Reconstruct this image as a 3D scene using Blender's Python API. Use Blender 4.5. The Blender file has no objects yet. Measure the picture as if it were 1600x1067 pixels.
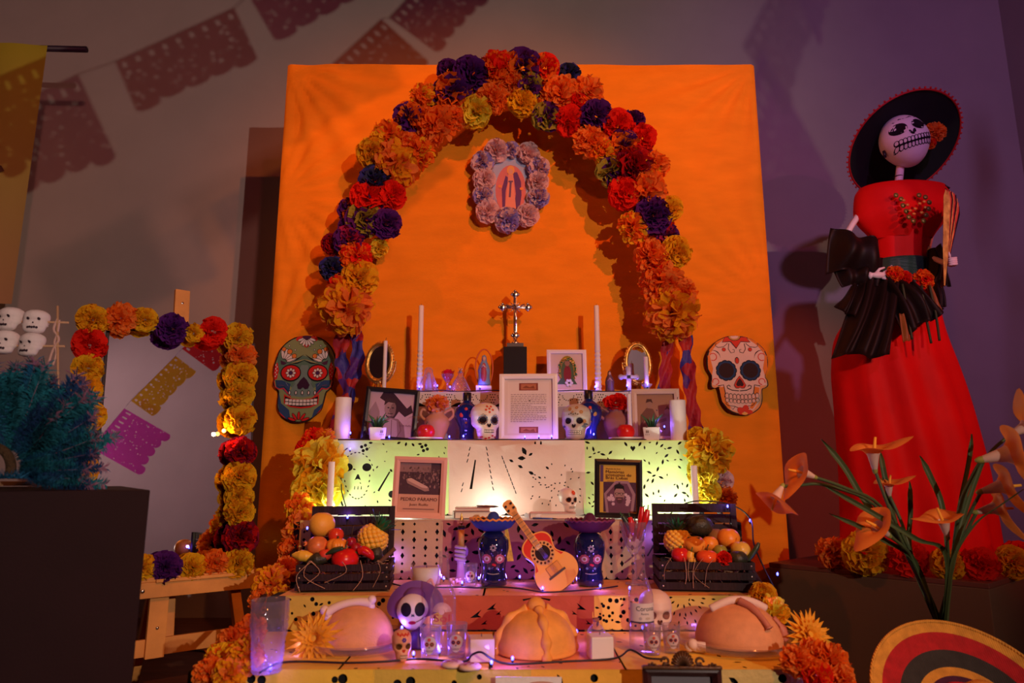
import bpy, bmesh, math, random
from math import sin, cos, pi, radians, sqrt, atan2
from mathutils import Vector, Matrix, Euler, noise
from mathutils.bvhtree import BVHTree
from mathutils.geometry import delaunay_2d_cdt
random.seed(7)
R = random.random
def U(a, b): return a + (b - a) * random.random()
scene = bpy.context.scene
COL = scene.collection

# ------------------------------------------------------------------ camera, world, lights, exposure
CAMZ, PITCH, FPX = 0.85, radians(10.96), 1100.0
cam = bpy.data.cameras.new('camera'); cam.sensor_width = 36; cam.lens = 36 * FPX / 1600
cam.clip_start = 0.05; cam.dof.use_dof = True; cam.dof.focus_distance = 2.85; cam.dof.aperture_fstop = 3.2
camo = bpy.data.objects.new('camera', cam); COL.objects.link(camo)
camo.location = (0, 0, CAMZ); camo.rotation_euler = (pi / 2 + PITCH, 0, 0)
scene.camera = camo
world = bpy.data.worlds.new('world'); scene.world = world; world.use_nodes = True
bg = world.node_tree.nodes['Background']; bg.inputs[0].default_value = (0.6, 0.22, 0.28, 1); bg.inputs[1].default_value = 0.012
scene.view_settings.view_transform = 'Standard'; scene.view_settings.look = 'None'
scene.view_settings.gamma = 1; scene.view_settings.use_curve_mapping = False; scene.view_settings.exposure = 0.0
scene.cycles.use_denoising = True
scene.cycles.max_bounces = 8; scene.cycles.transparent_max_bounces = 16; scene.cycles.transmission_bounces = 8
scene.cycles.sample_clamp_indirect = 4; scene.cycles.caustics_reflective = False; scene.cycles.caustics_refractive = False

def spot(name, loc, target, col, energy, size=60, blend=.6, radius=.05):
    l = bpy.data.lights.new(name, 'SPOT'); l.color = col; l.energy = energy; l.spot_size = radians(size); l.spot_blend = blend; l.shadow_soft_size = radius
    o = bpy.data.objects.new(name, l); COL.objects.link(o); o.location = loc
    o.rotation_euler = (Vector(target) - Vector(loc)).to_track_quat('-Z', 'Y').to_euler(); return o
def point(name, loc, col, energy, radius=.01):
    l = bpy.data.lights.new(name, 'POINT'); l.color = col; l.energy = energy; l.shadow_soft_size = radius
    o = bpy.data.objects.new(name, l); COL.objects.link(o); o.location = loc; return o
S_POS = Vector((2.2, -2.5, 1.9)); O_POS = Vector((2.7, -3.0, 4.0))
spot('spot_light_pale', S_POS, (-2.7, 4.6, 2.5), (1, .76, .64), 450, 84, .8, .02)
spot('spot_light_orange', O_POS, (.15, 3.5, 2.65), (1, .20, .025), 900, 28, .9, .05)
spot('spot_light_amber', (-1.9, 1.3, 4.5), (.0, 3.4, 2.0), (1, .21, .03), 90, 75, .9, .05)
spot('spot_light_table', (1.3, -.6, 3.6), (.0, 2.1, .45), (1, .27, .05), 265, 42, .8, .05)
spot('spot_light_violet', (1.2, -2.6, 3.6), (3.35, 4.6, 3.0), (.74, .34, .95), 350, 50, 1, .1)
spot('spot_light_rose', (1.9, -3.2, 3.2), (-3.5, 4.6, 2.5), (1, .34, .27), 330, 40, 1, .1)
spot('spot_light_red', (3.3, -.3, 2.7), (1.85, 3.3, 1.3), (1, .08, .03), 170, 30, .6, .05)
spot('spot_light_mirror_fill', (.4, -3.4, 4.4), (3.5, -.9, 2.9), (1, .66, .70), 480, 54, 1, .1)  # added unseen fill, brightens the right wall that the mirror reflects

# ------------------------------------------------------------------ placement helpers
CT, ST = cos(PITCH), sin(PITCH)
def ray(px, py):
    yc = (533.5 - py) / FPX
    return (px - 800) / FPX, CT - yc * ST, ST + yc * CT
def at(px, py, Y):
    r = ray(px, py); t = Y / r[1]; return Vector((r[0] * t, Y, CAMZ + r[2] * t))
def onz(px, py, z):
    r = ray(px, py); t = (z - CAMZ) / r[2]; return Vector((r[0] * t, r[1] * t, z))
def mpp(Y, z): return (Y * CT + (z - CAMZ) * ST) / FPX
def xat(px, Y, z): return (px - 800) * mpp(Y, z)
def zat(py, Y): return at(800, py, Y).z

# ------------------------------------------------------------------ materials
MC = {}
def mat(name, col, rough=.6, metal=0, bump=0, bscale=60, var=0, vscale=8, transl=0, emit=0, trans=0, ior=1.45, coat=0, sheen=0, stretch=None, spec=.5):
    if name in MC: return MC[name]
    m = bpy.data.materials.new(name); m.use_nodes = True; MC[name] = m
    nt = m.node_tree; N = nt.nodes; L = nt.links; p = N['Principled BSDF']
    c = (*col, 1) if len(col) == 3 else col
    p.inputs['Base Color'].default_value = c; p.inputs['Roughness'].default_value = rough; p.inputs['Metallic'].default_value = metal
    p.inputs['Transmission Weight'].default_value = trans; p.inputs['IOR'].default_value = ior; p.inputs['Coat Weight'].default_value = coat
    p.inputs['Sheen Weight'].default_value = sheen; p.inputs['Specular IOR Level'].default_value = spec
    if emit: p.inputs['Emission Color'].default_value = c; p.inputs['Emission Strength'].default_value = emit
    tc = None
    if bump or var:
        tc = N.new('ShaderNodeTexCoord'); src = tc.outputs['Object']
        if stretch:
            mp = N.new('ShaderNodeMapping'); mp.inputs['Scale'].default_value = stretch; L.new(src, mp.inputs[0]); src = mp.outputs[0]
    csock = None
    if var:
        nz = N.new('ShaderNodeTexNoise'); nz.inputs['Scale'].default_value = vscale; nz.inputs['Detail'].default_value = 5; L.new(src, nz.inputs['Vector'])
        rp = N.new('ShaderNodeValToRGB'); rp.color_ramp.elements[0].position = .3; rp.color_ramp.elements[1].position = .7
        rp.color_ramp.elements[0].color = tuple(max(0, x * (1 - var)) for x in c[:3]) + (1,); rp.color_ramp.elements[1].color = tuple(min(1, x * (1 + var)) for x in c[:3]) + (1,)
        L.new(nz.outputs['Fac'], rp.inputs[0]); L.new(rp.outputs[0], p.inputs['Base Color']); csock = rp.outputs[0]
    if bump:
        nb = N.new('ShaderNodeTexNoise'); nb.inputs['Scale'].default_value = bscale; nb.inputs['Detail'].default_value = 6; L.new(src, nb.inputs['Vector'])
        bp = N.new('ShaderNodeBump'); bp.inputs['Strength'].default_value = bump; bp.inputs['Distance'].default_value = .01; L.new(nb.outputs['Fac'], bp.inputs['Height']); L.new(bp.outputs[0], p.inputs['Normal'])
    if transl:
        tr = N.new('ShaderNodeBsdfTranslucent'); tr.inputs[0].default_value = c
        if csock: L.new(csock, tr.inputs[0])
        mx = N.new('ShaderNodeMixShader'); mx.inputs[0].default_value = transl
        L.new(p.outputs[0], mx.inputs[1]); L.new(tr.outputs[0], mx.inputs[2]); L.new(mx.outputs[0], N['Material Output'].inputs[0])
    return m
def mat_print():
    m = bpy.data.materials.new('print'); m.use_nodes = True; nt = m.node_tree; p = nt.nodes['Principled BSDF']
    a = nt.nodes.new('ShaderNodeVertexColor'); a.layer_name = 'Col'; nt.links.new(a.outputs[0], p.inputs['Base Color']); p.inputs['Roughness'].default_value = .6; p.inputs['Specular IOR Level'].default_value = .15; return m
PRINT = mat_print()
def rimfac(nt, base, edge, p=4):
    N, L = nt.nodes, nt.links; lw = N.new('ShaderNodeLayerWeight'); lw.inputs[0].default_value = .5; pw = N.new('ShaderNodeMath'); pw.operation = 'POWER'; pw.inputs[1].default_value = p; L.new(lw.outputs['Facing'], pw.inputs[0])
    m = N.new('ShaderNodeMath'); m.operation = 'MULTIPLY_ADD'; m.inputs[1].default_value = edge; m.inputs[2].default_value = base; L.new(pw.outputs[0], m.inputs[0]); return m.outputs[0]
def mat_pane(name='pane', fac=.035, tint=(1, 1, 1)):
    m = bpy.data.materials.new(name); m.use_nodes = True; nt = m.node_tree; N = nt.nodes; N.remove(N['Principled BSDF'])
    t = N.new('ShaderNodeBsdfTransparent'); t.inputs[0].default_value = (*tint, 1); g = N.new('ShaderNodeBsdfGlossy'); g.inputs['Roughness'].default_value = .03
    x = N.new('ShaderNodeMixShader'); fr = rimfac(nt, fac, .55)
    nt.links.new(fr, x.inputs[0]); nt.links.new(t.outputs[0], x.inputs[1]); nt.links.new(g.outputs[0], x.inputs[2]); nt.links.new(x.outputs[0], N['Material Output'].inputs[0]); return m
PANE = mat_pane()
def glassy(name, tint=(.97, .94, .97), w=.55, haze=.075):
    """thin blown glass: see-through with a bright rim and a faint haze"""
    m = bpy.data.materials.new(name); m.use_nodes = True; nt = m.node_tree; N = nt.nodes; N.remove(N['Principled BSDF']); L = nt.links
    t = N.new('ShaderNodeBsdfTransparent'); t.inputs[0].default_value = (*tint, 1); g = N.new('ShaderNodeBsdfGlossy'); g.inputs['Roughness'].default_value = .08
    d = N.new('ShaderNodeBsdfDiffuse'); d.inputs[0].default_value = (.8, .75, .8, 1); tr = N.new('ShaderNodeBsdfTranslucent'); tr.inputs[0].default_value = (.8, .75, .8, 1)
    a = N.new('ShaderNodeMixShader'); a.inputs[0].default_value = .5; L.new(d.outputs[0], a.inputs[1]); L.new(tr.outputs[0], a.inputs[2])
    x0 = N.new('ShaderNodeMixShader'); L.new(rimfac(nt, haze, haze * 7, 2.5), x0.inputs[0]); L.new(t.outputs[0], x0.inputs[1]); L.new(a.outputs[0], x0.inputs[2])
    x = N.new('ShaderNodeMixShader'); L.new(rimfac(nt, .04, w, 2.6), x.inputs[0]); L.new(x0.outputs[0], x.inputs[1]); L.new(g.outputs[0], x.inputs[2]); L.new(x.outputs[0], N['Material Output'].inputs[0]); return m
GLASS = glassy('clear_glass')
def paper(name, col, tl=.42): return mat('paper_' + name, col, .8, spec=.15, var=.12, vscale=14, bump=.25, bscale=60, transl=tl)
PAP = {k: paper(k, c) for k, c in dict(orange=(1, .20, .015), salmon=(1, .30, .05), yellow=(1, .62, .02), gold=(1, .48, .012), lemon=(1, .86, .08), red=(.92, .025, .012), crimson=(.55, .01, .015),
    purple=(.13, .02, .25), indigo=(.06, .06, .36), navy=(.04, .05, .13), magenta=(.55, .03, .16), lilac=(.42, .36, .85), blush=(.95, .66, .70), olive=(.45, .38, .05), wine=(.25, .01, .05)).items()}

# ------------------------------------------------------------------ geometry helpers
def xf(vs, M): return [M @ Vector(v) for v in vs]
def boxg(sx, sy, sz, b=0, c=(0, 0, 0), seg=2):
    bm = bmesh.new(); bmesh.ops.create_cube(bm, size=1)
    for v in bm.verts: v.co = Vector((v.co.x * sx, v.co.y * sy, v.co.z * sz))
    if b: bmesh.ops.bevel(bm, geom=bm.edges[:], offset=b, segments=seg, affect='EDGES', profile=.6)
    bm.verts.index_update(); vs = [v.co + Vector(c) for v in bm.verts]; fs = [[v.index for v in f.verts] for f in bm.faces]; bm.free(); return vs, fs
def lathe(prof, seg=24, fr=None):
    """prof [(r,z)]; fr(theta,z)->radius factor"""
    vs, rows = [], []
    for r, z in prof:
        if r < 1e-6: vs.append(Vector((0, 0, z))); rows.append([len(vs) - 1] * seg); continue
        row = []
        for k in range(seg):
            a = 2 * pi * k / seg; q = r * (fr(a, z) if fr else 1); vs.append(Vector((q * cos(a), q * sin(a), z))); row.append(len(vs) - 1)
        rows.append(row)
    fs = []
    for i in range(len(rows) - 1):
        a, b = rows[i], rows[i + 1]
        for k in range(seg):
            q = [a[k], a[(k + 1) % seg], b[(k + 1) % seg], b[k]]
            q = list(dict.fromkeys(q))
            if len(q) > 2: fs.append(q)
    return vs, fs
def tube(path, r, seg=8, cap=True, flat=1.0):
    path = [Vector(p) for p in path]; n = len(path); rs = r if isinstance(r, (list, tuple)) else [r] * n
    vs, fs = [], []; up = None
    for i, p in enumerate(path):
        t = (path[min(i + 1, n - 1)] - path[max(i - 1, 0)]).normalized()
        if up is None: up = t.orthogonal().normalized()
        up = (up - t * up.dot(t)).normalized(); s = t.cross(up)
        for k in range(seg):
            a = 2 * pi * k / seg; vs.append(p + (up * cos(a) + s * sin(a) * flat) * rs[i])
    for i in range(n - 1):
        for k in range(seg): fs.append([i * seg + k, i * seg + (k + 1) % seg, (i + 1) * seg + (k + 1) % seg, (i + 1) * seg + k])
    if cap: fs.append(list(range(seg))[::-1]); fs.append([(n - 1) * seg + k for k in range(seg)])
    return vs, fs
def ellg(c, rx, ry, rz, seg=16, rings=10):
    prof = [(sin(pi * i / rings), -cos(pi * i / rings)) for i in range(rings + 1)]; prof[0] = (0, -1); prof[-1] = (0, 1)
    v, f = lathe(prof, seg); return [Vector((p.x * rx + c[0], p.y * ry + c[1], p.z * rz + c[2])) for p in v], f
def gridg(fn, nu, nv, closeu=False):
    vs = [Vector(fn(i / (nu if closeu else nu - 1), j / (nv - 1))) for j in range(nv) for i in range(nu)]; fs = []
    for j in range(nv - 1):
        for i in range(nu if closeu else nu - 1): fs.append([j * nu + i, j * nu + (i + 1) % nu, (j + 1) * nu + (i + 1) % nu, (j + 1) * nu + i])
    return vs, fs
def prism(pts, d, y0=0):
    """2D outline (x,z), front at y0, back at y0+d"""
    n = len(pts); ar = sum(pts[i][0] * pts[(i + 1) % n][1] - pts[(i + 1) % n][0] * pts[i][1] for i in range(n))
    if ar < 0: pts = pts[::-1]
    vs = [Vector((x, y0, z)) for x, z in pts] + [Vector((x, y0 + d, z)) for x, z in pts]
    fs = [list(range(n)), list(range(2 * n - 1, n - 1, -1))] + [[(i + 1) % n, i, n + i, n + (i + 1) % n] for i in range(n)]; return vs, fs
def smooth_path(pts, n=6):
    P = [Vector(p) for p in pts]; out = []
    for i in range(len(P) - 1):
        a, b, c, d = P[max(i - 1, 0)], P[i], P[i + 1], P[min(i + 2, len(P) - 1)]
        for k in range(n):
            t = k / n; out.append(.5 * ((2 * b) + (c - a) * t + (2 * a - 5 * b + 4 * c - d) * t * t + (3 * b - a - 3 * c + d) * t ** 3))
    out.append(P[-1]); return out
class MB:
    def __init__(s): s.v = []; s.f = []; s.mi = []; s.sm = []
    def add(s, g, mi=0, sm=True, M=None):
        vs, fs = g; o = len(s.v); s.v += (xf(vs, M) if M is not None else [Vector(v) for v in vs])
        for f in fs: s.f.append([i + o for i in f]); s.mi.append(mi); s.sm.append(sm)
        return s
    def mesh(s, name, mats=()):
        me = bpy.data.meshes.new(name); me.from_pydata([tuple(v) for v in s.v], [], s.f)
        for m in mats: me.materials.append(m)
        if s.f: me.polygons.foreach_set('material_index', s.mi); me.polygons.foreach_set('use_smooth', s.sm)
        me.update(); return me
    def build(s, name, mats, parent=None, loc=(0, 0, 0), rot=(0, 0, 0)):
        if not isinstance(mats, (list, tuple)): mats = [mats]
        return link(name, s.mesh(name, mats), parent, loc, rot)
    def bvh(s): return BVHTree.FromPolygons(s.v, s.f)
def link(name, me, parent=None, loc=(0, 0, 0), rot=(0, 0, 0), scale=(1, 1, 1), mats=None):
    o = bpy.data.objects.new(name, me); COL.objects.link(o); o.location = loc; o.rotation_euler = rot; o.scale = scale
    if parent: o.parent = parent
    if mats:
        for i, m in enumerate(mats):
            if i < len(o.material_slots): o.material_slots[i].link = 'OBJECT'; o.material_slots[i].material = m
    return o
def one(g, name, m, parent=None, loc=(0, 0, 0), rot=(0, 0, 0), sm=True): return MB().add(g, 0, sm).build(name, m, parent, loc, rot)
def tag(o, label, cat, group=None):
    o['label'] = label; o['category'] = cat
    if group: o['group'] = group
    return o
def thing(name, label, cat, loc=(0, 0, 0), rot=(0, 0, 0), group=None):
    o = bpy.data.objects.new(name, None); o.empty_display_size = .02; COL.objects.link(o); o.location = loc; o.rotation_euler = rot; return tag(o, label, cat, group)
def struct(o): o['kind'] = 'structure'; return o
def T(x=0, y=0, z=0): return Matrix.Translation((x, y, z))
def RX(a): return Matrix.Rotation(a, 4, 'X')
def RY(a): return Matrix.Rotation(a, 4, 'Y')
def RZ(a): return Matrix.Rotation(a, 4, 'Z')
def SC(x, y=None, z=None): return Matrix.Diagonal((x, x if y is None else y, x if z is None else z, 1))

# ------------------------------------------------------------------ flat print
_T = {}
def text_mesh(s):
    if s in _T: return _T[s]
    cu = bpy.data.curves.new('t', 'FONT'); cu.body = s; cu.size = 1; cu.resolution_u = 3; ob = bpy.data.objects.new('t', cu); COL.objects.link(ob)
    dg = bpy.context.evaluated_depsgraph_get(); me = bpy.data.meshes.new_from_object(ob.evaluated_get(dg))
    r = ([(v.co.x, v.co.y) for v in me.vertices], [list(p.vertices) for p in me.polygons]); bpy.data.objects.remove(ob); bpy.data.curves.remove(cu); bpy.data.meshes.remove(me); _T[s] = r; return r
class Art:
    def __init__(s): s.L = []
    def poly(s, c, pts): s.L.append((c, [tuple(p) for p in pts], [list(range(len(pts)))])); return s
    def rect(s, c, x0, y0, x1, y1, n=1):
        v = [(x0 + (x1 - x0) * i / n, y) for y in (y0, y1) for i in range(n + 1)]; s.L.append((c, v, [[i, i + 1, n + 2 + i, n + 1 + i] for i in range(n)])); return s
    def ell(s, c, x, y, rx, ry=None, rot=0, n=20, rings=3):
        ry = rx if ry is None else ry; v = [(x, y)]; f = []
        for k in range(1, rings + 1):
            for i in range(n):
                a = 2 * pi * i / n; p, q = rx * cos(a) * k / rings, ry * sin(a) * k / rings; v.append((x + p * cos(rot) - q * sin(rot), y + p * sin(rot) + q * cos(rot)))
        for i in range(n): f.append([0, 1 + i, 1 + (i + 1) % n])
        for k in range(rings - 1):
            for i in range(n): f.append([1 + k * n + i, 1 + (k + 1) * n + i, 1 + (k + 1) * n + (i + 1) % n, 1 + k * n + (i + 1) % n])
        s.L.append((c, v, f)); return s
    def line(s, c, pts, w, taper=False):
        n = len(pts); v = []; f = []
        for i in range(n):
            a, b = pts[max(0, i - 1)], pts[min(n - 1, i + 1)]; dx, dy = b[0] - a[0], b[1] - a[1]; l = max(1e-9, sqrt(dx * dx + dy * dy))
            ww = w * .5 * (max(.15, 1 - abs(2 * i / (n - 1) - 1)) if taper else 1); v += [(pts[i][0] - dy / l * ww, pts[i][1] + dx / l * ww), (pts[i][0] + dy / l * ww, pts[i][1] - dx / l * ww)]
        for i in range(n - 1): f.append([2 * i, 2 * i + 1, 2 * i + 3, 2 * i + 2])
        s.L.append((c, v, f)); return s
    def arc(s, c, x, y, r, a0, a1, w, n=10, taper=False, ry=None):
        return s.line(c, [(x + r * cos(a0 + (a1 - a0) * i / n), y + (ry or r) * sin(a0 + (a1 - a0) * i / n)) for i in range(n + 1)], w, taper)
    def text(s, c, t, x, y, size, align=0, width=None, sy=1):
        v, f = text_mesh(t); x0 = min(p[0] for p in v); x1 = max(p[0] for p in v); k = size if width is None else width / (x1 - x0)
        o = x - (x1 - x0) * k * align - x0 * k; s.L.append((c, [(o + p[0] * k, y + p[1] * (size if width is not None else k) * sy) for p in v], f)); return s
    def petals(s, c, x, y, r0, r1, w, n, a0=0):
        for i in range(n):
            a = a0 + 2 * pi * i / n; m = (r0 + r1) / 2; s.ell(c, x + m * cos(a), y + m * sin(a), (r1 - r0) / 2, w, a, 10, 1)
        return s
    def build(s, name, parent=None, bvh=None, eps=.00025, y0=0, sx=1, sz=1, ox=0, oz=0, loc=(0, 0, 0), rot=(0, 0, 0), m=None, far=-1.0, clip=None):
        def ins(p):
            r = False; j = len(clip) - 1
            for i in range(len(clip)):
                a, b = clip[i], clip[j]
                if (a[1] > p[1]) != (b[1] > p[1]) and p[0] < (b[0] - a[0]) * (p[1] - a[1]) / (b[1] - a[1]) + a[0]: r = not r
                j = i
            return r
        V, F, C = [], [], []; eps = min(eps, .003 / max(1, len(s.L)))
        for k, (c, v, f) in enumerate(s.L):
            o = len(V); ok = True; pts = []
            for (x, z) in v:
                x = x * sx + ox; z = z * sz + oz
                if clip:
                    q = 1.0
                    while q > .5 and not ins((x * q, z * q)): q -= .01
                    x *= q; z *= q
                if bvh:
                    h = bvh.ray_cast(Vector((x, far, z)), Vector((0, 1, 0)))
                    if h[0] is None: ok = False; break
                    pts.append(h[0] + h[1] * 0 + Vector((0, -(.0006 + eps * (k + 1)), 0)))
                else: pts.append(Vector((x, y0 - eps * (k + 1), z)))
            if not ok: continue
            V += pts
            for q in f: F.append([i + o for i in q]); C.append(c)
        me = bpy.data.meshes.new(name); me.from_pydata([tuple(p) for p in V], [], F); me.materials.append(m or PRINT)
        ca = me.color_attributes.new('Col', 'FLOAT_COLOR', 'CORNER'); buf = []
        for p, c in zip(me.polygons, C): buf += [c[0], c[1], c[2], 1.0] * p.loop_total
        ca.data.foreach_set('color', buf); me.update(); return link(name, me, parent, loc, rot)

# ------------------------------------------------------------------ cut paper sheets (real holes)
def leaf(x, y, l, w, a):
    P = [(-.5, 0), (-.2, .4), (.1, .5), (.5, 0), (.1, -.5), (-.2, -.4)]
    return [(x + p * l * cos(a) - q * w * sin(a), y + p * l * sin(a) + q * w * cos(a)) for p, q in P]
def dia(x, y, w, h=None): h = h or w; return [(x - w / 2, y), (x, y - h / 2), (x + w / 2, y), (x, y + h / 2)]
def circ(x, y, r, n=9, ry=None):
    n = 16 if r > .008 else n; return [(x + r * cos(2 * pi * i / n), y + (ry or r) * sin(2 * pi * i / n)) for i in range(n)]
def heart(x, y, s, a=0):
    P = [(0, -.55), (.5, .1), (.42, .42), (.2, .5), (0, .28), (-.2, .5), (-.42, .42), (-.5, .1)]; return [(x + s * (p * cos(a) - q * sin(a)), y + s * (p * sin(a) + q * cos(a))) for p, q in P]
def quad(x, y, l, w, a): return [(x + p * l * cos(a) - q * w * sin(a), y + p * l * sin(a) + q * w * cos(a)) for p, q in ((-.5, -.5), (.5, -.35), (.5, .35), (-.5, .5))]
class Holes:
    def __init__(s, box): s.h = []; s.c = []; s.b = box
    def add(s, pts, force=False):
        cx = sum(p[0] for p in pts) / len(pts); cy = sum(p[1] for p in pts) / len(pts); r = max(sqrt((p[0] - cx) ** 2 + (p[1] - cy) ** 2) for p in pts)
        x0, y0, x1, y1 = s.b
        if any(p[0] < x0 + .003 or p[0] > x1 - .003 or p[1] < y0 + .003 or p[1] > y1 - .003 for p in pts): return
        if any((cx - a) ** 2 + (cy - b) ** 2 < (.82 * (r + q)) ** 2 for a, b, q in s.c): return
        s.h.append(pts); s.c.append((cx, cy, r))
def scallop(x0, y0, x1, y1, n=8, d=.015, m=5):
    bot = []
    for i in range(n):
        for k in range(m): a = pi * k / m; bot.append((x0 + (x1 - x0) * (i + .5 - .5 * cos(a)) / n, y0 - d * sin(a)))
    return bot + [(x1, y0), (x1, y1), (x0, y1)]
def picado(name, label, outline, holes, mapf, m, step=.04, parent=None, group=None, cat='paper'):
    vs = []; es = []
    for lp in [outline] + holes:
        o = len(vs); vs += [Vector(p) for p in lp]; es += [(o + i, o + (i + 1) % len(lp)) for i in range(len(lp))]
    xs = [p[0] for p in outline]; ys = [p[1] for p in outline]
    nx = int((max(xs) - min(xs)) / step); ny = int((max(ys) - min(ys)) / step)
    for i in range(1, nx):
        for j in range(1, max(2, ny)):
            vs.append(Vector((min(xs) + (max(xs) - min(xs)) * i / nx, min(ys) + (max(ys) - min(ys)) * j / max(2, ny))))
    V, E, F = delaunay_2d_cdt(vs, es, [], 0, 1e-5)[:3]
    def inside(p, lp):
        r = False; j = len(lp) - 1
        for i in range(len(lp)):
            a, b = lp[i], lp[j]
            if (a[1] > p[1]) != (b[1] > p[1]) and p[0] < (b[0] - a[0]) * (p[1] - a[1]) / (b[1] - a[1]) + a[0]: r = not r
            j = i
        return r
    bb = [(min(q[0] for q in lp), max(q[0] for q in lp), min(q[1] for q in lp), max(q[1] for q in lp), lp) for lp in holes]; keep = []
    for f in F:
        c = (sum(V[i].x for i in f) / len(f), sum(V[i].y for i in f) / len(f))
        if inside(c, outline) and not any(a < c[0] < b and d < c[1] < e and inside(c, lp) for a, b, d, e, lp in bb): keep.append(f)
    F = keep
    me = bpy.data.meshes.new(name); me.from_pydata([tuple(mapf(v.x, v.y)) for v in V], [], [list(f) for f in F]); me.materials.append(m); me.update()
    for p in me.polygons: p.use_smooth = True
    o = link(name, me, parent)
    if label: tag(o, label, cat, group)
    return o

# ------------------------------------------------------------------ tissue flowers, axis -Y, unit radius
def fib(i, n, zmin): 
    z = 1 - (1 - zmin) * (i + .5) / n; a = i * 2.39996; s = sqrt(max(0, 1 - z * z)); return Vector((s * cos(a), -z, s * sin(a)))
def carnation(seed, n=58, dens=.5):
    rnd = random.Random(seed); mb = MB()
    for i in range(n):
        d = fib(i, n, -.45); d = (d + Vector((rnd.uniform(-.2, .2), rnd.uniform(-.2, .2), rnd.uniform(-.2, .2)))).normalized()
        u = d.cross(Vector((rnd.uniform(-1, 1), rnd.uniform(-1, 1), rnd.uniform(-1, 1)))).normalized(); n_ = d.cross(u); ph = rnd.uniform(0, 6); rr = rnd.uniform(.82, 1.08); fr = rnd.uniform(5, 8)
        def fn(a, s, d=d, u=u, n_=n_, ph=ph, rr=rr, fr=fr):
            th = (a - .5) * 1.15; q = (.3 + .7 * s) * rr * (1 - .12 * abs(a - .5)) ; return (d * cos(th) + u * sin(th)) * q + n_ * (sin(fr * a * 2 + ph) * .13 * s + .1 * (rnd.random() - .5) * s)
        mb.add(gridg(fn, 6, 3), 1 if rnd.random() < dens else 0, True)
    return mb
def peony(seed, n=44, w=.36, dens=.5):
    rnd = random.Random(seed); mb = MB()
    for i in range(n):
        d = fib(i, n, -.4); u = d.cross(Vector((rnd.uniform(-1, 1), rnd.uniform(-1, 1), rnd.uniform(-1, 1)))).normalized(); p = d.cross(u); ph = rnd.uniform(0, 6); rr = rnd.uniform(.85, 1.08); cu = rnd.uniform(.15, .4); ww = w * rnd.uniform(.8, 1.2)
        def fn(a, s, d=d, u=u, p=p, ph=ph, rr=rr, cu=cu, ww=ww):
            t = 2 * a - 1; k = sin(min(1, .15 + .85 * s) * pi * .62) ; q = .25 + .75 * s - .10 * s * t * t * (1 if s > .9 else .3)
            return (d * q * rr) + u * (t * ww * k) + p * (cu * s * s - .16 * t * t * s + .03 * sin(4 * t + ph))
        mb.add(gridg(fn, 5, 4), 1 if rnd.random() < dens else 0, True)
    return mb
CARN = [carnation(i, 56).mesh('carnation', [PAP['red'], PAP['red']]) for i in range(4)]
PEON = [peony(i + 20, 130, .20).mesh('peony', [PAP['orange'], PAP['orange']]) for i in range(3)]
FLUF = [carnation(i + 40, 90).mesh('pompom', [PAP['yellow'], PAP['yellow']]) for i in range(2)]
KIND = {'O': ('P', 'orange', 'salmon'), 'o': ('C', 'orange', 'red'), 'Y': ('F', 'yellow', 'gold'), 'L': ('F', 'lemon', 'yellow'), 'R': ('C', 'red', 'red'), 'r': ('P', 'red', 'orange'), 'P': ('F', 'purple', 'purple'), 'B': ('F', 'indigo', 'purple'), 'N': ('C', 'indigo', 'navy'),
    'D': ('C', 'purple', 'olive'), 'M': ('C', 'purple', 'orange'), 'V': ('C', 'magenta', 'purple'), 'A': ('P', 'yellow', 'orange'), 'W': ('C', 'blush', 'blush'), 'I': ('C', 'lilac', 'blush'), 'C': ('F', 'crimson', 'wine'), 'G': ('F', 'gold', 'yellow'), 'S': ('P', 'salmon', 'gold'), 'X': ('P', 'lemon', 'gold')}
def flower(kind, loc, r, parent=None, face=(0, -1, 0), name='paper_flower', sq=1.0):
    k, a, b = KIND[kind]; me = random.choice({'C': CARN, 'P': PEON, 'F': FLUF}[k])
    f = Vector(face).normalized(); q = Vector((0, -1, 0)).rotation_difference(f)
    e = (q.to_matrix().to_4x4() @ RY(U(0, 6.28)) @ RX(U(-.25, .25))).to_euler()
    return link(name, me, parent, loc, e, (r, r * sq, r), [PAP[a], PAP[b]])
# ------------------------------------------------------------------ room
WALLP = mat('wall_paint', (.45, .36, .34), .8, bump=.05, bscale=200, var=.04, vscale=3)
WYB, WXR, CEIL = 4.6, 3.57, 4.7
struct(one(boxg(9.2, .1, CEIL, 0, (-.6, WYB + .05, CEIL / 2)), 'wall_back', WALLP, sm=False))
struct(one(boxg(.1, 9.6, CEIL, 0, (WXR + .05, -.2, CEIL / 2)), 'wall_right', WALLP, sm=False))
struct(one(boxg(.1, 9.6, CEIL, 0, (-5.05, -.2, CEIL / 2)), 'wall_left', WALLP, sm=False))
struct(one(boxg(8.9, .1, CEIL, 0, (-.7, -5, CEIL / 2)), 'wall_front', WALLP, sm=False))
struct(one(boxg(9.2, 10, .1, 0, (-.6, -.2, -.05)), 'floor', mat('floor_wood', (.16, .06, .03), .45, bump=.1, bscale=20, var=.3, vscale=4, stretch=(1, 6, 1)), sm=False))
struct(one(boxg(9.2, 10, .1, 0, (-.6, -.2, CEIL + .05)), 'ceiling', mat('ceiling_paint', (.15, .13, .14), .9), sm=False))

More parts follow.
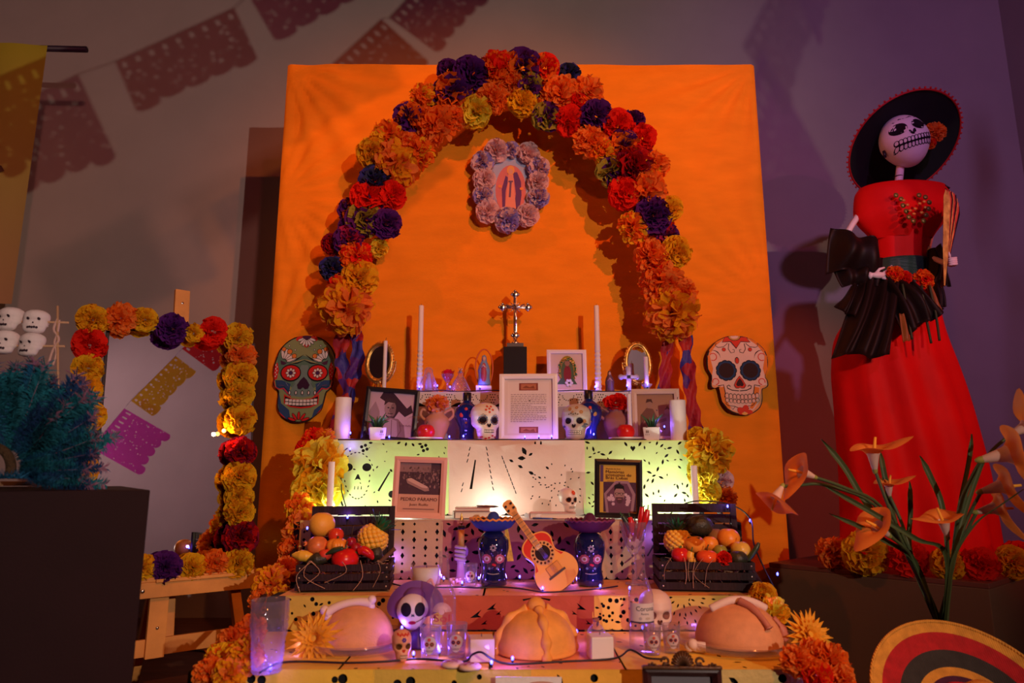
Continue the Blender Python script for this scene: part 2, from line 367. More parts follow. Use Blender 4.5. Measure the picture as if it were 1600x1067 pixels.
# ------------------------------------------------------------------ orange backdrop
BY = 3.5
bx0, bx1, bz1 = -1.228, 1.325, at(800, 103, BY).z
t = thing('backdrop_panel', 'large panel covered in wrinkled orange cloth behind the altar', 'panel', ((bx0 + bx1) / 2, BY, 0))
def crease(x, z):
    xl, xr = x - bx0, bx1 - x; zt = bz1 - z; d = 0
    for (cx, cz, k, amp, ph) in ((bx0, bz1, 34, .030, 0), (bx1, bz1, 34, .030, 1), (bx1, 1.7, 48, .022, 2), (bx0, 1.5, 45, .022, 3), (bx0, 2.3, 40, .018, 5)):
        dx, dz = x - cx, z - cz; rr = sqrt(dx * dx + dz * dz); an = atan2(dz, dx); d += amp * sin(an * k * .55 + ph + 2 * noise.noise((x * 2, z * 2, ph))) * math.exp(-rr * 1.7) * min(1, rr * 5)
    d += .016 * noise.noise((x * 3 + z * 1.5, z * 3 - x * .8, 4)) + .004 * noise.noise((x * 2.5, z * 11, 7))
    d += .004 * math.exp(-((z - 1.545) / .012) ** 2)
    return d
w2 = (bx1 - bx0) / 2
CLOTH = mat('orange_cloth', (.92, .29, .012), .85, bump=.16, bscale=70, var=.07, vscale=5, stretch=(1, 1, 3), spec=.2)
g = gridg(lambda u, v: (-w2 + 2 * w2 * u, -.001 - .6 * (.02 + crease(bx0 + 2 * w2 * u, bz1 * v) if 0 < u < 1 else 0), bz1 * v), 130, 150)
one(g, 'cloth', CLOTH, t)
mb = MB(); mb.add(boxg(2 * w2 - .002, .045, bz1 - .004, .004, (0, .022, bz1 / 2)), 0, False); mb.build('panel_core', CLOTH, t)
for s in (-1, 1): one(boxg(.06, .7, .06, .005, (s * .9, .40, .03)), 'foot', mat('black_board', (.02, .015, .018), .5, var=.1), t, sm=False)

# ------------------------------------------------------------------ altar steps under black cloth
BLACK = mat('black_cloth', (.006, .005, .007), .9, bump=.2, bscale=120)
TIER = [('lower', .40, 1.81, 2.24, .80), ('second', .50, 2.24, 2.59, .765), ('third', .70, 2.59, 2.93, .80), ('fourth', 1.0, 2.93, 3.25, .76), ('top', 1.24, 3.25, 3.46, .59)]
AC = .02
alt = thing('altar', 'stepped altar of five tiers draped in black cloth before the orange panel', 'altar', (AC, 1.81, 0))
for nm, z, y0, y1, hw in TIER:
    one(boxg(2 * hw, y1 - y0, z - .005, .008, (0 if nm != 'top' else .04, (y0 + y1) / 2 - 1.81, (z - .005) / 2)), 'step', BLACK, alt, sm=False)
Z4, Z3, Z2, Z1, Z0 = .40, .50, .70, 1.0, 1.24

rp = random.Random(5)
def wrinkle(amp, k, ph=0): return lambda x, z: amp * (noise.noise((x * k, z * k, ph)) + .5 * noise.noise((x * k * 2.3, z * k * 2.3, ph + 5)))
def riser(name, label, Y, px0, px1, z0, z1, m, holes_fn, n=7, d=.012, amp=.004, group=None):
    x0, x1 = xat(px0, Y, (z0 + z1) / 2), xat(px1, Y, (z0 + z1) / 2); H = Holes((x0, z0, x1, z1)); holes_fn(H, x0, x1, z0, z1)
    wr = wrinkle(amp, 9, px0)
    return picado(name, label, scallop(x0, z0, x1, z1, n, d), H.h, lambda x, z: Vector((x, Y - .012 + wr(x, z), z)), m, .025, group=group)
def p2(px, py, Y): p = at(px, py, Y); return (p.x, p.z)
LIME = mat('paper_lime', (.62, .86, .34), .7, var=.06, vscale=10, bump=.3, bscale=30, transl=.2)
LIMED = mat('paper_lime_right', (.66, .86, .36), .7, var=.06, vscale=10, bump=.3, bscale=30, transl=.2)
PINKW = mat('paper_pale_pink', (.84, .62, .55), .7, var=.05, vscale=10, bump=.35, bscale=22, transl=.2)
TAN = mat('paper_tan', (.58, .40, .18), .75, var=.1, vscale=9, bump=.3, bscale=30)
ROSE = mat('paper_rose', (.42, .15, .11), .75, var=.12, vscale=9, bump=.3, bscale=30)
MAUVE = mat('paper_mauve', (.26, .085, .085), .75, var=.12, vscale=9, bump=.3, bscale=30)
YEL = mat('paper_sheet_yellow', (.93, .62, .07), .75, var=.08, vscale=9, bump=.3, bscale=30)
YEG = mat('paper_mustard', (.66, .48, .08), .75, var=.1, vscale=9, bump=.3, bscale=30)
REDP = mat('paper_riser_red', (.50, .10, .035), .75, var=.12, vscale=9, bump=.3, bscale=30)
def scatter(H, x0, x1, z0, z1, n, l0, l1, kind='leaf'):
    for i in range(n):
        x, z, l = rp.uniform(x0, x1), rp.uniform(z0, z1), rp.uniform(l0, l1)
        H.add(leaf(x, z, l, l * .42, rp.uniform(0, 6.28)) if kind == 'leaf' else circ(x, z, l) if kind == 'dot' else dia(x, z, l, l * 1.5))
def skullsheet(H, x0, x1, z0, z1):
    Y = 2.93; q = lambda px, py: p2(px, py, Y)
    s = mpp(Y, .85)
    for ex in (545, 574): H.add(circ(*q(ex, 730), 7.2 * s, 12, 6.2 * s))
    x, z = q(560, 746); H.add([(x - 5 * s, z - 4 * s), (x, z - 2 * s), (x + 5 * s, z - 4 * s), (x + 1 * s, z + 5 * s), (x - 1 * s, z + 5 * s)])
    for k in range(5): H.add(quad(*q(555 + 2.6 * k, 762), 5 * s, 1.6 * s, 1.5))
    for k in range(26):
        a = 2 * pi * k / 26; H.add(leaf(*q(559 + 26 * cos(a) * (1 if sin(a) < 0 else .75), 743 + 36 * sin(a)), 4.6 * s, 2 * s, -a + pi / 2))
    for (px, py, a, l) in ((601, 752, 1.05, 34), (532, 778, 2.0, 26), (525, 765, 1.0, 16), (700, 765, 1.05, 22)): H.add(quad(*q(px, py), l * s, 3 * s, a))
    for (px, py) in ((570, 700), (664, 700)):
        for k in range(4): H.add(circ(*q(px + 4.5 * cos(k * 1.57 + .4), py + 4.5 * sin(k * 1.57 + .4)), 2.6 * s))
    for k in range(9): H.add(leaf(*q(580 + k * 11, 692 - 3 * sin(k * .8)), 7 * s, 3.6 * s, k * .9))
    for k in range(4): H.add(circ(*q(617 + k * 12, 688), 3 * s, 7))
    for (px, py) in ((607, 745), (596, 755), (590, 765), (603, 766), (612, 735), (540, 764), (587, 690)): H.add(leaf(*q(px, py), 6 * s, 3.4 * s, rp.uniform(0, 3)))
    H.add(circ(*q(613, 772), 5.5 * s)); H.add(circ(*q(605, 764), 4 * s)); H.add(circ(*q(613, 757), 5 * s))
    scatter(H, x0, x1, z0, z1, 60, 3 * s, 6 * s)
riser('papel_picado_sheet', 'lime cut paper with a punched skull on the fourth step behind the pink framed cover', 2.93, 508, 702, .712, 1.002, LIME, skullsheet)
def midsheet(H, x0, x1, z0, z1):
    Y = 2.93; q = lambda px, py: p2(px, py, Y); s = mpp(Y, .85)
    H.add([q(742, 718), q(744, 719), q(738, 764), q(734, 764)]); H.add(quad(*q(732, 728), 9 * s, 4 * s, .1)); H.add(quad(*q(755, 730), 9 * s, 4 * s, 0))
    for (px, py, l, a) in ((819, 705, 14, -1.1), (829, 710, 8, .6), (815, 716, 13, 0), (824, 720, 11, -1.2), (799, 720, 8, -.5), (813, 729, 9, -.5), (830, 739, 10, -.5), (843, 746, 6, -.5), (855, 731, 7, -.7)): H.add(leaf(*q(px, py), l * s, l * .5 * s, a))
    H.add([q(808, 689), q(831, 692), q(808, 694)])
    for k in range(8): H.add(quad(*q(836 + 9 * k, 692), (4 + k * 1.2) * s, 3 * s, 1.57))
    for k in range(9):
        for (x0_, y0_, x1_, y1_) in ((736, 692, 720, 775), (759, 692, 772, 772), (785, 715, 808, 775)):
            t_ = k / 9; H.add(quad(*q(x0_ + (x1_ - x0_) * t_, y0_ + (y1_ - y0_) * t_), 6 * s, 1.6 * s, 1.25 if x1_ < x0_ else 1.9))
    for k in range(60):
        a, r_ = rp.uniform(0, 6.28), rp.uniform(4, 60); H.add(leaf(*q(872 + r_ * cos(a) * 1.0, 757 + r_ * sin(a) * .55), 3.6 * s, 2 * s, -a))
riser('papel_picado_sheet', 'pale pink cut paper sheet at the middle of the fourth step, lit from below', 2.93, 699, 914, .712, 1.002, PINKW, midsheet, amp=.007)
def rightsheet(H, x0, x1, z0, z1):
    Y = 2.93; q = lambda px, py: p2(px, py, Y); s = mpp(Y, .85)
    for (cx, cy, n, r0) in ((1023, 742, 8, 10), (925, 694, 6, 8), (1054, 698, 7, 9), (1036, 716, 5, 6), (1004, 768, 6, 8), (948, 712, 6, 7), (1060, 768, 6, 8)):
        for k in range(n): a = 2 * pi * k / n + cx; H.add(leaf(*q(cx + r0 * cos(a), cy + r0 * sin(a)), 9 * s, 3.6 * s, -a))
    for sx in (-1, 1):
        H.add(circ(*q(988 + sx * 21, 690), 4.5 * s)); H.add(leaf(*q(988 + sx * 11, 694), 9 * s, 4 * s, sx)); H.add(leaf(*q(988 + sx * 30, 689), 7 * s, 3 * s, .3))
    H.add(heart(*q(988, 701), 8 * s)); H.add(leaf(*q(988, 690), 9 * s, 4 * s, 1.57))
    scatter(H, x0, x1, z0, z1, 110, 4 * s, 8 * s)
riser('papel_picado_sheet', 'lime cut paper punched with leaf stars on the fourth step behind the black framed cover', 2.93, 911, 1085, .712, 1.002, LIMED, rightsheet)
# third step riser
def diamonds(H, x0, x1, z0, z1):
    n = int((x1 - x0) / .034)
    for i in range(n):
        for j in range(7):
            x, z = x0 + (i + .5) * (x1 - x0) / n, z0 + .015 + j * .027; k = (i + j) % 3
            H.add(dia(x, z, .014, .022) if k == 0 else circ(x, z, .0055, 8) if k == 1 else dia(x, z, .010, .012))
def leaves(H, x0, x1, z0, z1): scatter(H, x0, x1, z0, z1, 120, .018, .034)
for (a, b, m, fn, lb) in ((468, 605, YEG, diamonds, 'mustard cut paper sheet on the third step behind the fruit crate beside the easel'), (603, 692, TAN, diamonds, 'tan cut paper sheet with diamond holes on the third step under the pink framed cover'), (689, 760, ROSE, leaves, 'rose cut paper sheet with leaf holes beside the hand shaped candle'),
    (757, 932, MAUVE, leaves, 'wide mauve cut paper sheet with leaf holes behind the toy guitar'), (929, 1045, TAN, diamonds, 'tan cut paper sheet with diamond holes behind the glass of red chillies'), (1042, 1140, YEG, diamonds, 'mustard cut paper sheet on the third step behind the crate with the big avocado')):
    riser('papel_picado_sheet', lb, 2.59, a, b, .512, .702, m, fn)
# second step riser
def arrows(H, x0, x1, z0, z1):
    Y = 2.24; q = lambda px, py: p2(px, py, Y); s = mpp(Y, .45); c = q(838, 930)
    for k in range(11):
        a = pi + .12 + (pi - .24) * k / 10; H.add([(c[0] + .016 * cos(a - .10), c[1] + .016 * sin(a - .1)), (c[0] + .045 * cos(a - .09), c[1] + .03 * sin(a - .09)), (c[0] + .045 * cos(a + .09), c[1] + .03 * sin(a + .09)), (c[0] + .016 * cos(a + .1), c[1] + .016 * sin(a + .1))])
    for sx in (-1, 1):
        for (px, py, l) in ((46, 937, 20), (68, 948, 24), (92, 960, 28), (118, 975, 26), (58, 957, 14), (80, 972, 16)):
            x, z = q(838 + sx * px, py); L = .72 * l * s; f = lambda p, w: (x + sx * p * L * .93, z - p * L * .35 + w * L)
            P = [f(.6, 0), f(-.35, .30), f(-.05, 0), f(-.35, -.26)]
            if all(H.b[1] + .003 < b_ < H.b[3] - .003 and H.b[0] + .003 < a_ < H.b[2] - .003 for a_, b_ in P): H.h.append(P)
def dots(H, x0, x1, z0, z1):
    scatter(H, x0, x1, z0, z1, 50, .003, .007, 'dot'); scatter(H, x0, x1, z0, z1, 30, .012, .02)
def rays(H, x0, x1, z0, z1):
    c = p2(1064, 931, 2.24); H.add(circ(c[0], c[1] - .004, .012))
    for k in range(12):
        for j in range(4): a = pi + .1 + (pi - .2) * k / 11; r_ = .035 + .03 * j; H.add(leaf(c[0] + r_ * cos(a), c[1] + r_ * sin(a) * .8, .014, .005, a))
    scatter(H, x0, x1, z0, z1, 30, .008, .014)
for (a, b, m, fn, lb) in ((447, 692, YEG, dots, 'mustard cut paper sheet on the low step behind the round loaf with a long bone'), (689, 928, REDP, arrows, 'red cut paper sheet with arrow holes behind the ribbed middle loaf'), (925, 1030, YEL, dots, 'yellow cut paper sheet behind the square candle jar'), (1027, 1172, YEG, rays, 'mustard cut paper sheet with a ray pattern behind the loaf with two bones')):
    riser('papel_picado_sheet', lb, 2.24, a, b, .408, .502, m, fn, d=.004)
# flat sheets on the step tops
def topsheet(label, z, px0, px1, y0, y1, m, n, hole=True, zz=.0):
    x0, x1 = xat(px0, (y0 + y1) / 2, z), xat(px1, (y0 + y1) / 2, z); H = Holes((x0, y0, x1, y1))
    if hole: scatter(H, x0, x1, y0, y1, n, .01, .024); scatter(H, x0, x1, y0, y1, n, .003, .006, 'dot')
    return picado('papel_picado_sheet', label, [(x0, y0), (x1, y0), (x1, y1), (x0, y1)], H.h, lambda x, y: Vector((x, y, z + .001 + zz)), m, .06)
topsheet('cut paper sheet lying on the low table around the glass of swirls', Z4, 362, 560, 1.797, 2.22, YEL, 14)
topsheet('cut paper sheet lying on the low table under the shot glasses', Z4, 557, 770, 1.797, 2.22, mat('paper_amber', (.92, .50, .06), .75, var=.1, bump=.3, bscale=30), 18)
topsheet('rosy cut paper sheet lying on the low table under the ribbed middle loaf', Z4, 767, 960, 1.797, 2.22, mat('paper_coral', (.90, .36, .14), .75, var=.1, bump=.3, bscale=30), 14)
topsheet('cut paper sheet lying on the low table before the white resin skull', Z4, 957, 1258, 1.797, 2.22, YEL, 18)
topsheet('cut paper sheet lying on the second step under the candle jar', Z3, 462, 760, 2.226, 2.57, mat('paper_apricot', (.90, .48, .16), .75, var=.1, bump=.3, bscale=30), 20)
topsheet('cut paper sheet lying on the second step under the toy guitar', Z3, 757, 1162, 2.226, 2.57, mat('paper_tangerine', (.90, .36, .07), .75, var=.1, bump=.3, bscale=30), 22)
topsheet('white paper runner lying on the third step under the books', Z2, 500, 1110, 2.576, 2.91, mat('paper_white', (.85, .84, .86), .7, bump=.2), 0, False)
topsheet('orange paper runner lying on the fourth step under the candles and frames', Z1, 508, 1085, 2.916, 3.23, mat('paper_runner', (.92, .45, .08), .75, bump=.2), 0, False)
# front edge of the low table
def front(px0, px1, label, m, n, dd, zb):
    Y = 1.806; x0, x1 = xat(px0, Y, .35), xat(px1, Y, .35); H = Holes((x0, zb, x1, .395)); scatter(H, x0, x1, zb, .395, 40, .006, .012, 'dot'); scatter(H, x0, x1, zb, .395, 20, .02, .034)
    wr = wrinkle(.006, 7, px0); picado('papel_picado_sheet', label, scallop(x0, zb, x1, .4015, n, dd), H.h, lambda x, z: Vector((x, Y - .008 + wr(x, z) * (.4015 - z) * 8, z)), m, .03)
front(350, 585, 'yellow scalloped paper hanging from the front edge of the low table below the spiky flower', YEL, 12, .015, .26)
front(583, 830, 'olive paper hanging from the front edge of the low table below the shot glasses', YEG, 7, .02, .24)
front(828, 1010, 'amber paper hanging from the front edge of the low table below the square candle jar', MC['paper_amber'], 6, .02, .25)
front(1008, 1290, 'pale paper hanging from the front edge of the low table beside the ornate dark frame', mat('paper_pale', (.62, .50, .18), .7, var=.1, bump=.3), 7, .02, .24)
# lace runner on the top step
t = thing('lace_runner', 'white lace runner with scalloped edge on the top step', 'runner', (.06, 3.25, Z0))
def laceholes(x0, x1, z0, z1, q):
    H = Holes((x0, z0, x1, z1)); n = 12; w = (x1 - x0) / n
    for i in range(n):
        cx = x0 + (i + .5) * w
        for j in range(4):
            for k in range(3 - (j % 2)): H.add(dia(cx + (k - 1 + .5 * (j % 2)) * .011, z1 - .012 - j * .012, .007, .007))
        for k in range(9): a = pi + pi * k / 8; H.add(circ(cx + w / 2 + .026 * cos(a), z1 - .018 + .022 * sin(a), .003, 5))
        for k in range(6): H.add(quad(cx - .02 + k * .008, z0 + .006 + .004 * (k % 2), .006, .003, .7))
    return H.h
LACE = mat('white_lace', (.88, .80, .80), .8, transl=.2)
mp_ = lambda x, z: Vector((x, -.006, z))
lo = [(-.6 + 1.2 * i / 60, -.072 - .024 * cos(2 * pi * i / 10)) for i in range(61)]
picado('lace_edge', None, lo + [(.6, 0), (-.6, 0)], laceholes(-.6, .6, -.07, 0, 0), mp_, LACE, .05, t)
one(boxg(1.2, .2, .002, 0, (0, .098, .0)), 'lace_top', LACE, t, sm=False)
# pale drape with dark points hanging behind the fourth step things
t = thing('step_drape', 'pale violet drape behind the bottles on the fourth step', 'drape', (.04, 3.235, Z1 + .002))
one(gridg(lambda u, v: (-.56 + 1.12 * u, .004 * sin(u * 60) + .002, .005 + .165 * v), 80, 4), 'cloth', mat('violet_drape', (.42, .36, .48), .8, bump=.2), t)
# ------------------------------------------------------------------ flower arch
WOOD = mat('pine_wood', (.78, .34, .08), .55, bump=.15, bscale=30, var=.25, vscale=6, stretch=(1, 8, 1))
ARCH = """540 480 44 S;562 434 31 Y;520 420 22 N;557 402 27 r;592 388 17 L;545 374 26 V;522 382 20 C;568 343 30 D;604 350 25 P;576 308 30 R;612 305 24 R;586 284 27 N;546 328 20 M;618 256 38 S;580 238 26 Y;652 240 28 A;606 214 27 A;
640 184 27 M;681 196 35 O;662 150 22 A;706 144 34 M;700 110 19 P;738 116 31 P;742 176 29 L;712 182 22 O;778 108 31 r;770 154 27 O;816 108 34 M;826 134 24 D;816 160 24 Y;852 106 24 o;888 118 21 N;874 146 31 O;916 146 29 O;856 182 26 D;
888 188 26 R;930 182 29 P;966 196 27 R;988 190 21 P;922 222 28 O;948 240 24 A;974 230 28 M;1004 216 23 R;990 260 35 C;956 268 26 D;1024 258 22 O;1010 298 33 O;976 302 28 R;1046 326 22 Y;1018 338 32 P;990 356 27 A;1042 370 21 V;
1018 402 30 O;1056 394 26 Y;1034 442 35 O;1064 458 26 O;1050 490 44 S;533 448 22 r;636 226 22 O;690 165 20 P;800 130 22 O;752 140 20 R;900 165 22 R;1010 270 22 A;1028 424 22 r;560 320 20 V;600 330 20 P;655 210 20 O;722 128 20 R;1000 240 20 P;545 356 18 P;1004 318 18 R;
1036 350 18 r;595 262 20 O;630 280 18 O;845 132 20 o;1012 380 18 o;538 430 18 A"""
t = thing('flower_arch', 'arch of orange, red, purple and yellow tissue flowers over the altar', 'flower arch', (xat(795, 3.3, 1.5), 3.3, 1.3))
tl = Vector(t.location)
pts = [(540, 520), (548, 430), (570, 330), (610, 240), (690, 150), (790, 115), (900, 150), (980, 230), (1010, 320), (1035, 420), (1055, 520)]
one(tube(smooth_path([at(a, b, 3.33) - tl for a, b in pts], 5), .018, 8), 'hoop', mat('dark_wire', (.03, .02, .02), .6), t)
for row in ARCH.replace('\n', '').split(';'):
    a, b, r, k = row.split(); a, b, r = float(a), float(b), float(r)
    p = at(a, b, 3.25 if r > 21 else 3.30); s = mpp(3.25, p.z); ang = U(0, 6.28); til = U(0, .55)
    flower(k, p - tl, r * s * 1.0, t, (sin(til) * cos(ang), -1, sin(til) * sin(ang) - .12), 'flower', .8)
def mat_ribbon():
    m = mat('ribbon_cloth', (.3, .02, .2), .6, bump=.2, bscale=40); nt = m.node_tree; N, L = nt.nodes, nt.links
    tc = N.new('ShaderNodeTexCoord'); v = N.new('ShaderNodeTexVoronoi'); v.inputs['Scale'].default_value = 14; L.new(tc.outputs['Object'], v.inputs['Vector'])
    r = N.new('ShaderNodeValToRGB'); r.color_ramp.interpolation = 'CONSTANT'; e = r.color_ramp.elements; e[0].color = (.42, .015, .03, 1); e[1].position = .42; e[1].color = (.10, .02, .22, 1); x = e.new(.62); x.color = (.45, .02, .02, 1); x = e.new(.8); x.color = (.05, .04, .30, 1)  # red patches put the red light's tint into the purple-blue cloth colour
    sp = N.new('ShaderNodeSeparateColor'); L.new(v.outputs['Color'], sp.inputs[0]); L.new(sp.outputs[0], r.inputs[0]); L.new(r.outputs[0], N['Principled BSDF'].inputs['Base Color']); return m
RIB = mat_ribbon()
for path, w, ph in (([(538, 512), (534, 560), (545, 610), (525, 675)], 13, 0), ([(556, 512), (560, 560), (548, 610), (535, 672)], 12, 1), ([(1044, 512), (1040, 560), (1036, 610), (1030, 640)], 11, 2), ([(1068, 510), (1072, 560), (1078, 620), (1086, 672)], 12, 3)):
    pp = smooth_path([Vector((a, b, 0)) for a, b in path], 8)
    def rb(u, v):
        q = pp[min(len(pp) - 1, int(v * (len(pp) - 1) + .5))]; c = at(q.x, q.y, 3.36); tw = .9 * sin(v * 16 + ph) ; s = mpp(3.36, c.z) * w
        return c - tl + Vector(((u - .5) * 2 * s * (.75 + .25 * cos(tw * 2)), -.02 + (u - .5) * s * tw * 1.3 + .012 * sin(u * 9 + v * 20), 0))
    one(gridg(rb, 7, len(pp)), 'ribbon', RIB, t)

# ------------------------------------------------------------------ oval wreath picture
c = at(798, 291, 3.435); s = mpp(3.42, c.z)
t = thing('wreath_picture', 'oval picture of a robed lady ringed with pale lilac flowers, hung under the arch', 'picture', c)
one(prism([(36 * s * cos(a * pi / 16), 52 * s * sin(a * pi / 16)) for a in range(32)], .02, .005), 'board', mat('pale_board', (.5, .4, .6), .7), t, sm=False)
A = Art(); A.ell((.45, .50, .75), 0, 8 * s, 32 * s, 44 * s, 0, 28, 1); A.ell((.75, .22, .22), 0, -6 * s, 24 * s, 42 * s, 0, 24, 1)
A.poly((.16, .06, .22), [(x * s, z * s) for x, z in ((-6, 22), (10, 24), (16, 8), (17, -14), (13, -42), (4, -44), (8, -12), (5, 14))]); A.poly((.16, .06, .22), [(x * s, z * s) for x, z in ((-8, 18), (-3, 14), (-8, -8), (-9, -40), (-13, -38), (-14, -4))])
A.poly((.9, .33, .25), [(x * s, z * s) for x, z in ((-4, 20), (4, 20), (6, -10), (9, -44), (-10, -44), (-6, -10))]); A.ell((.95, .42, .12), 0, 27 * s, 6 * s, 8 * s); A.ell((.8, .40, .3), 0, 25 * s, 3.5 * s, 4.5 * s)
A.rect((.2, .1, .2), -3.5 * s, 7 * s, 3.5 * s, 9.5 * s); A.line((.2, .1, .2), [(0, 8 * s), (-1.5 * s, -18 * s)], 3 * s); A.ell((.95, .3, .1), 17 * s, -4 * s, 3 * s, 2.5 * s); A.ell((.95, .3, .1), -17 * s, 0, 3 * s, 2.5 * s)
A.build('print', t, y0=.003)
one(gridg(lambda u, v: (34 * s * sin(pi * v) * cos(pi * u), -.004 - .012 * sin(pi * v) * sin(pi * u), 50 * s * cos(pi * v)), 12, 12), 'glass', PANE, t)
for (a, b, r, k) in ((775, 236, 20, 'W'), (799, 234, 14, 'I'), (826, 240, 19, 'W'), (754, 254, 19, 'I'), (841, 262, 19, 'I'), (757, 280, 19, 'W'), (840, 284, 18, 'W'), (755, 306, 17, 'I'), (841, 308, 18, 'I'), (762, 330, 20, 'W'), (824, 336, 19, 'W'), (793, 344, 21, 'I')):
    p = at(a, b, 3.415); flower(k, p - c, r * s * 1.0, t, (U(-.3, .3), -1, U(-.4, .1)), 'flower', .8)

# ------------------------------------------------------------------ printed skull masks on the cloth
BK, WH = (.012, .008, .012), (.75, .70, .70)
def mask(name, label, x0, y0, k, out, fill, paint, ox, oy):
    c = at(ox, oy, 3.455); s = mpp(3.455, c.z) / k
    q = lambda px, py: ((px - (ox - x0) * k) * s, ((oy - y0) * k - py) * s)
    t = thing(name, label, 'wall mask', c); o2 = smooth_path([(*q(a, b), 0) for a, b in out + [out[0]]], 4)[:-1]; P = [(p.x, p.y) for p in o2]
    one(prism(P, .012, 0), 'board', mat('mask_edge', (.03, .02, .02), .6), t, sm=False)
    A = Art(); A.poly(BK, P); A.poly(fill, [(x * .965, z * .975) for x, z in P]); paint(A, q, s); A.build('print', t, y0=-.0002, clip=P)
def paintL(A, q, s):
    G, BL, RD, OR, DK = (.22, .28, .14), (.03, .07, .19), (.62, .02, .02), (.75, .22, .04), (.04, .012, .04)
    pl = lambda c, pts: A.poly(c, [q(a, b) for a, b in pts])
    pl((.10, .20, .15), [(75, 330), (120, 230), (250, 340), (350, 300), (470, 340), (600, 230), (665, 330), (660, 470), (560, 560), (480, 640), (360, 690), (250, 640), (150, 560), (85, 460)])
    pl((.16, .25, .24), [(330, 400), (400, 400), (430, 540), (500, 720), (360, 740), (210, 720), (290, 540)])
    for m in (1, -1):
        f = lambda a, b: (360 + (a - 360) * m, b)
        pl(BL, [f(70, 560), f(140, 560), f(230, 600), f(215, 720), f(150, 655), f(85, 640)]); pl(BL, [f(115, 690), f(145, 800), f(230, 870), f(250, 970), f(200, 960), f(130, 890), f(112, 800)]); pl(RD, [f(125, 885), f(190, 945), f(200, 965), f(150, 930)])
        A.line(RD, [q(*f(a, b)) for a, b in ((55, 565), (70, 630), (110, 655), (160, 645), (200, 690), (240, 735))], 11 * s); A.line(BK, [q(*f(a, b)) for a, b in ((75, 560), (88, 620), (120, 636), (165, 628), (215, 680))], 5 * s)
        pl(RD, [f(58, 400), f(80, 370), f(100, 450), f(85, 545), f(60, 560), f(45, 480)])
        for j in range(7): A.ell(WH, *q(*f(66 + 12 * (j % 2), 400 + 20 * j)), 6 * s, 8 * s, 0, 8, 1)
        ex = 225 if m == 1 else 506
        A.ell(BK, *q(ex, 484), 108 * s, 92 * s); A.ell(RD, *q(ex, 482), 97 * s, 78 * s); A.petals(BK, *q(ex, 484), 18 * s, 58 * s, 16 * s, 8); A.petals(WH, *q(ex, 484), 22 * s, 52 * s, 12 * s, 8); A.ell((.06, .02, .1), *q(ex, 484), 19 * s)
        for j in range(5):
            a = radians(100 - 22 * j); A.ell(BK, *q(*f(145 + 85 * cos(a), 365 - 85 * sin(a))), 62 * s, 19 * s, a if m == 1 else pi - a, 12, 1); A.ell(WH, *q(*f(145 + 85 * cos(a), 365 - 85 * sin(a))), 54 * s, 14 * s, a if m == 1 else pi - a, 12, 1)
        for (a, b, r) in ((140, 232, 20), (203, 258, 24), (252, 305, 22)): A.ell(BK, *q(*f(a, b)), r * s * 1.2); A.ell(OR, *q(*f(a, b)), r * s)
        pl((.07, .02, .06), [f(110, 350), f(180, 378), f(150, 400), f(120, 395)])
        A.line(BK, [q(*f(a, b)) for a, b in ((350, 290), (290, 335), (215, 362))], 14 * s, True); A.line((.5, .4, .15), [q(*f(a, b)) for a, b in ((360, 340), (290, 362), (215, 385))], 10 * s, True); A.line(BK, [q(*f(a, b)) for a, b in ((365, 350), (290, 380), (200, 388))], 13 * s, True)
        for (a, b) in ((195, 197), (258, 240)): A.ell(BK, *q(*f(a, b)), 11 * s); A.ell(WH, *q(*f(a, b)), 7 * s)
        A.line(BK, [q(*f(278, 590)), q(*f(255, 630))], 14 * s, True); A.line(WH, [q(*f(180, 585)), q(*f(210, 625))], 8 * s, True); A.line(RD, [q(*f(110, 610)), q(*f(160, 618))], 10 * s, True)
    A.petals(RD, *q(375, 95), 40 * s, 120 * s, 30 * s, 5, pi * 1.1); A.poly(G, [q(a, b) for a, b in ((200, 90), (375, 88), (560, 92), (375, 80))])
    for j in range(7): a = radians(200 + 23.3 * j); A.ell(BK, *q(375 + 62 * cos(a), 108 - 62 * sin(a)), 42 * s, 15 * s, a, 12, 1); A.ell(WH, *q(375 + 62 * cos(a), 108 - 62 * sin(a)), 36 * s, 11 * s, a, 12, 1)
    A.ell((.07, .02, .06), *q(375, 104), 44 * s, 26 * s)
    pl(DK, [(365, 525), (400, 560), (430, 610), (415, 650), (385, 655), (362, 635), (340, 655), (310, 650), (298, 610), (330, 560)])
    for j in range(5): A.ell(BK, *q(226 + 66 * j, 692), 15 * s, 24 * s); A.ell(WH, *q(226 + 66 * j, 692), 8 * s, 17 * s)
    pl(RD, [(170, 705), (250, 750), (350, 765), (450, 750), (535, 705), (530, 810), (450, 845), (350, 855), (240, 840), (175, 800)])
    pl(BK, [(180, 728), (250, 757), (350, 770), (450, 757), (525, 728), (520, 800), (450, 830), (350, 840), (240, 828), (185, 790)])
    for j in range(9):
        for r_ in range(2): x = 188 + 37 * j; o = -10 * ((j - 4) / 4) ** 2; A.rect(WH, q(x, 0)[0], q(0, 764 + o + 34 * r_ + 26)[1], q(x + 31, 0)[0], q(0, 764 + o + 34 * r_)[1])
    for a in (-70, -35, 0, 35, 70): A.ell(BK, *q(335 + 75 * sin(radians(a)), 985 - 55 * cos(radians(a))), 46 * s, 17 * s, radians(90 - a), 12, 1); A.ell(RD, *q(335 + 75 * sin(radians(a)), 985 - 55 * cos(radians(a))), 40 * s, 12 * s, radians(90 - a), 12, 1)
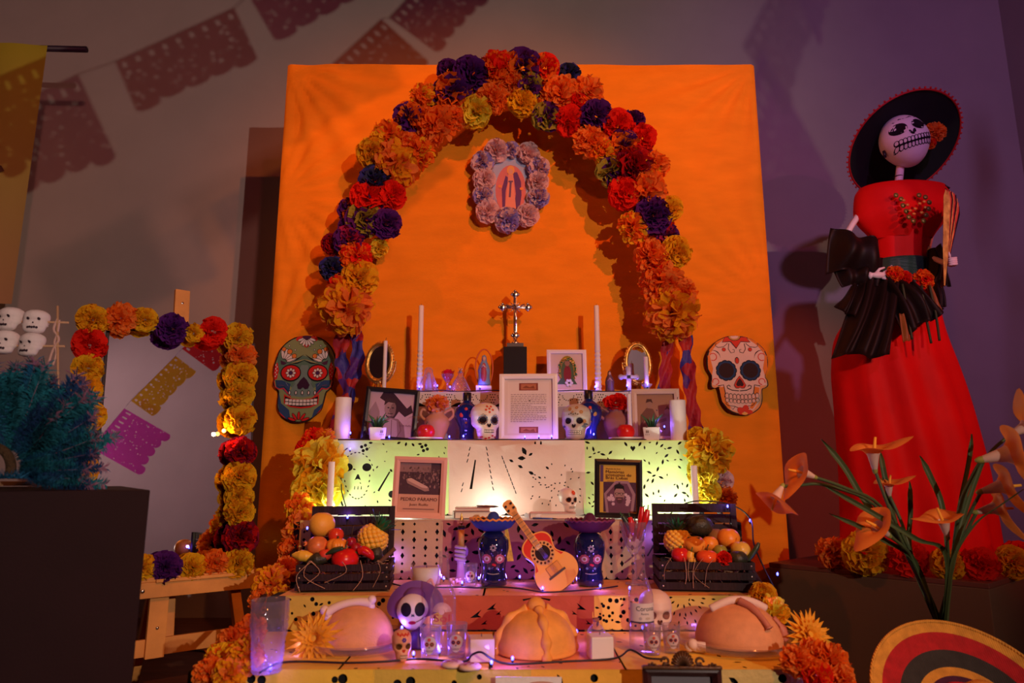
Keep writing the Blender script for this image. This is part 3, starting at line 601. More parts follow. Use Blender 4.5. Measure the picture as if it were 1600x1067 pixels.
mask('skull_mask', 'green and blue printed sugar skull mask with red eyes on the orange cloth', 420, 510, 6.667, [(360, 85), (250, 105), (160, 160), (95, 240), (65, 330), (48, 400), (45, 480), (55, 540), (48, 600), (75, 645), (108, 680), (105, 760), (108, 850), (145, 920), (200, 965), (270, 993), (350, 998), (430, 982), (500, 930), (560, 870), (585, 780), (605, 690), (640, 655), (668, 600), (670, 540), (692, 450), (700, 370), (680, 300), (640, 215), (570, 140), (470, 95)], (.24, .30, .14), paintL, 474, 592)
def paintR(A, q, s):
    OR, RD, CR, NV = (.85, .25, .03), (.70, .05, .02), (.86, .62, .50), (.015, .05, .14)
    pl = lambda c, pts: A.poly(c, [q(a, b) for a, b in pts])
    pl(CR, [(420, 100), (540, 120), (640, 190), (710, 290), (700, 420), (700, 530), (720, 610), (640, 620), (630, 780), (560, 870), (440, 905), (330, 870), (250, 780), (235, 620), (150, 610), (150, 530), (150, 420), (140, 290), (210, 190), (310, 120)])
    for m in (1, -1):
        f = lambda a, b: (425 + (a - 425) * m, b)
        pl(OR, [f(115, 300), f(135, 300), f(165, 440), f(150, 510), f(115, 440)]); pl(OR, [f(215, 640), f(270, 625), f(275, 740), f(330, 850), f(300, 860), f(240, 780)]); A.line(BK, [q(*f(a, b)) for a, b in ((205, 620), (265, 610), (278, 690), (270, 740))], 9 * s)
        pl(OR, [f(130, 240), f(210, 150), f(310, 105), f(300, 120), f(210, 190), f(140, 270)])
        A.arc(RD, *q(*f(170, 315)), 38 * s, radians(150 if m == 1 else 30), radians(-120 if m == 1 else 300), 9 * s, 14); A.arc(RD, *q(*f(185, 575)), 32 * s, radians(200 if m == 1 else -20), radians(-90 if m == 1 else 270), 9 * s, 14); A.arc(BK, *q(*f(165, 325)), 82 * s, radians(100 if m == 1 else 80), radians(0 if m == 1 else 180), 11 * s, 12, True)
        ex = 302 if m == 1 else 552
        A.petals(BK, *q(ex, 458), 55 * s, 112 * s, 36 * s, 11); A.petals(NV, *q(ex, 458), 55 * s, 103 * s, 28 * s, 11); A.ell((.03, .008, .008), *q(ex, 458), 80 * s)
        A.line(BK, [q(*f(a, b)) for a, b in ((420, 672), (350, 665), (305, 645), (298, 622), (320, 612), (335, 628))], 9 * s); A.line(BK, [q(*f(a, b)) for a, b in ((330, 170), (290, 205), (230, 215), (205, 200), (200, 178), (215, 172))], 6 * s); A.line(BK, [q(*f(a, b)) for a, b in ((345, 170), (335, 230), (360, 272), (395, 265), (398, 238), (380, 236))], 6 * s)
        A.ell(BK, *q(*f(288, 236)), 21 * s); A.ell(RD, *q(*f(288, 236)), 18 * s); A.line(BK, [q(*f(a, b)) for a, b in ((410, 850), (360, 830), (300, 825), (275, 800), (290, 792))], 6 * s); A.line(BK, [q(*f(a, b)) for a, b in ((370, 835), (345, 868), (335, 845))], 5 * s)
    pl(BK, [(270, 160), (305, 95), (535, 95), (572, 160), (470, 155), (418, 228), (360, 155)]); pl(RD, [(278, 155), (310, 100), (530, 100), (562, 155), (470, 148), (418, 218), (365, 148)]); A.ell(BK, *q(405, 98), 66 * s, 46 * s); A.ell((.6, .35, .08), *q(405, 98), 60 * s, 40 * s); A.ell(CR, *q(405, 98), 42 * s, 24 * s); A.poly(OR, [q(a, b) for a, b in ((330, 92), (480, 92), (480, 70), (330, 70))]) if 0 else None
    A.ell(BK, *q(419, 352), 22 * s, 36 * s); A.ell(RD, *q(419, 356), 17 * s, 30 * s)
    for (sc, c) in ((1, BK), (.92, RD), (.62, BK), (.54, (.05, .01, .01))): A.poly(c, [q(434 + a * sc, 585 + b * sc) for a, b in ((0, -72), (35, -30), (64, 30), (45, 60), (15, 62), (0, 50), (-15, 62), (-45, 60), (-64, 30), (-35, -30))])
    for j in range(9):
        for r_ in range(2): x = 276 + 39 * j + 0; o = -14 * ((j - 4) / 4) ** 2; A.ell(BK, *q(x + 17, 735 + o + 46 * r_), 21 * s, 32 * s if r_ == 0 else 24 * s, 0, 10, 1); A.ell((.85, .55, .42), *q(x + 17, 737 + o + 46 * r_), 17 * s, 27 * s if r_ == 0 else 19 * s, 0, 10, 1)
    A.petals(RD, *q(465, 900), 10 * s, 85 * s, 32 * s, 5, 0.05); A.ell((.9, .5, .1), *q(465, 908), 30 * s, 14 * s)
mask('skull_mask', 'cream and orange printed sugar skull mask with dark flower eyes on the orange cloth', 1090, 510, 6.667, [(420, 88), (310, 100), (200, 160), (125, 255), (102, 360), (110, 450), (145, 520), (132, 580), (135, 630), (165, 645), (215, 635), (225, 720), (245, 800), (310, 875), (390, 912), (470, 922), (550, 905), (630, 845), (660, 760), (665, 660), (700, 642), (730, 615), (725, 560), (705, 520), (735, 430), (742, 330), (715, 240), (640, 160), (540, 105)], OR_ if 0 else (.85, .40, .16), paintR, 1153, 586)

# ------------------------------------------------------------------ shared builders
WAX = mat('white_wax', (.88, .82, .80), .5, bump=.05, bscale=40, spec=.4); GOLD = mat('gold', (.85, .55, .15), .28, .9, bump=.5, bscale=60); DARK = mat('black_gloss', (.015, .012, .014), .3)
CER = mat('white_ceramic', (.82, .78, .80), .35); WHP = mat('white_paint', (.88, .82, .82), .45)
def candle(name, label, px, Y, z, pytop, wpx, group=None):
    x = xat(px, Y, z); h = zat(pytop, Y) - z; r = wpx / 2 * mpp(Y, z + h / 2)
    t = thing(name, label, 'candle', (x, Y, z + .002), group=group)
    one(lathe([(0, 0), (r * .97, 0), (r, .002), (r, h - .004), (r * .96, h), (r * .7, h - .003), (r * .2, h - .005), (0, h - .005)], 28), 'wax', WAX, t); one(tube([(0, 0, h - .006), (.001, 0, h + .006), (.003, 0, h + .014)], .0012, 6), 'wick', DARK, t); return t, h, r
def pframe(name, label, w, h, bar, m, art, loc, tilt, yaw=0, depth=.016, roll=0, cat='framed picture', mount=None, prof=0):
    """art is drawn in the opening's metres, origin at the opening centre"""
    t = thing(name, label, cat, loc, (0, 0, yaw)); Mx = RX(-tilt) @ RY(roll); mb = MB(); W, H = w / 2, h / 2
    o = [(-W, -H), (W, -H), (W, H), (-W, H)]; i_ = [(-W + bar, -H + bar), (W - bar, -H + bar), (W - bar, H - bar), (-W + bar, H - bar)]; mid = [(a[0] * .5 + b[0] * .5, a[1] * .5 + b[1] * .5) for a, b in zip(o, i_)]
    vs = []
    for lp, y in ((o, 0), (o, -depth * .85), (mid, -depth), (i_, -depth * (.8 if prof == 0 else .45)), (i_, -.002)): vs += [Vector((a, y, b + H)) for a, b in lp]
    fs = [[r * 4 + k, r * 4 + (k + 1) % 4, (r + 1) * 4 + (k + 1) % 4, (r + 1) * 4 + k] for r in range(4) for k in range(4)]
    one((xf(vs, Mx), fs), 'frame', m, t, sm=False)
    one((xf(boxg(w - .004, .004, h - .004, 0, (0, .002, H))[0], Mx), boxg(1, 1, 1)[1]), 'backing', mat('card_back', (.06, .04, .04), .8), t, sm=False)
    e = Mx.to_euler(); p = Mx @ Vector((0, -.001, H)); art.build('print', t, loc=p, rot=e)
    one(boxg(w - 2 * bar, .001, h - 2 * bar, 0), 'glass', PANE, t, p + Mx @ Vector((0, -depth * .5, 0)), e, sm=False)
    zz = h * .62; a = Mx @ Vector((0, .004, zz)); one(tube([a, Vector((0, a.y + .09 * (h / .3), .004))], [.006, .009], 6, flat=2), 'strut', mat('card_back', (.06, .04, .04), .8), t, sm=False); return t
SKL = [(0, .10, -.24, -.02), (.02, .17, -.32, .04), (.08, .225, -.36, .07), (.2, .25, -.375, .09), (.3, .265, -.38, .16), (.37, .33, -.365, .28), (.44, .355, -.365, .36), (.55, .35, -.375, .43), (.65, .362, -.395, .46), (.75, .358, -.385, .46), (.84, .325, -.345, .43), (.91, .262, -.275, .35), (.96, .18, -.18, .26), (.988, .10, -.08, .16)]
def skull(size, wide=1.0, jaw=1.0, seg=44, lev=36):
    zs = [i / lev for i in range(lev)]; vs = []; fs = []
    def itp(z):
        for a, b in zip(SKL, SKL[1:]):
            if a[0] <= z <= b[0]: k = (z - a[0]) / (b[0] - a[0]); k = k * k * (3 - 2 * k) * .5 + k * .5; return [a[i] + (b[i] - a[i]) * k for i in (1, 2, 3)]
        return list(SKL[-1][1:])
    for z in zs:
        hw, yf, yb = itp(z); hw *= wide * (jaw if z < .34 else 1); cy = (yf + yb) / 2 + .02
        for k in range(seg):
            a = 2 * pi * k / seg; x = hw * cos(a); sy = sin(a); y = cy + (yb - cy) * sy if sy > 0 else cy + (cy - yf) * math.copysign(abs(sy) ** .85, sy)
            if sy < 0:
                for ex in (-.155, .155): y += .10 * math.exp(-(((x - ex) / .085) ** 2 + ((z - .51) / .085) ** 2) * 1.2)
                y += .06 * math.exp(-((x / .05) ** 2 + ((z - .385) / .06) ** 2)); y -= .03 * math.exp(-((abs(x) - .21) ** 2 / .004 + (z - .40) ** 2 / .003)); y -= .02 * math.exp(-((z - .6) / .05) ** 2)
                y += .05 * math.exp(-((abs(x) - .24) ** 2 / .003 + (z - .24) ** 2 / .006))
            vs.append(Vector((x, y, z)) * size)
    for i in range(lev - 1):
        for k in range(seg): fs.append([i * seg + k, i * seg + (k + 1) % seg, (i + 1) * seg + (k + 1) % seg, (i + 1) * seg + k])
    vs.append(Vector((0, .04, 1)) * size); vs.append(Vector((0, -.13, 0)) * size); n = lev * seg
    for k in range(seg): fs.append([(lev - 1) * seg + k, (lev - 1) * seg + (k + 1) % seg, n]); fs.append([(k + 1) % seg, k, n + 1])
    return vs, fs
def teeth(A, s, c=(.75, .68, .6), z=.215, w=.17, n=7, rows=2, h=.05, gap=BK):
    A.rect(gap, -w * s, (z - h * 1.08) * s, w * s, (z + h * 1.08) * s, 12)
    for i in range(n):
        for r_ in range(rows): x = -w + 2 * w * (i + .08) / n; A.ell(c, (x + w * .84 / n) * s, (z + (.5 - r_) * h if rows == 2 else z) * s, w * .82 / n * s, (h * .44 if rows == 2 else h * .9) * s, 0, 8, 1)
def skull_thing(name, label, size, loc, yaw, m, paint=None, wide=1, tilt=0, jaw=1, cat='skull', cols=((.02, .01, .02), (.02, .01, .02))):
    t = thing(name, label, cat, loc, (0, 0, yaw)); g = skull(size, wide, jaw); mb = MB(); mb.add(g); b = mb.bvh(); e = (tilt, 0, 0); cr = mb.build('cranium', m, t, (0, 0, 0), e); A = Art()
    if paint: paint(A, size)
    for ex in (-.155, .155): A.ell(cols[0], ex * size, .51 * size, .085 * size, .08 * size)
    for sg in (-1, 1): A.ell(cols[1], sg * .022 * size, .375 * size, .026 * size, .05 * size, -sg * .35)
    A.build('painted_face', cr, bvh=b, far=-3 * size); return t
def bottle_text(*a): pass
# ------------------------------------------------------------------ top step
def spiral_taper(name, label, px, top, Y):
    x = xat(px, Y, Z0); h = zat(top, Y) - Z0; s = mpp(Y, 1.4); t = thing(name, label, 'candle', (x, Y, Z0 + .002))
    k = h * .48
    one(lathe([(0, 0), (5.6 * s, 0), (5.2 * s, .01)] + [((5.0 - .9 * (i / 54) + .55 * cos(i * pi / 3)) * s, .01 + (k - .01) * i / 54) for i in range(55)], 20), 'spiral_base', WAX, t)
    one(lathe([(4.1 * s, k - .002), (3.9 * s, h - .003), (3.4 * s, h), (0, h - .002)], 20), 'shaft', WAX, t); one(tube([(0, 0, h - .004), (0, 0, h + .008)], .001, 5), 'wick', DARK, t)
spiral_taper('taper_candle', 'tall white taper with spiral foot left of the silver cross, beside the black framed photo', 655, 478, 3.30)
spiral_taper('taper_candle', 'tall white taper with spiral foot right of the framed mosaic lady', 935, 478, 3.30)
CRY = glassy('crystal', (.95, .88, .95), .45, .14); REDG = mat('red_glass', (.65, .01, .02), .12, trans=.3, coat=.5)
def P0(px, Y=3.32): return (xat(px, Y, Z0), Y, Z0 + .002)
s0 = mpp(3.32, 1.3)
# veiled lady in clear glass
t = thing('glass_figurine', 'clear glass veiled lady figurine at the foot of the left taper', 'figurine', P0(669, 3.29))
one(lathe([(0, 0), (16 * s0, 0), (15 * s0, 4 * s0), (13 * s0, 14 * s0), (9 * s0, 24 * s0), (6.5 * s0, 30 * s0), (6.5 * s0, 35 * s0), (4 * s0, 39 * s0), (0, 40 * s0)], 24, lambda a, z: 1 + .06 * sin(9 * a) * (1 - z / (40 * s0))), 'veil', CRY, t)
one(lathe([(0, 2 * s0), (6 * s0, 2 * s0), (5 * s0, 14 * s0), (3 * s0, 24 * s0), (3.2 * s0, 29 * s0), (0, 33 * s0)], 12), 'body', mat('frosted_glass', (.8, .7, .85), .35, trans=.4), t)
# red rose in glass
t = thing('glass_rose', 'small red rose bloom on a clear glass stem between two glass figurines', 'rose', P0(699, 3.31))
one(lathe([(0, 0), (9 * s0, 0), (8 * s0, 2 * s0), (2 * s0, 5 * s0), (1.5 * s0, 16 * s0), (4 * s0, 19 * s0), (9 * s0, 26 * s0), (10 * s0, 30 * s0)], 16), 'stem', CRY, t)
mb = MB()
for k in range(7):
    a = k * 2.4; r_ = (11 - k) * s0; mb.add(gridg(lambda u, v, a=a, r_=r_: ((r_ * (.5 + .5 * v)) * cos(a + (u - .5) * 1.7), r_ * (.5 + .5 * v) * sin(a + (u - .5) * 1.7), (20 + 16 * v - 4 * (2 * u - 1) ** 2 * v + .3 * k) * s0), 6, 4))
mb.build('bloom', REDG, t)
# beaded bell skirt figurine
t = thing('glass_figurine', 'clear glass lady in a wide beaded skirt right of the glass rose', 'figurine', P0(719, 3.31))
one(lathe([(0, 0), (17 * s0, 0), (16 * s0, 5 * s0), (10 * s0, 18 * s0), (4.5 * s0, 27 * s0), (3.5 * s0, 30 * s0), (4.5 * s0, 33 * s0), (0, 37 * s0)], 24, lambda a, z: 1 + .05 * sin(8 * a)), 'skirt', CRY, t)
mb = MB()
for j in range(6):
    for k in range(10): a = 2 * pi * k / 10 + j * .3; r_ = (16.5 - 2.3 * j) * s0; mb.add(ellg((r_ * cos(a), r_ * sin(a), (3 + 4.4 * j) * s0), 1.1 * s0, 1.1 * s0, 1.1 * s0, 6, 4))
b = mb.build('bead_trim', GOLD, t); b['kind'] = 'stuff'
mb = MB(); mb.add(ellg((0, 0, 34 * s0), 3 * s0, 3 * s0, 3.4 * s0, 12, 8)); [mb.add(tube([(2.5 * s0 * cos(a), 2.5 * s0 * sin(a), 36 * s0), (3.2 * s0 * cos(a), 3.2 * s0 * sin(a), 40 * s0)], .5 * s0, 5)) for a in (0, 1.26, 2.5, 3.8, 5)]; mb.build('crowned_head', mat('silver', (.8, .78, .8), .2, 1), t)
# robed statue with halo
def lady(t, s, robe, dress, halo, skin=(.7, .45, .35)):
    one(lathe([(0, 0), (9 * s, 0), (9.5 * s, 3 * s), (8 * s, 12 * s), (9 * s, 22 * s), (7 * s, 30 * s), (4 * s, 36 * s), (3.6 * s, 40 * s), (2.8 * s, 44 * s), (0, 46 * s)], 20, lambda a, z: 1 + .06 * sin(7 * a + z * 60)), 'mantle', robe, t)
    one(ellg((0, -6 * s, 16 * s), 4.5 * s, 5 * s, 17 * s, 14, 10), 'dress', dress, t); one(ellg((0, -3.2 * s, 39 * s), 2.6 * s, 2.6 * s, 3.6 * s, 12, 8), 'face', mat('skin_paint', skin, .5), t); one(tube([(-4 * s, -6 * s, 24 * s), (-1 * s, -11 * s, 29 * s), (4 * s, -6 * s, 24 * s)], 1.6 * s, 6), 'praying_hands', mat('skin_paint', skin, .5), t)
    if halo: one(tube([(13 * s * sin(2 * pi * k / 24), 4 * s, 26 * s - 29 * s * cos(2 * pi * k / 24)) for k in range(25)], 1.1 * s, 6), 'halo', halo, t)
t = thing('lady_statue', 'painted robed lady statuette in an orange oval halo on a white block', 'statue', P0(756, 3.31)); one(boxg(24 * s0, 18 * s0, 11 * s0, .001, (0, 0, 5.5 * s0)), 'plinth', WHP, t, sm=False)
tt = bpy.data.objects.new('statuette', None); COL.objects.link(tt); tt.parent = t; tt.location = (0, 0, 12.5 * s0); lady(tt, s0 * 1.05, mat('robe_blue', (.22, .34, .55), .5), mat('dress_rose', (.5, .08, .12), .5), mat('halo_red', (.75, .14, .03), .5))
# crucifix
SIL = mat('silver', (.8, .78, .8), .2, 1); cy = 3.36; s = mpp(cy, 1.4)
t = thing('block_plinth', 'black square block under the silver cross', 'plinth', (xat(805, cy, Z0), cy, Z0 + .002)); hb = zat(544, cy) - Z0 - .002; one(boxg(36 * s, 30 * s, hb, .003, (0, 0, hb / 2)), 'block', mat('black_felt', (.012, .010, .010), .8, bump=.1), t, sm=False)
t = thing('crucifix', 'ornate silver cross with a figure on a small stepped foot, above the black block', 'cross', (xat(805, cy, 1.4), cy, Z0 + .004 + hb)); H = zat(455, cy) - (Z0 + hb + .004)
one(boxg(26 * s, 20 * s, 6 * s, .002, (0, 0, 3 * s)), 'foot', mat('grey_stone', (.12, .11, .11), .5), t, sm=False)
mb = MB(); mb.add(lathe([(0, 6 * s), (9 * s, 6 * s), (6 * s, 9 * s), (3 * s, 12 * s), (4 * s, 15 * s), (2 * s, 18 * s), (0, 18 * s)], 16)); cz = H - 26 * s
mb.add(boxg(5 * s, 3 * s, H - 22 * s, .001, (0, 0, 18 * s + (H - 24 * s) / 2))); mb.add(boxg(36 * s, 3 * s, 5 * s, .001, (0, 0, cz)))
for (x, z) in ((0, H - 5 * s), (-20 * s, cz), (20 * s, cz), (0, 20 * s)):
    mb.add(ellg((x, 0, z), 6 * s, 3 * s, 6 * s, 12, 8)); [mb.add(ellg((x + 5 * s * cos(a), 0, z + 5 * s * sin(a)), 2.6 * s, 2.4 * s, 2.6 * s, 8, 6)) for a in (0, pi / 2, pi, pi * 1.5)]
for k in range(12): a = 2 * pi * k / 12 + .26; mb.add(tube([(4 * s * cos(a), 0, cz + 4 * s * sin(a)), (11 * s * cos(a), 0, cz + 11 * s * sin(a))], [1.2 * s, .4 * s], 5))
mb.build('cross', SIL, t); mb = MB(); mb.add(tube([(-15 * s, -3 * s, cz + 4 * s), (-6 * s, -4 * s, cz), (0, -4 * s, cz - 2 * s), (6 * s, -4 * s, cz), (15 * s, -3 * s, cz + 4 * s)], [1 * s, 1.4 * s, 2.2 * s, 1.4 * s, 1 * s], 8)); mb.add(tube([(0, -4 * s, cz), (0, -5 * s, cz - 12 * s), (1.5 * s, -6 * s, cz - 20 * s), (0, -4 * s, cz - 32 * s)], [2.6 * s, 2.4 * s, 2 * s, 1.2 * s], 8)); mb.add(ellg((0, -4.5 * s, cz + 4 * s), 2 * s, 2 * s, 2.6 * s, 10, 6)); mb.build('figure', SIL, t)
# white framed mosaic
fy = 3.35; s = mpp(fy, 1.36); fw, fh = 62 * s, zat(537, fy) - zat(606, fy)
A = Art(); A.rect((.80, .62, .50), -.5 * fw, -.5 * fh, .5 * fw, .5 * fh)
A.ell((.42, .30, .03), 1 * s, 2 * s, 14 * s, 24 * s); A.ell((.10, .16, .06), 1 * s, -1 * s, 10 * s, 20 * s); A.poly((.08, .15, .08), [(x * s, z * s) for x, z in ((-9, -10), (-16, -20), (16, -20), (10, -10))]); A.ell((.28, .03, .03), 1 * s, -4 * s, 6 * s, 14 * s); A.ell((.4, .2, .12), 1 * s, 14 * s, 4 * s, 5 * s)
m_ = pframe('framed_mosaic', 'white framed glittering mosaic of a robed lady beside the right taper', fw, fh, 6 * s, WHP, A, (xat(886, fy, 1.3), fy, Z0 + .004), .08, 0, .014)
mb = MB(); mg = MB()
for k in range(60):
    a = -.5 + (pi + 1.0) * k / 59; r_ = U(.82, 1.05)
    (mb if R() < .7 else mg).add(ellg((s * (1 + 14 * r_ * cos(a)), -.006, fh / 2 + s * (0 + 22 * r_ * sin(a))), 1.3 * s, 1.2 * s, 1.3 * s, 6, 4))
b = mb.build('gold_beads', GOLD, m_, rot=(-.08, 0, 0)); b['kind'] = 'stuff'; b = mg.build('green_beads', mat('green_bead', (.02, .25, .08), .25), m_, rot=(-.08, 0, 0)); b['kind'] = 'stuff'
mb = MB(); [mb.add(ellg((3 * s + 4 * s * cos(a), -.006, fh / 2 - 18 * s + 4 * s * sin(a)), 2.6 * s, 1.5 * s, 2.6 * s, 8, 6)) for a in [2 * pi * k / 6 for k in range(6)]]; mb.build('white_flower', CER, m_, rot=(-.08, 0, 0))
# saint statue
t = thing('saint_statue', 'small dark robed statue standing right of the right taper', 'statue', P0(953, 3.31)); lady(t, s0 * .78, mat('robe_brown', (.14, .06, .05), .5), mat('robe_grey', (.20, .12, .16), .5), None, (.3, .15, .1)); one(boxg(16 * s0, 12 * s0, 2 * s0, 0, (0, 0, 1 * s0)), 'base', DARK, t, sm=False)
# small violet cross
t = thing('glass_cross', 'small pale glass cross before the right gold mirror', 'cross', P0(983, 3.28)); mb = MB(); mb.add(boxg(7 * s0, 4 * s0, 24 * s0, .002, (0, 0, 12 * s0))); mb.add(boxg(24 * s0, 4 * s0, 6 * s0, .002, (0, 0, 24 * s0))); mb.add(boxg(7 * s0, 4 * s0, 14 * s0, .002, (0, 0, 30 * s0)))
for x, z in ((-12, 24), (12, 24), (0, 37)): mb.add(ellg((x * s0, 0, z * s0), 4.5 * s0, 2.2 * s0, 4.5 * s0, 10, 6))
mb.add(boxg(14 * s0, 9 * s0, 3 * s0, .001, (0, 0, 1.5 * s0))); mb.build('cross', mat('frosted_glass', (.8, .7, .85), .35, trans=.4), t)
# candle with flower holder
t, h, r = candle('taper_candle', 'short white taper in a petal shaped holder before the right gold mirror', 1011, 3.28, Z0, 558, 7); mb = MB()
for k in range(6): a = k * pi / 3; mb.add(gridg(lambda u, v, a=a: ((r + .016 * v) * cos(a + (u - .5) * .9), (r + .016 * v) * sin(a + (u - .5) * .9), .022 + .018 * v * v), 4, 4))
mb.add(lathe([(0, 0), (.014, 0), (.012, .004), (r * 1.2, .01), (r * 1.3, .03)], 16)); mb.build('petal_holder', mat('frosted_glass', (.8, .7, .85), .35, trans=.4), t)
# oval gold mirrors
MIR = mat('mirror_silver', (.85, .85, .86), .02, 1)
def gmirror(label, px, py, rx, ry, Y, tilt, yaw, z):
    s = mpp(Y, 1.4); c = at(px, py, Y); h = c.z - z; t = thing('gold_mirror', label, 'mirror', (c.x, Y, z), (0, 0, yaw)); Mx = T(0, 0, h) @ RX(tilt); mb = MB(); ring = []
    for k in range(48): a = 2 * pi * k / 48; ring.append((a, (rx * s) * cos(a), (ry * s) * sin(a)))
    pa = [Vector((x, 0, z_)) for a, x, z_ in ring]; pa.append(pa[0]); mb.add(tube(pa, 3.0 * s, 8, False)); mb.add(tube([p * .9 for p in pa], 1.3 * s, 6, False))
    for k in range(40): a = 2 * pi * k / 40; mb.add(ellg(((rx + 2.4) * s * cos(a), 0, (ry + 2.4) * s * sin(a)), 2.3 * s, 1.8 * s, 2.3 * s, 6, 4))
    mb.build('frame', GOLD, t, (0, 0, h), (tilt, 0, 0)); one(prism([(x * .9, z_ * .9) for a, x, z_ in ring], .003, 0), 'glass', MIR, t, (0, 0, h), (tilt, 0, 0), sm=False)
    mb = MB(); yk = sin(0) ; lo = h - ry * s; mb.add(tube([(0, .0 - ry * s * sin(-tilt) * -1, max(.003, lo)), (0, .0, .004)], .004, 6))
    arcp = [Vector(((rx + 4.5) * s * cos(a), .012, h + (ry + 3) * s * sin(a))) for a in [pi + pi * k / 20 for k in range(21)]]; mb.add(tube(arcp, 1.6 * s, 6)); [mb.add(ellg(p, 2.2 * s, 2 * s, 2.2 * s, 6, 4)) for p in arcp[::2]]
    mb.add(lathe([(0, 0), (15 * s, 0), (13 * s, 3 * s), (4 * s, 6 * s), (3 * s, max(7 * s, lo)), (0, max(7 * s, lo))], 16)); mb.build('stand', GOLD, t); return t
# a shelf block under the left mirror stands behind the black framed photo
t = thing('mirror_riser', 'dark box behind the black framed photo, under the left gold mirror', 'box', (xat(598, 3.20, Z1), 3.20, Z1 + .003)); hz = zat(612, 3.2) - Z1 - .004; one(boxg(.13, .06, hz, .003, (0, 0, hz / 2)), 'body', BLACK, t, sm=False)
gmirror('oval gold framed mirror on the left, reflecting a candle, above the black framed photo', 593, 566, 21, 30, 3.20, -.10, -.28, Z1 + .004 + hz)
gmirror('oval gold framed mirror on the right of the top step behind the glass cross', 997, 568, 20, 31, 3.36, -.04, .25, Z0 + .003)
t, h, r = candle('taper_candle', 'plain white taper reflected in the left gold mirror, just before it', 597, 3.165, Z1, 533, 6)

# ------------------------------------------------------------------ fourth step
def P1(px, Y): return (xat(px, Y, Z1), Y, Z1 + .003)
candle('pillar_candle', 'white pillar candle at the left end of the fourth step', 534, 2.985, Z1 + .001, 622, 25)
candle('pillar_candle', 'white pillar candle at the right end of the fourth step', 1061, 2.985, Z1 + .001, 626, 25)
GR = lambda v, w=1.0: (v, v * .72 * w, v * .66 * w)
# black framed portrait
y = 3.04; s = mpp(y, 1.1); w, h = 84 * s, 84 * s; A = Art(); A.rect((.62, .42, .46), -w / 2, -h / 2, w / 2, h / 2); q = lambda a, b: (a * s, b * s)
A.poly((.05, .02, .035), [q(-14, 38), q(-2, 38), q(24, 12), q(30, 18), q(34, 6), q(22, -2), q(12, 6), q(2, -12), q(-8, -2), q(0, 14), q(-20, 26)]); A.poly((.40, .26, .28), [q(-36, 0), q(-26, 20), q(-18, 4), q(-14, -34), q(-36, -34)])
A.poly((.30, .17, .17), [q(-22, -36), q(-14, -12), q(-2, -4), q(12, -6), q(22, -16), q(26, -36)]); A.poly((.50, .34, .33), [q(-16, -36), q(-8, -14), q(0, -6), q(10, -9), q(14, -36)]); A.line((.22, .12, .12), [q(2, -8), q(4, -36)], 1.2 * s); A.line((.2, .1, .1), [q(14, -10), q(18, -24), q(12, -36)], 1.5 * s)
A.ell((.42, .27, .24), -2 * s, 10 * s, 9 * s, 13 * s); A.ell((.26, .15, .14), 2.5 * s, 8 * s, 4.5 * s, 11 * s); A.poly((.06, .03, .035), [q(-12, 14), q(-11, 24), q(-4, 27), q(5, 23), q(8, 12), q(4, 19), q(-6, 20)]); A.ell(BK, -5 * s, 11 * s, 1.8 * s, .9 * s); A.ell(BK, 2 * s, 11 * s, 1.8 * s, .9 * s); A.line(BK, [q(-5, 2), q(-1, 1.5), q(3, 2)], 1 * s); A.line((.2, .1, .1), [q(-2, 10), q(-3, 5), q(0, 4.5)], .9 * s)
A.text((.15, .06, .08), 'Juan Rulfo', 16 * s, -17 * s, 4.2 * s, 0, 17 * s)
pframe('framed_photo', 'black framed photo of a man before a dark cross, beside the left pillar candle', w, h, 7 * s, DARK, A, P1(606, y), .12, .10, .016, .07)
# framed letter
y = 3.0; s = mpp(y, 1.1); w, h = 92 * s, zat(582, y) - Z1 - .006; A = Art(); A.rect((.86, .72, .62), -w / 2, -h / 2, w / 2, h / 2); A.rect((.92, .80, .72), -.5 * w + 13 * s, -.5 * h + 12 * s, .5 * w - 13 * s, .5 * h - 12 * s)
for (zz, hh) in ((33, 6), (-36, 5)):
    A.rect((.30, .07, .05), -15 * s, (zz - hh) * s, 15 * s, (zz + hh) * s); A.rect((.55, .2, .1), -12 * s, (zz - hh + 1.6) * s, 12 * s, (zz + hh - 1.6) * s); A.poly((.30, .08, .04), [q_ for q_ in [(-10 * s, (zz - 2) * s), (-4 * s, (zz + 2) * s), (2 * s, (zz - 1) * s), (8 * s, (zz + 2) * s), (10 * s, (zz - 3) * s)]])
rl = random.Random(3)
for k in range(16):
    x = -28.0; e = 28 if k not in (6, 11, 15) else rl.uniform(4, 20)
    while x < e: l = min(rl.uniform(2, 6), e - x); A.rect((.42, .30, .28), x * s, (20 - 2.9 * k) * s, (x + l) * s, (21 - 2.9 * k) * s); x += l + 1.2
pframe('framed_letter', 'tall white framed page of small text at the centre of the fourth step', w, h, 8 * s, WHP, A, P1(826, y), .10, -.05, .016)
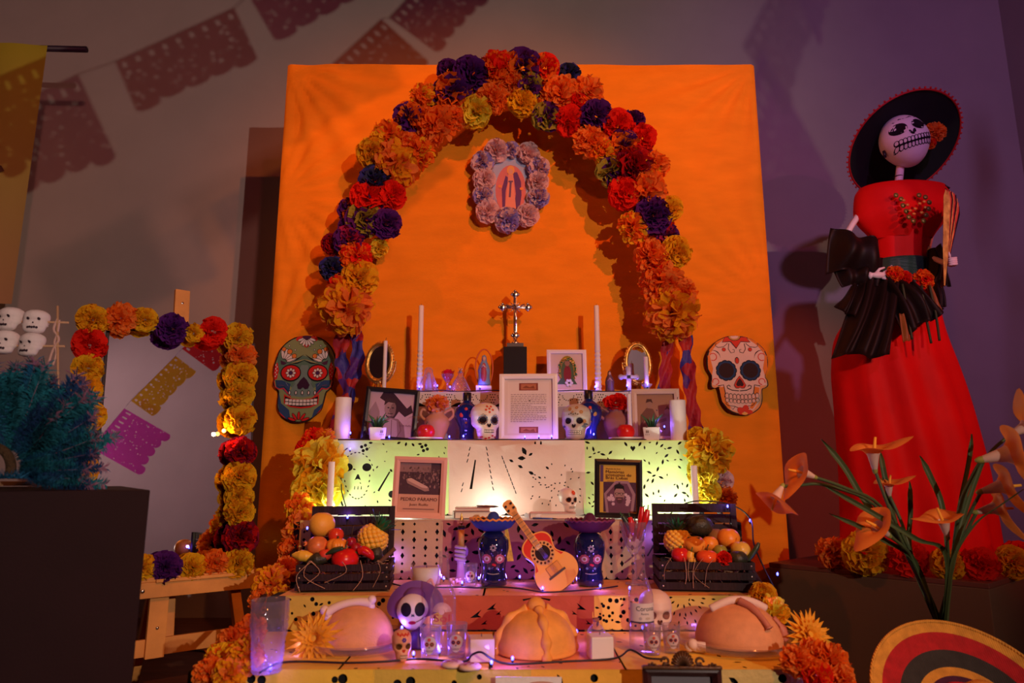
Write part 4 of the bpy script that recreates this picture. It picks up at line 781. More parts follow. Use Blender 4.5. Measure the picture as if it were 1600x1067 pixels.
# framed sepia photo
y = 3.07; s = mpp(y, 1.12); w, h = 74 * s, zat(606, y) - Z1 - .006; A = Art(); A.rect((.48, .24, .13), -w / 2, -h / 2, w / 2, h / 2); q = lambda a, b: (a * s, b * s)
A.poly((.22, .09, .05), [q(-26, -36), q(-24, 0), q(-14, 12), q(-4, 10), q(4, -8), q(2, -36)]); A.ell((.45, .24, .15), -10 * s, 18 * s, 5 * s, 7 * s); A.poly((.1, .04, .03), [q(-15, 20), q(-13, 26), q(-6, 26), q(-4, 19), q(-8, 22)]); A.poly((.50, .29, .22), [q(-2, -6), q(14, 0), q(26, -3), q(24, -20), q(10, -36), q(4, -36)]); A.poly((.34, .16, .1), [q(-22, -8), q(-6, -10), q(16, -4), q(16, -9), q(-6, -16), q(-22, -14)]); A.ell((.5, .3, .22), 18 * s, 6 * s, 5 * s, 6 * s); A.poly((.15, .06, .04), [q(13, 8), q(18, 15), q(24, 7), q(18, 10)])
pframe('framed_photo', 'pale wooden framed sepia photo of two seated people behind the right pillar candle', w, h, 8 * s, mat('blond_wood', (.72, .52, .40), .5, bump=.1), A, P1(1027, y), .10, -.10, .016)
# succulents
def succulent(label, px, Y, mirror=1):
    s = mpp(Y, 1.03); t = thing('potted_succulent', label, 'potted plant', P1(px, Y)); v, f = boxg(26 * s, 26 * s, 20 * s, .003, (0, 0, 10 * s)); v = [Vector((p.x * (.85 + .15 * p.z / (20 * s)), p.y * (.85 + .15 * p.z / (20 * s)), p.z)) for p in v]; one((v, f), 'pot', CER, t, rot=(0, 0, .25 * mirror), sm=False)
    A = Art(); [A.rect((.25, .2, .2), (4 + 2.4 * k) * s * mirror, 11 * s, (5.6 + 2.4 * k) * s * mirror, 15 * s) for k in range(2)]; [A.rect((.3, .25, .25), (3 + 2.4 * k) * s * mirror, 8 * s, (4.4 + 2.4 * k) * s * mirror, 9 * s) for k in range(3)]; A.build('print', t, y0=-13.1 * s, rot=(0, 0, .25 * mirror)); one(boxg(22 * s, 22 * s, 1 * s, 0, (0, 0, 19.8 * s)), 'soil', mat('soil', (.05, .03, .02), .9), t, sm=False)
    for k in range(13):
        a = k * 2.4; l = U(18, 30) * s; b = U(.2, .9); me = tube([(3 * s * cos(a), 3 * s * sin(a), 19 * s), (3 * s * cos(a) + l * .45 * sin(b) * cos(a), 3 * s * sin(a) + l * .45 * sin(b) * sin(a), 19 * s + l * .5), (3 * s * cos(a) + l * sin(b) * cos(a), 3 * s * sin(a) + l * sin(b) * sin(a), 19 * s + l * cos(b) * .9)], [2.2 * s, 2.6 * s, .2 * s], 6, flat=.5); one(me, 'leaf', mat('succulent_green', (.05, .14, .06), .45, var=.2), t)
succulent('spiky succulent in a white square pot before the black framed photo', 589, 2.965)
succulent('spiky succulent in a white square pot before the sepia photo', 1019, 2.965, -1)
# apples on plates
def apple(name, label, cat, loc, r, m, sq=.92, stem=True, dim=.16, rot=(0, 0, 0), seg=24):
    t = thing(name, label, cat, loc, rot); pr = []
    for k in range(19): a = pi * k / 18; pr.append((r * sin(a), r * sq * (1 - cos(a)) - (dim * r * max(0, cos(a)) ** 6 if 0 else 0)))
    pr = [(p, z - dim * 2 * r * math.exp(-(p / (r * .3)) ** 2) * (1 if z > r * sq else -.5)) for p, z in pr]; pr[0] = (0, pr[0][1]); pr[-1] = (0, pr[-1][1]); lo = min(z for p, z in pr)
    one(lathe([(p, z - lo) for p, z in pr], seg, lambda a, z: 1 + .02 * sin(3 * a + 1)), 'flesh', m, t); H = pr[-1][1] - lo
    if stem: one(tube([(0, 0, H - .002), (.002, 0, H + .3 * r), (.006, 0, H + .55 * r)], [.05 * r, .045 * r, .07 * r], 6), 'stem', mat('stem_brown', (.08, .05, .02), .7), t)
    return t, H
REDF = mat('red_fruit', (.72, .015, .012), .28, var=.2, vscale=20); PLATE = CER
def dish(label, px, Y, r_px, z=Z1):
    s = mpp(Y, z); t = thing('plate', label, 'plate', (xat(px, Y, z), Y, z + .003)); one(lathe([(0, 0), (r_px * .55 * s, 0), (r_px * .6 * s, 1.2 * s), (r_px * s, 3.8 * s), (r_px * s, 4.6 * s), (r_px * .6 * s, 2.4 * s), (0, 2.2 * s)], 28), 'dish', CER, t); return 2.2 * s
d = dish('white plate under the red ball fruit left of the skulls', 665, 2.985, 27); apple('red_apple', 'shiny red apple on the plate before the two handled vase', 'apple', (xat(665, 2.985, Z1), 2.985, Z1 + .0035 + d), 14 * mpp(2.98, 1), REDF)
d = dish('white plate under the red fruit beside the thin taper', 978, 2.99, 27); apple('red_apple', 'shiny red apple before the sepia photo and thin taper', 'apple', (xat(978, 2.985, Z1), 2.985, Z1 + .0035 + d), 14 * mpp(2.98, 1), REDF)
t = thing('wine_glass', 'clear glass bowl tipped on its side beside the left red apple', 'glass', (xat(640, 2.96, Z1), 2.96, Z1 + .003)); s = mpp(2.96, 1.0)
one(lathe([(17 * s, 0), (19 * s, 8 * s), (18 * s, 20 * s), (13 * s, 29 * s), (4 * s, 33 * s), (0, 33.5 * s)], 24), 'bowl', PANE, t, (0, 0, 18.8 * s), (0, 0, 0)).rotation_euler = (0, 1.57 - .15, .5)
# two handled vase with flower
def amphora(label, px, Y, top, m, fk):
    s = mpp(Y, 1.1); t = thing('two_handled_vase', label, 'vase', P1(px, Y)); h = zat(top, Y) - Z1; k = h / 46
    one(lathe([(0, 0), (8 * k, 0), (9 * k, 2 * k), (15 * k, 16 * k), (18 * k, 26 * k), (16 * k, 33 * k), (10 * k, 38 * k), (9 * k, 42 * k), (12 * k, 46 * k), (10.5 * k, 46 * k), (7 * k, 40 * k), (0, 39 * k)], 28), 'body', m, t)
    for sg in (-1, 1): one(tube(smooth_path([(sg * 16 * k, 0, 30 * k), (sg * 23 * k, 0, 37 * k), (sg * 21 * k, 0, 45 * k), (sg * 14 * k, 0, 43 * k), (sg * 10 * k, 0, 40 * k)], 5), 2.1 * k, 8), 'handle', m, t)
    return t, h, k
TERR = mat('terracotta', (.62, .30, .17), .7, bump=.1, bscale=40, var=.12)
t, h, k = amphora('terracotta two handled vase with a pink flower beside the left blue bottle', 682, 3.09, 640, TERR, 'W')
p = Vector(t.location) + Vector((0, 0, h + .012)); f = thing('pink_flower', 'pink silk flower in the left two handled vase', 'flower', p); flower('O', (0, 0, .01), .052, f, (0, -.6, 1), 'bloom', .7).material_slots[0].material = mat('silk_pink', (.85, .30, .26), .7, transl=.2); one(tube([(0, 0, 0), (0, .0, -.05)], .003, 6), 'stem', mat('stem_green', (.06, .15, .04), .6), f)
t, h, k = amphora('terracotta two handled vase with a red flower beside the right blue bottle', 964, 3.10, 638, mat('terracotta_dark', (.34, .13, .10), .7, bump=.1, var=.12), 'R')
p = Vector(t.location) + Vector((0, 0, h + .012)); f = thing('red_flower', 'red silk rose in the right two handled vase', 'flower', p); flower('R', (0, 0, .01), .058, f, (0, -.6, 1), 'bloom', .7); one(tube([(0, 0, 0), (0, .0, -.05)], .003, 6), 'stem', mat('stem_green', (.06, .15, .04), .6), f)
candle('taper_candle', 'thin white taper before the right two handled vase', 985, 3.035, Z1 + .001, 616, 7)
# blue skull bottles
BLUE = mat('cobalt_glass', (.012, .03, .28), .06, trans=.35, coat=.6); BLUED = mat('cobalt_black', (.010, .012, .07), .06, coat=.8, spec=.8)
def bluebottle(label, px, Y, top, mirror=1):
    h = zat(top, Y) - Z1; t = thing('blue_bottle', label, 'bottle', P1(px, Y)); k = h / 68
    one(lathe([(0, 0), (9 * k, 0), (11 * k, 2 * k), (10 * k, 12 * k), (11 * k, 20 * k), (16 * k, 30 * k), (18 * k, 38 * k), (16.5 * k, 46 * k), (10 * k, 52 * k), (6 * k, 55 * k), (5 * k, 62 * k), (0, 62 * k)], 28), 'body', BLUE, t); one(lathe([(5.8 * k, 57 * k), (6 * k, 68 * k), (5 * k, 68.6 * k), (0, 68.6 * k)], 18), 'stopper', DARK, t)
    for (x, z, m, r_) in ((-6, 36, 'flower_red', 3.4), (6, 36, 'flower_yellow', 3.2), (0, 44, 'flower_red', 2.4), (0, 26, 'flower_yellow', 1.8)): one(ellg((x * k, -sqrt(max(0, 17.2 ** 2 - x * x)) * k + (.6 if z > 40 else .2 if z > 30 else 3.6) * k, z * k), r_ * k, 1.2 * k, r_ * k, 10, 6), 'painted_dot', mat(m, (.6, .05, .03) if 'red' in m else (.5, .3, .05), .4), t)
bluebottle('cobalt skull shaped bottle with black stopper left of the framed page', 729, 3.10, 615)
bluebottle('cobalt skull shaped bottle with black stopper behind the grey painted skull', 921, 3.09, 612)
# painted skulls
def paint1(A, s):
    for ex in (-.155, .155): A.petals((.10, .14, .22), ex * s, .51 * s, .06 * s, .125 * s, .04 * s, 10); A.petals((.4, .16, .05), ex * s, .51 * s, .05 * s, .105 * s, .02 * s, 10, .3)
    for (x, z) in ((0, .8), (-.09, .77), (.09, .77), (0, .71), (-.05, .86), (.05, .86)): A.ell((.65, .1, .05), x * s, z * s, .03 * s)
    for (x, z) in ((-.18, .08), (0, .06), (.18, .08), (-.08, .04), (.09, .11)): A.ell((.55, .05, .08), x * s, z * s, .032 * s, .022 * s)
    teeth(A, s, (.8, .72, .62), .225, .13, 6, 1, .035); 
    for sg in (-1, 1): A.ell((.12, .12, .16), sg * .25 * s, .3 * s, .045 * s, .07 * s); A.line((.3, .2, .1), [(sg * .05 * s, .62 * s), (sg * .17 * s, .66 * s), (sg * .28 * s, .6 * s)], .015 * s, True)
y = 2.985; s = mpp(y, 1.06); skull_thing('painted_skull', 'white painted skull with blue ringed eyes beside the left blue bottle', 60 * s, P1(758, y), .32, mat('skull_white', (.82, .72, .62), .35, var=.06), paint1, 1.02)
def paint2(A, s):
    teeth(A, s, (.8, .72, .6), .2, .19, 9, 2, .045)
    for (x, z, r_) in ((-.1, .82, .05), (.08, .86, .045), (.2, .74, .05), (-.02, .74, .03), (.27, .5, .05)): A.petals((.45, .20, .06), x * s, z * s, .01 * s, r_ * s, .02 * s, 6)
    for (x, z) in ((.26, .36), (.3, .42), (-.28, .36)): A.ell((.10, .10, .14), x * s, z * s, .05 * s, .03 * s)
    for k in range(5): A.ell((.1, .08, .05), (-.12 + .06 * k) * s, (.68 + .02 * (k % 2)) * s, .018 * s)
skull_thing('painted_skull', 'grey painted skull with two rows of teeth right of the framed page', 58 * s, P1(901, y), -.28, mat('skull_grey', (.50, .44, .38), .4, var=.15, vscale=25), paint2, 1.08)
# ------------------------------------------------------------------ third step
def P2(px, Y): return (xat(px, Y, Z2), Y, Z2 + .004)
y = 2.66; s = mpp(y, .78); w, h = 83 * s, zat(713, y) - Z2 - .006; A = Art(); q = lambda a, b: (a * s, b * s); iw, ih = w / 2 - 9 * s, h / 2 - 9 * s
A.rect((.78, .42, .32), -w / 2, -h / 2, w / 2, h / 2); A.rect((.10, .05, .07), -iw, -.28 * ih, iw, ih); A.rect((.35, .2, .2), -iw, .62 * ih, iw * .5, ih); rq = random.Random(8)
for k in range(110):
    x, z = rq.uniform(-.95, .95) * iw, rq.uniform(0, .8) * ih; c = rq.uniform(.05, .4); A.ell((c, c * .55, c * .55), x, z, rq.uniform(.8, 1.7) * s, rq.uniform(1.2, 2.6) * s, 0, 6, 1)
A.poly((.45, .26, .24), [q(-22, 12), q(-15, 14), q(14, 0), q(15, -5), q(8, -6), q(-20, 6)]); A.poly((.75, .48, .42), [q(-20, 13), q(-14, 14), q(13, 1), q(11, -1), q(3, 0), q(-19, 10)])
A.text((.09, .03, .04), 'PEDRO P\u00c1RAMO', 0, -.54 * ih, 7 * s, .5, iw * 1.75); A.text((.09, .03, .04), 'Juan Rulfo', 0, -.73 * ih, 5 * s, .5, iw * .9); A.rect((.3, .14, .14), -iw * .75, -.88 * ih, iw * .75, -.85 * ih)
pframe('framed_cover', 'pale pink framed black and white cover on the third step left of the stacked notebook', w, h, 9 * s, mat('pink_frame', (.78, .40, .32), .55, bump=.06), A, P2(653, y), .06, .02, .016, .03, 'framed picture')
y = 2.67; s = mpp(y, .78); w, h = 74 * s, zat(717, y) - Z2 - .006; A = Art(); iw, ih = w / 2 - 9 * s, h / 2 - 9 * s
A.rect((.72, .44, .06), -w / 2, -h / 2, w / 2, h / 2); A.rect((.12, .06, .16), -iw, .28 * ih, -iw + 5 * s, ih); A.rect((.08, .03, .07), -iw + 5 * s, -ih, iw, .28 * ih); A.poly((.38, .22, .30), [q(-18, -44), q(-22, -8), q(-4, 12), q(16, 12), q(27, -8), q(22, -44)]); A.poly((.16, .06, .12), [q(-14, -44), q(-18, -9), q(-3, 8), q(14, 8), q(22, -9), q(18, -44)])
A.ell((.42, .24, .24), 2 * s, -8 * s, 8 * s, 11 * s); A.poly(BK, [q(-6, -4), q(-6, 5), q(2, 8), q(9, 4), q(10, -5), q(7, 0), q(-3, 0)]); A.line(BK, [q(-5, -7), q(9, -7)], 1 * s); [A.ell(BK, x * s, -8 * s, 2.6 * s, 2 * s) for x in (-2, 5)]; [A.ell((.5, .32, .3), x * s, -8 * s, 1.8 * s, 1.3 * s) for x in (-2, 5)]; A.poly((.1, .04, .06), [q(-4, -13), q(8, -13), q(6, -21), q(2, -23), q(-2, -21)]); A.line((.5, .2, .2), [q(-1, -16), q(5, -16)], 1.2 * s)
for k in range(16): sg = -1 if k % 2 else 1; A.petals((.70, .48, .62), (2 + sg * rq.uniform(9, 17)) * s, rq.uniform(-26, -6) * s, 0, rq.uniform(2.5, 4) * s, 1 * s, 6)
A.text((.07, .03, .03), 'Machado de Assis', -iw + 9 * s, .82 * ih, 3 * s, 0, iw * .82)
for k, tx in enumerate(('Mem\u00f3rias', 'p\u00f3stumas de', 'Br\u00e1s Cubas')): A.text((.06, .02, .02), tx, -iw + 9 * s, (.66 - .13 * k) * ih, 6.3 * s, 0, iw * (1.02, 1.42, 1.22)[k])
A.rect((.2, .1, .05), -iw + 11 * s, .31 * ih, -iw + 22 * s, .325 * ih)
pframe('framed_cover', 'black framed yellow cover with a man among white flowers, on the third step', w, h, 8 * s, DARK, A, P2(966, y), .06, -.06, .02, .03, 'framed picture', prof=1)
candle('slim_candle', 'slim white candle at the left end of the third step behind the fruit crate', 514, 2.72, Z2 + .001, 722, 10)
candle('slim_candle', 'slim white candle at the right end of the third step behind the fruit crate', 1088, 2.72, Z2 + .001, 728, 10)
# books and pens
PAGE = mat('book_pages', (.80, .72, .62), .8, bump=.1, bscale=200, stretch=(1, 1, 8))
def book(name, label, px, Y, w, d, h, yaw, cov, z=Z2 + .004, spiral=False):
    t = thing(name, label, 'book', (xat(px, Y, z), Y, z), (0, 0, yaw)); one(boxg(w - .006, d - .008, h - .004, 0, (.001, 0, h / 2)), 'pages', PAGE, t, sm=False)
    for zz in (.001, h - .001): one(boxg(w, d, .002, .0006, (0, 0, zz)), 'cover', cov, t, sm=False)
    if not spiral: one(boxg(.002, d, h, .0006, (-w / 2, 0, h / 2)), 'spine', cov, t, sm=False)
    else:
        mb = MB()
        for k in range(22): c = Vector((-w / 2 + .006 + (w - .012) * k / 21, d / 2, h / 2)); mb.add(tube([c + Vector((0, .006 * cos(a), .009 * sin(a))) for a in [2 * pi * i / 10 for i in range(11)]], .0012, 5, False))
        b = mb.build('spiral_binding', SIL, t); b['kind'] = 'stuff'
    return t
COVR = mat('cover_rose', (.72, .42, .40), .5); COVG = mat('cover_grey', (.45, .36, .36), .6)
book('notebook', 'thick closed book with pale pages beside the pink framed cover', 737, 2.70, .135, .10, .024, .12, COVG)
book('spiral_notebook', 'spiral bound notebook lying on the thick closed book', 738, 2.725, .13, .09, .010, .10, COVR, Z2 + .004 + .0255, True)
book('book', 'rose covered book lying under the small pale skull', 864, 2.70, .17, .12, .020, -.08, COVR)
def pen(name, label, px, Y, z, l, yaw, m, r=.0035):
    t = thing(name, label, 'pen', (xat(px, Y, z), Y, z + r), (0, 0, yaw)); one(tube([(-l / 2, 0, 0), (l * .3, 0, 0)], r, 8), 'barrel', m, t); one(tube([(l * .3, 0, 0), (l * .42, 0, 0), (l / 2, 0, 0)], [r * .9, r * .6, r * .15], 8), 'tip', DARK, t)
pen('pen', 'dark brown pen lying on the spiral notebook', 762, 2.70, Z2 + .0405, .085, -.25, mat('brown_lacquer', (.12, .03, .03), .3), .0045)
t = thing('rolled_paper', 'rolled white paper lying between the guitar head and the rose covered book', 'paper', (xat(833, 2.665, Z2), 2.665, Z2 + .0125), (0, 0, -.65)); one(tube([(-.035, 0, 0), (.035, 0, 0)], .008, 12), 'roll', mat('paper_white', (.85, .84, .86), .7), t); one(tube([(-.036, 0, 0), (.036, 0, 0)], .0045, 10), 'inner_turn', PAGE, t)
pen('pencil', 'thin blue pencil beside the rolled white paper', 852, 2.615, Z2 + .003, .10, -.5, mat('blue_lacquer', (.05, .1, .4), .3), .003)
def paint3(A, s):
    for ex in (-.155, .155): A.petals((.35, .12, .04), ex * s, .51 * s, .06 * s, .12 * s, .03 * s, 10)
    A.petals((.7, .08, .03), .05 * s, .8 * s, .01 * s, .1 * s, .04 * s, 6); teeth(A, s, (.85, .75, .66), .2, .15, 6, 2, .04)
    for sg in (-1, 1): A.ell((.06, .06, .05), sg * .24 * s, .28 * s, .05 * s, .06 * s)
y = 2.69; s = mpp(y, .75); skull_thing('small_skull', 'small pale skull with a red flower on its brow on the rose covered book', 37 * s, (xat(888, y, Z2), y, Z2 + .0255), .45, mat('skull_cream', (.85, .70, .62), .35), paint3, 1.05)
# LED lamps hidden behind the frames
LED = mat('led_lens', (.95, 1, .88), .5, emit=6)
for k, (px, Y, e, lab) in enumerate(((636, 2.84, 1.0, 'round white LED lamp behind the pink framed cover'), (770, 2.83, .9, 'round white LED lamp behind the toy guitar head'), (990, 2.83, 1.0, 'round white LED lamp behind the black framed yellow cover'), (520, 2.80, 2.6, 'round white LED lamp behind the left slim candle'), (1066, 2.80, 2.4, 'round white LED lamp behind the right slim candle'))):
    t = thing('led_lamp', lab, 'lamp', (xat(px, Y, Z2), Y, Z2 + .004)); one(lathe([(0, 0), (.018, 0), (.018, .007), (.016, .009), (0, .009)], 20), 'body', mat('white_plastic', (.8, .8, .8), .4), t); one(lathe([(0, .0095), (.013, .0095), (.012, .0115), (0, .012)], 16), 'lens', LED, t)
    point('led_light', (t.location.x, Y, Z2 + .035), (.93, 1, .80), e, .012)

# ------------------------------------------------------------------ second step: crates of fruit
CRW = mat('crate_wood', (.026, .011, .013), .6, spec=.25, bump=.2, bscale=30, var=.3, vscale=10, stretch=(6, 1, 1)); SCREW = mat('screw_steel', (.7, .65, .6), .3, 1); STRAWM = mat('straw', (.62, .36, .22), .8, transl=.1)
def crate(label, pxl, pxr, Y, yaw, topbox, toplid):
    pc = (pxl + pxr) / 2; s = mpp(Y, .53); w = (pxr - pxl) * s; h = zat(topbox, Y) - Z3 - .004; d = .20; t = thing('fruit_crate', label, 'crate', (xat(pc, Y, Z3), Y, Z3 + .004), (0, 0, yaw)); th = .007; sh = (h - .02) / 3
    for k in range(3):
        z = .004 + sh / 2 + k * (sh + .008)
        for y_ in (0, d): one(boxg(w, th, sh, .001, (0, y_, z)), 'slat', CRW, t, sm=False)
        for x_ in (-1, 1): one(boxg(th, d - th, sh, .001, (x_ * (w / 2 - th / 2), d / 2, z)), 'side_slat', CRW, t, sm=False)
        for x_ in (-1, 1): one(ellg((x_ * (w / 2 - .012), -th / 2 - .0005, z), .003, .0015, .003, 8, 6), 'screw', SCREW, t)
    for x_ in (-1, 1):
        for y_ in (th, d - th): one(boxg(.014, .012, h - .006, .001, (x_ * (w / 2 - .014), y_ + (.003 if y_ < .1 else -.003), h / 2)), 'post', CRW, t, sm=False)
    one(boxg(w - .016, d - .01, .006, 0, (0, d / 2, .006)), 'bottom_board', CRW, t, sm=False)
    H = zat(toplid, Y + d + .02) - Z3 - .004 - h - .005; n = 5; lh = (H - .005 * (n - 1)) / n; M_ = T(0, d + .008, h + .004) @ RX(-.06); e = M_.to_euler()
    lid = bpy.data.objects.new('lid', None); COL.objects.link(lid); lid.parent = t; lid.location = M_.translation; lid.rotation_euler = e
    for x_ in (-1, 1): one(boxg(.02, .01, H, .001, (x_ * (w * .43 + .006), -.004, H / 2)), 'lid_rail', CRW, lid, sm=False)
    for k in range(n): one(boxg(w * .86, .007, lh, .001, (0, 0, lh / 2 + k * (lh + .005))), 'lid_slat', CRW, lid, sm=False)
    for x_ in (-1, 1): one(tube([(x_ * w * .3 - .012, d + .004, h), (x_ * w * .3 + .012, d + .004, h)], .004, 8), 'hinge', DARK, t)
    mb = MB(); rs = random.Random(int(pxl))
    for k in range(170):
        x, yy, z = rs.uniform(-.44, .44) * w, rs.uniform(.02, d - .03), rs.uniform(.03, h - .012); p = [Vector((x, yy, z))]; v = Vector((rs.uniform(-1, 1), rs.uniform(-1, 1), rs.uniform(-.3, .3))) * .02
        for i in range(3): p.append(p[-1] + v); v = v + Vector((rs.uniform(-1, 1), rs.uniform(-1, 1), rs.uniform(-1, 1))) * .012
        p = [Vector((max(-w * .46, min(w * .46, a.x)), max(.012, min(d - .02, a.y)), max(.012, min(h - .006, a.z)))) for a in p]; mb.add(tube(p, .0012, 4, False, .5))
    for k in range(6):
        x = rs.uniform(-.46, .46) * w; p = [Vector((x, .015, h - .004)), Vector((x + rs.uniform(-.02, .02), -.006, h + .012)), Vector((x + rs.uniform(-.03, .03), -.012, h - rs.uniform(.015, .04))), Vector((x + rs.uniform(-.04, .04), -.010, h - rs.uniform(.04, .08)))]; mb.add(tube(smooth_path(p, 4), .0011, 4, False, .5))
    o = mb.build('straw', STRAWM, None, t.location, (0, 0, yaw)); tag(o, 'pale paper straw filling ' + label.split(' crate')[0].replace('dark', 'the dark') + ' crate', 'straw'); o['kind'] = 'stuff'
    return t, h
cl, ch = crate('dark slatted crate with open lid left of the toy guitar, full of fruit', 462, 608, 2.29, .10, 882, 790)
cr, ch2 = crate('dark slatted crate with open lid on the right, full of fruit', 1032, 1180, 2.29, -.10, 878, 786)
FM = {}
def fm(n, c, **k): return mat('fruit_' + n, c, k.pop('rough', .32), **k)
def ball(name, label, cat, px, py, rpx, Y, m, sq=.95, stem=False, rot=(0, 0, 0), dim=.06):
    c = at(px, py, Y); r = rpx * mpp(Y, c.z); t, H = apple(name, label, cat, (c.x, Y, c.z - r * sq), r, m, sq, stem, dim, rot, 28); return t, r, H
def longf(name, label, cat, pts, rad, Y, m, stemc=None, dy=None, part='flesh', stemat=0, stl=.012):
    P = [at(a, b, Y + (dy[i] if dy else 0)) for i, (a, b) in enumerate(pts)]; c = P[0].copy(); s = mpp(Y, c.z); P = [p - c for p in P]; n = 6; PP = smooth_path(P, n); RR = []
    for i in range(len(PP)): k = i / n; j = min(int(k), len(rad) - 2); RR.append((rad[j] + (rad[j + 1] - rad[j]) * (k - j)) * s)
    t = thing(name, label, cat, c); one(tube(PP, RR, 12), part, m, t)
    if stemc: d = (PP[0] - PP[1]).normalized(); one(tube([PP[0] - d * .001, PP[0] + d * stl * .6, PP[0] + d * stl + Vector((0, 0, stl * .3))], [.0022, .0016, .002], 6), 'stem', stemc, t)
    return t
GST = mat('stem_green', (.06, .15, .04), .6); SB = mat('stem_brown', (.08, .05, .02), .7)
def pineapple(label, px0, py0, px1, py1, rpx, Y, crown):
    a, b = at(px0, py0, Y), at(px1, py1, Y + .01); s = mpp(Y, a.z); ax = (b - a); L = ax.length; q = Vector((0, 0, 1)).rotation_difference(ax); t = thing('pineapple', label, 'pineapple', a, q.to_euler()); r = rpx * s; pr = [(0, 0)] + [(r * min(1, (sin(pi * (.06 + .88 * i / 14)) ** .45)), L * i / 14) for i in range(15)] + [(0, L)]
    one(lathe(pr, 24), 'flesh', fm('pineapple', (.92, .55, .06), rough=.4), t); mb = MB()
    for j in range(8):
        for k in range(11):
            z = L * (j + .7) / 8.6; rr = r * sin(pi * (.06 + .88 * z / L)) ** .45; an = 2 * pi * (k + .5 * (j % 2)) / 11; c = Vector((rr * cos(an), rr * sin(an), z)); mb.add(ellg((0, 0, 0), r * .2, r * .26, r * .2, 8, 5), 0, True, T(*c) @ RZ(an))
    e = mb.build('scale', fm('pineapple_scale', (.90, .50, .05), rough=.4), t); e['kind'] = 'stuff'
    for k in range(26):
        an = k * 2.4; ti = .1 + .9 * k / 26; l = crown * s * U(.8, 1.1); one(gridg(lambda u, v: (cos(an) * (r * .25 + l * sin(ti) * v * (1 + .3 * v)) - sin(an) * (u - .5) * r * .38 * (1 - v * .9), sin(an) * (r * .25 + l * sin(ti) * v * (1 + .3 * v)) + cos(an) * (u - .5) * r * .38 * (1 - v * .9), L - .002 + l * cos(ti) * v + .1 * r * abs(u - .5)), 3, 5), 'leaf', fm('pineapple_leaf', (.012, .14, .05), rough=.35), t)
# left crate
ball('grapefruit', 'large yellow orange grapefruit at the top left of the left crate', 'grapefruit', 503, 818, 20, 2.41, fm('grapefruit', (.92, .46, .05), bump=.15, bscale=300, rough=.45), .97)
ball('plum', 'small shiny red plum below the large grapefruit', 'plum', 525, 835, 12, 2.375, fm('plum', (.70, .05, .02), rough=.2))
pineapple('yellow pineapple lying tilted at the right of the left crate', 572, 858, 593, 826, 21, 2.40, 24)
t, r, H = ball('pomegranate', 'orange red pomegranate at the left side of the left crate', 'pomegranate', 496, 851, 16, 2.355, fm('pomegranate', (.75, .20, .05), var=.3, vscale=30), .92)
for k in range(5): a = k * 1.257; one(tube([(-r * .9, 0, r), (-r * 1.15, r * .15 * cos(a), r + r * .15 * sin(a)), (-r * 1.3, r * .3 * cos(a), r + r * .3 * sin(a))], [r * .12, r * .1, r * .01], 5), 'calyx', fm('pomegranate', (.75, .20, .05)), t)
c = at(527, 852, 2.35); s = mpp(2.35, .6); t = thing('small_pumpkin', 'small ribbed orange pumpkin behind the big red apple', 'pumpkin', c - Vector((0, 0, 11 * s))); one(lathe([(0, 2 * s)] + [(18 * s * sin(pi * i / 14) ** .8, 11 * s - 11 * s * cos(pi * i / 14)) for i in range(1, 14)] + [(0, 20 * s)], 48, lambda a, z: .86 + .14 * abs(cos(a * 4))), 'flesh', fm('pumpkin', (.90, .30, .03)), t); one(tube([(0, 0, 19 * s), (1 * s, 0, 25 * s)], 1.6 * s, 6), 'stem', SB, t)
for k, (a, b, r_) in enumerate(((549, 846, 8), (556, 855, 8.5))): 
    t, r, H = ball('cherry', ('dark red cherry with upright stem left of the pineapple', 'lower dark red cherry tucked against the pineapple')[k], 'cherry', a, b, r_, 2.345, fm('cherry', (.35, .01, .015), rough=.15)); one(tube([(0, 0, H - .001), (.002, 0, H + .02), (.006, 0, H + .038)], .0011, 5), 'stem', SB, t)
t, r, H = ball('red_apple', 'big red apple with a dark leaf at the front of the left crate', 'apple', 539, 873, 21, 2.325, REDF, .88, True); one(gridg(lambda u, v: (-.004 - .026 * v, -.006 + (u - .5) * .018 * sin(pi * min(.97, v + .05)), H + .003 + .006 * sin(pi * v)), 5, 7), 'leaf', fm('dark_leaf', (.03, .08, .03)), t)
t, r, H = ball('red_apple', 'small red apple with thin stem beside the dark avocado', 'apple', 508, 866, 10, 2.325, fm('smallapple', (.72, .06, .03)), .9, True)
longf('avocado', 'dark green avocado lying at the front left of the left crate', 'avocado', [(478, 880), (495, 874), (511, 872)], [3, 11, 6], 2.32, fm('avocado', (.04, .035, .02), bump=.3, bscale=150, rough=.4))
longf('green_chilli', 'dark green chilli pepper lying on the small pumpkin', 'chilli', [(536, 857), (522, 860), (509, 866)], [3.5, 4.5, 1], 2.305, fm('green_chilli', (.03, .05, .02)), GST)
longf('star_fruit', 'yellow pointed fruit at the left corner of the left crate', 'fruit', [(456, 867), (470, 868), (480, 869), (490, 868)], [1.5, 9, 8.5, 2], 2.325, fm('starfruit', (.88, .50, .05)))
longf('red_chilli', 'curved red chilli pepper beside the big red apple', 'chilli', [(560, 862), (568, 860), (578, 866), (583, 874)], [5, 7.5, 6.5, 2], 2.32, fm('red_chilli', (.62, .015, .015), rough=.2), GST)
longf('avocado', 'dark round avocado under the tilted pineapple', 'avocado', [(583, 874), (588, 866), (587, 856)], [4, 10, 7], 2.34, fm('avocado', (.04, .035, .02)))
longf('cinnamon_stick', 'brown stick jutting from the right side of the left crate', 'stick', [(594, 878), (606, 867), (617, 857)], [3.2, 3.2, 3.2], 2.325, fm('cinnamon', (.16, .07, .04), rough=.7, bump=.3))
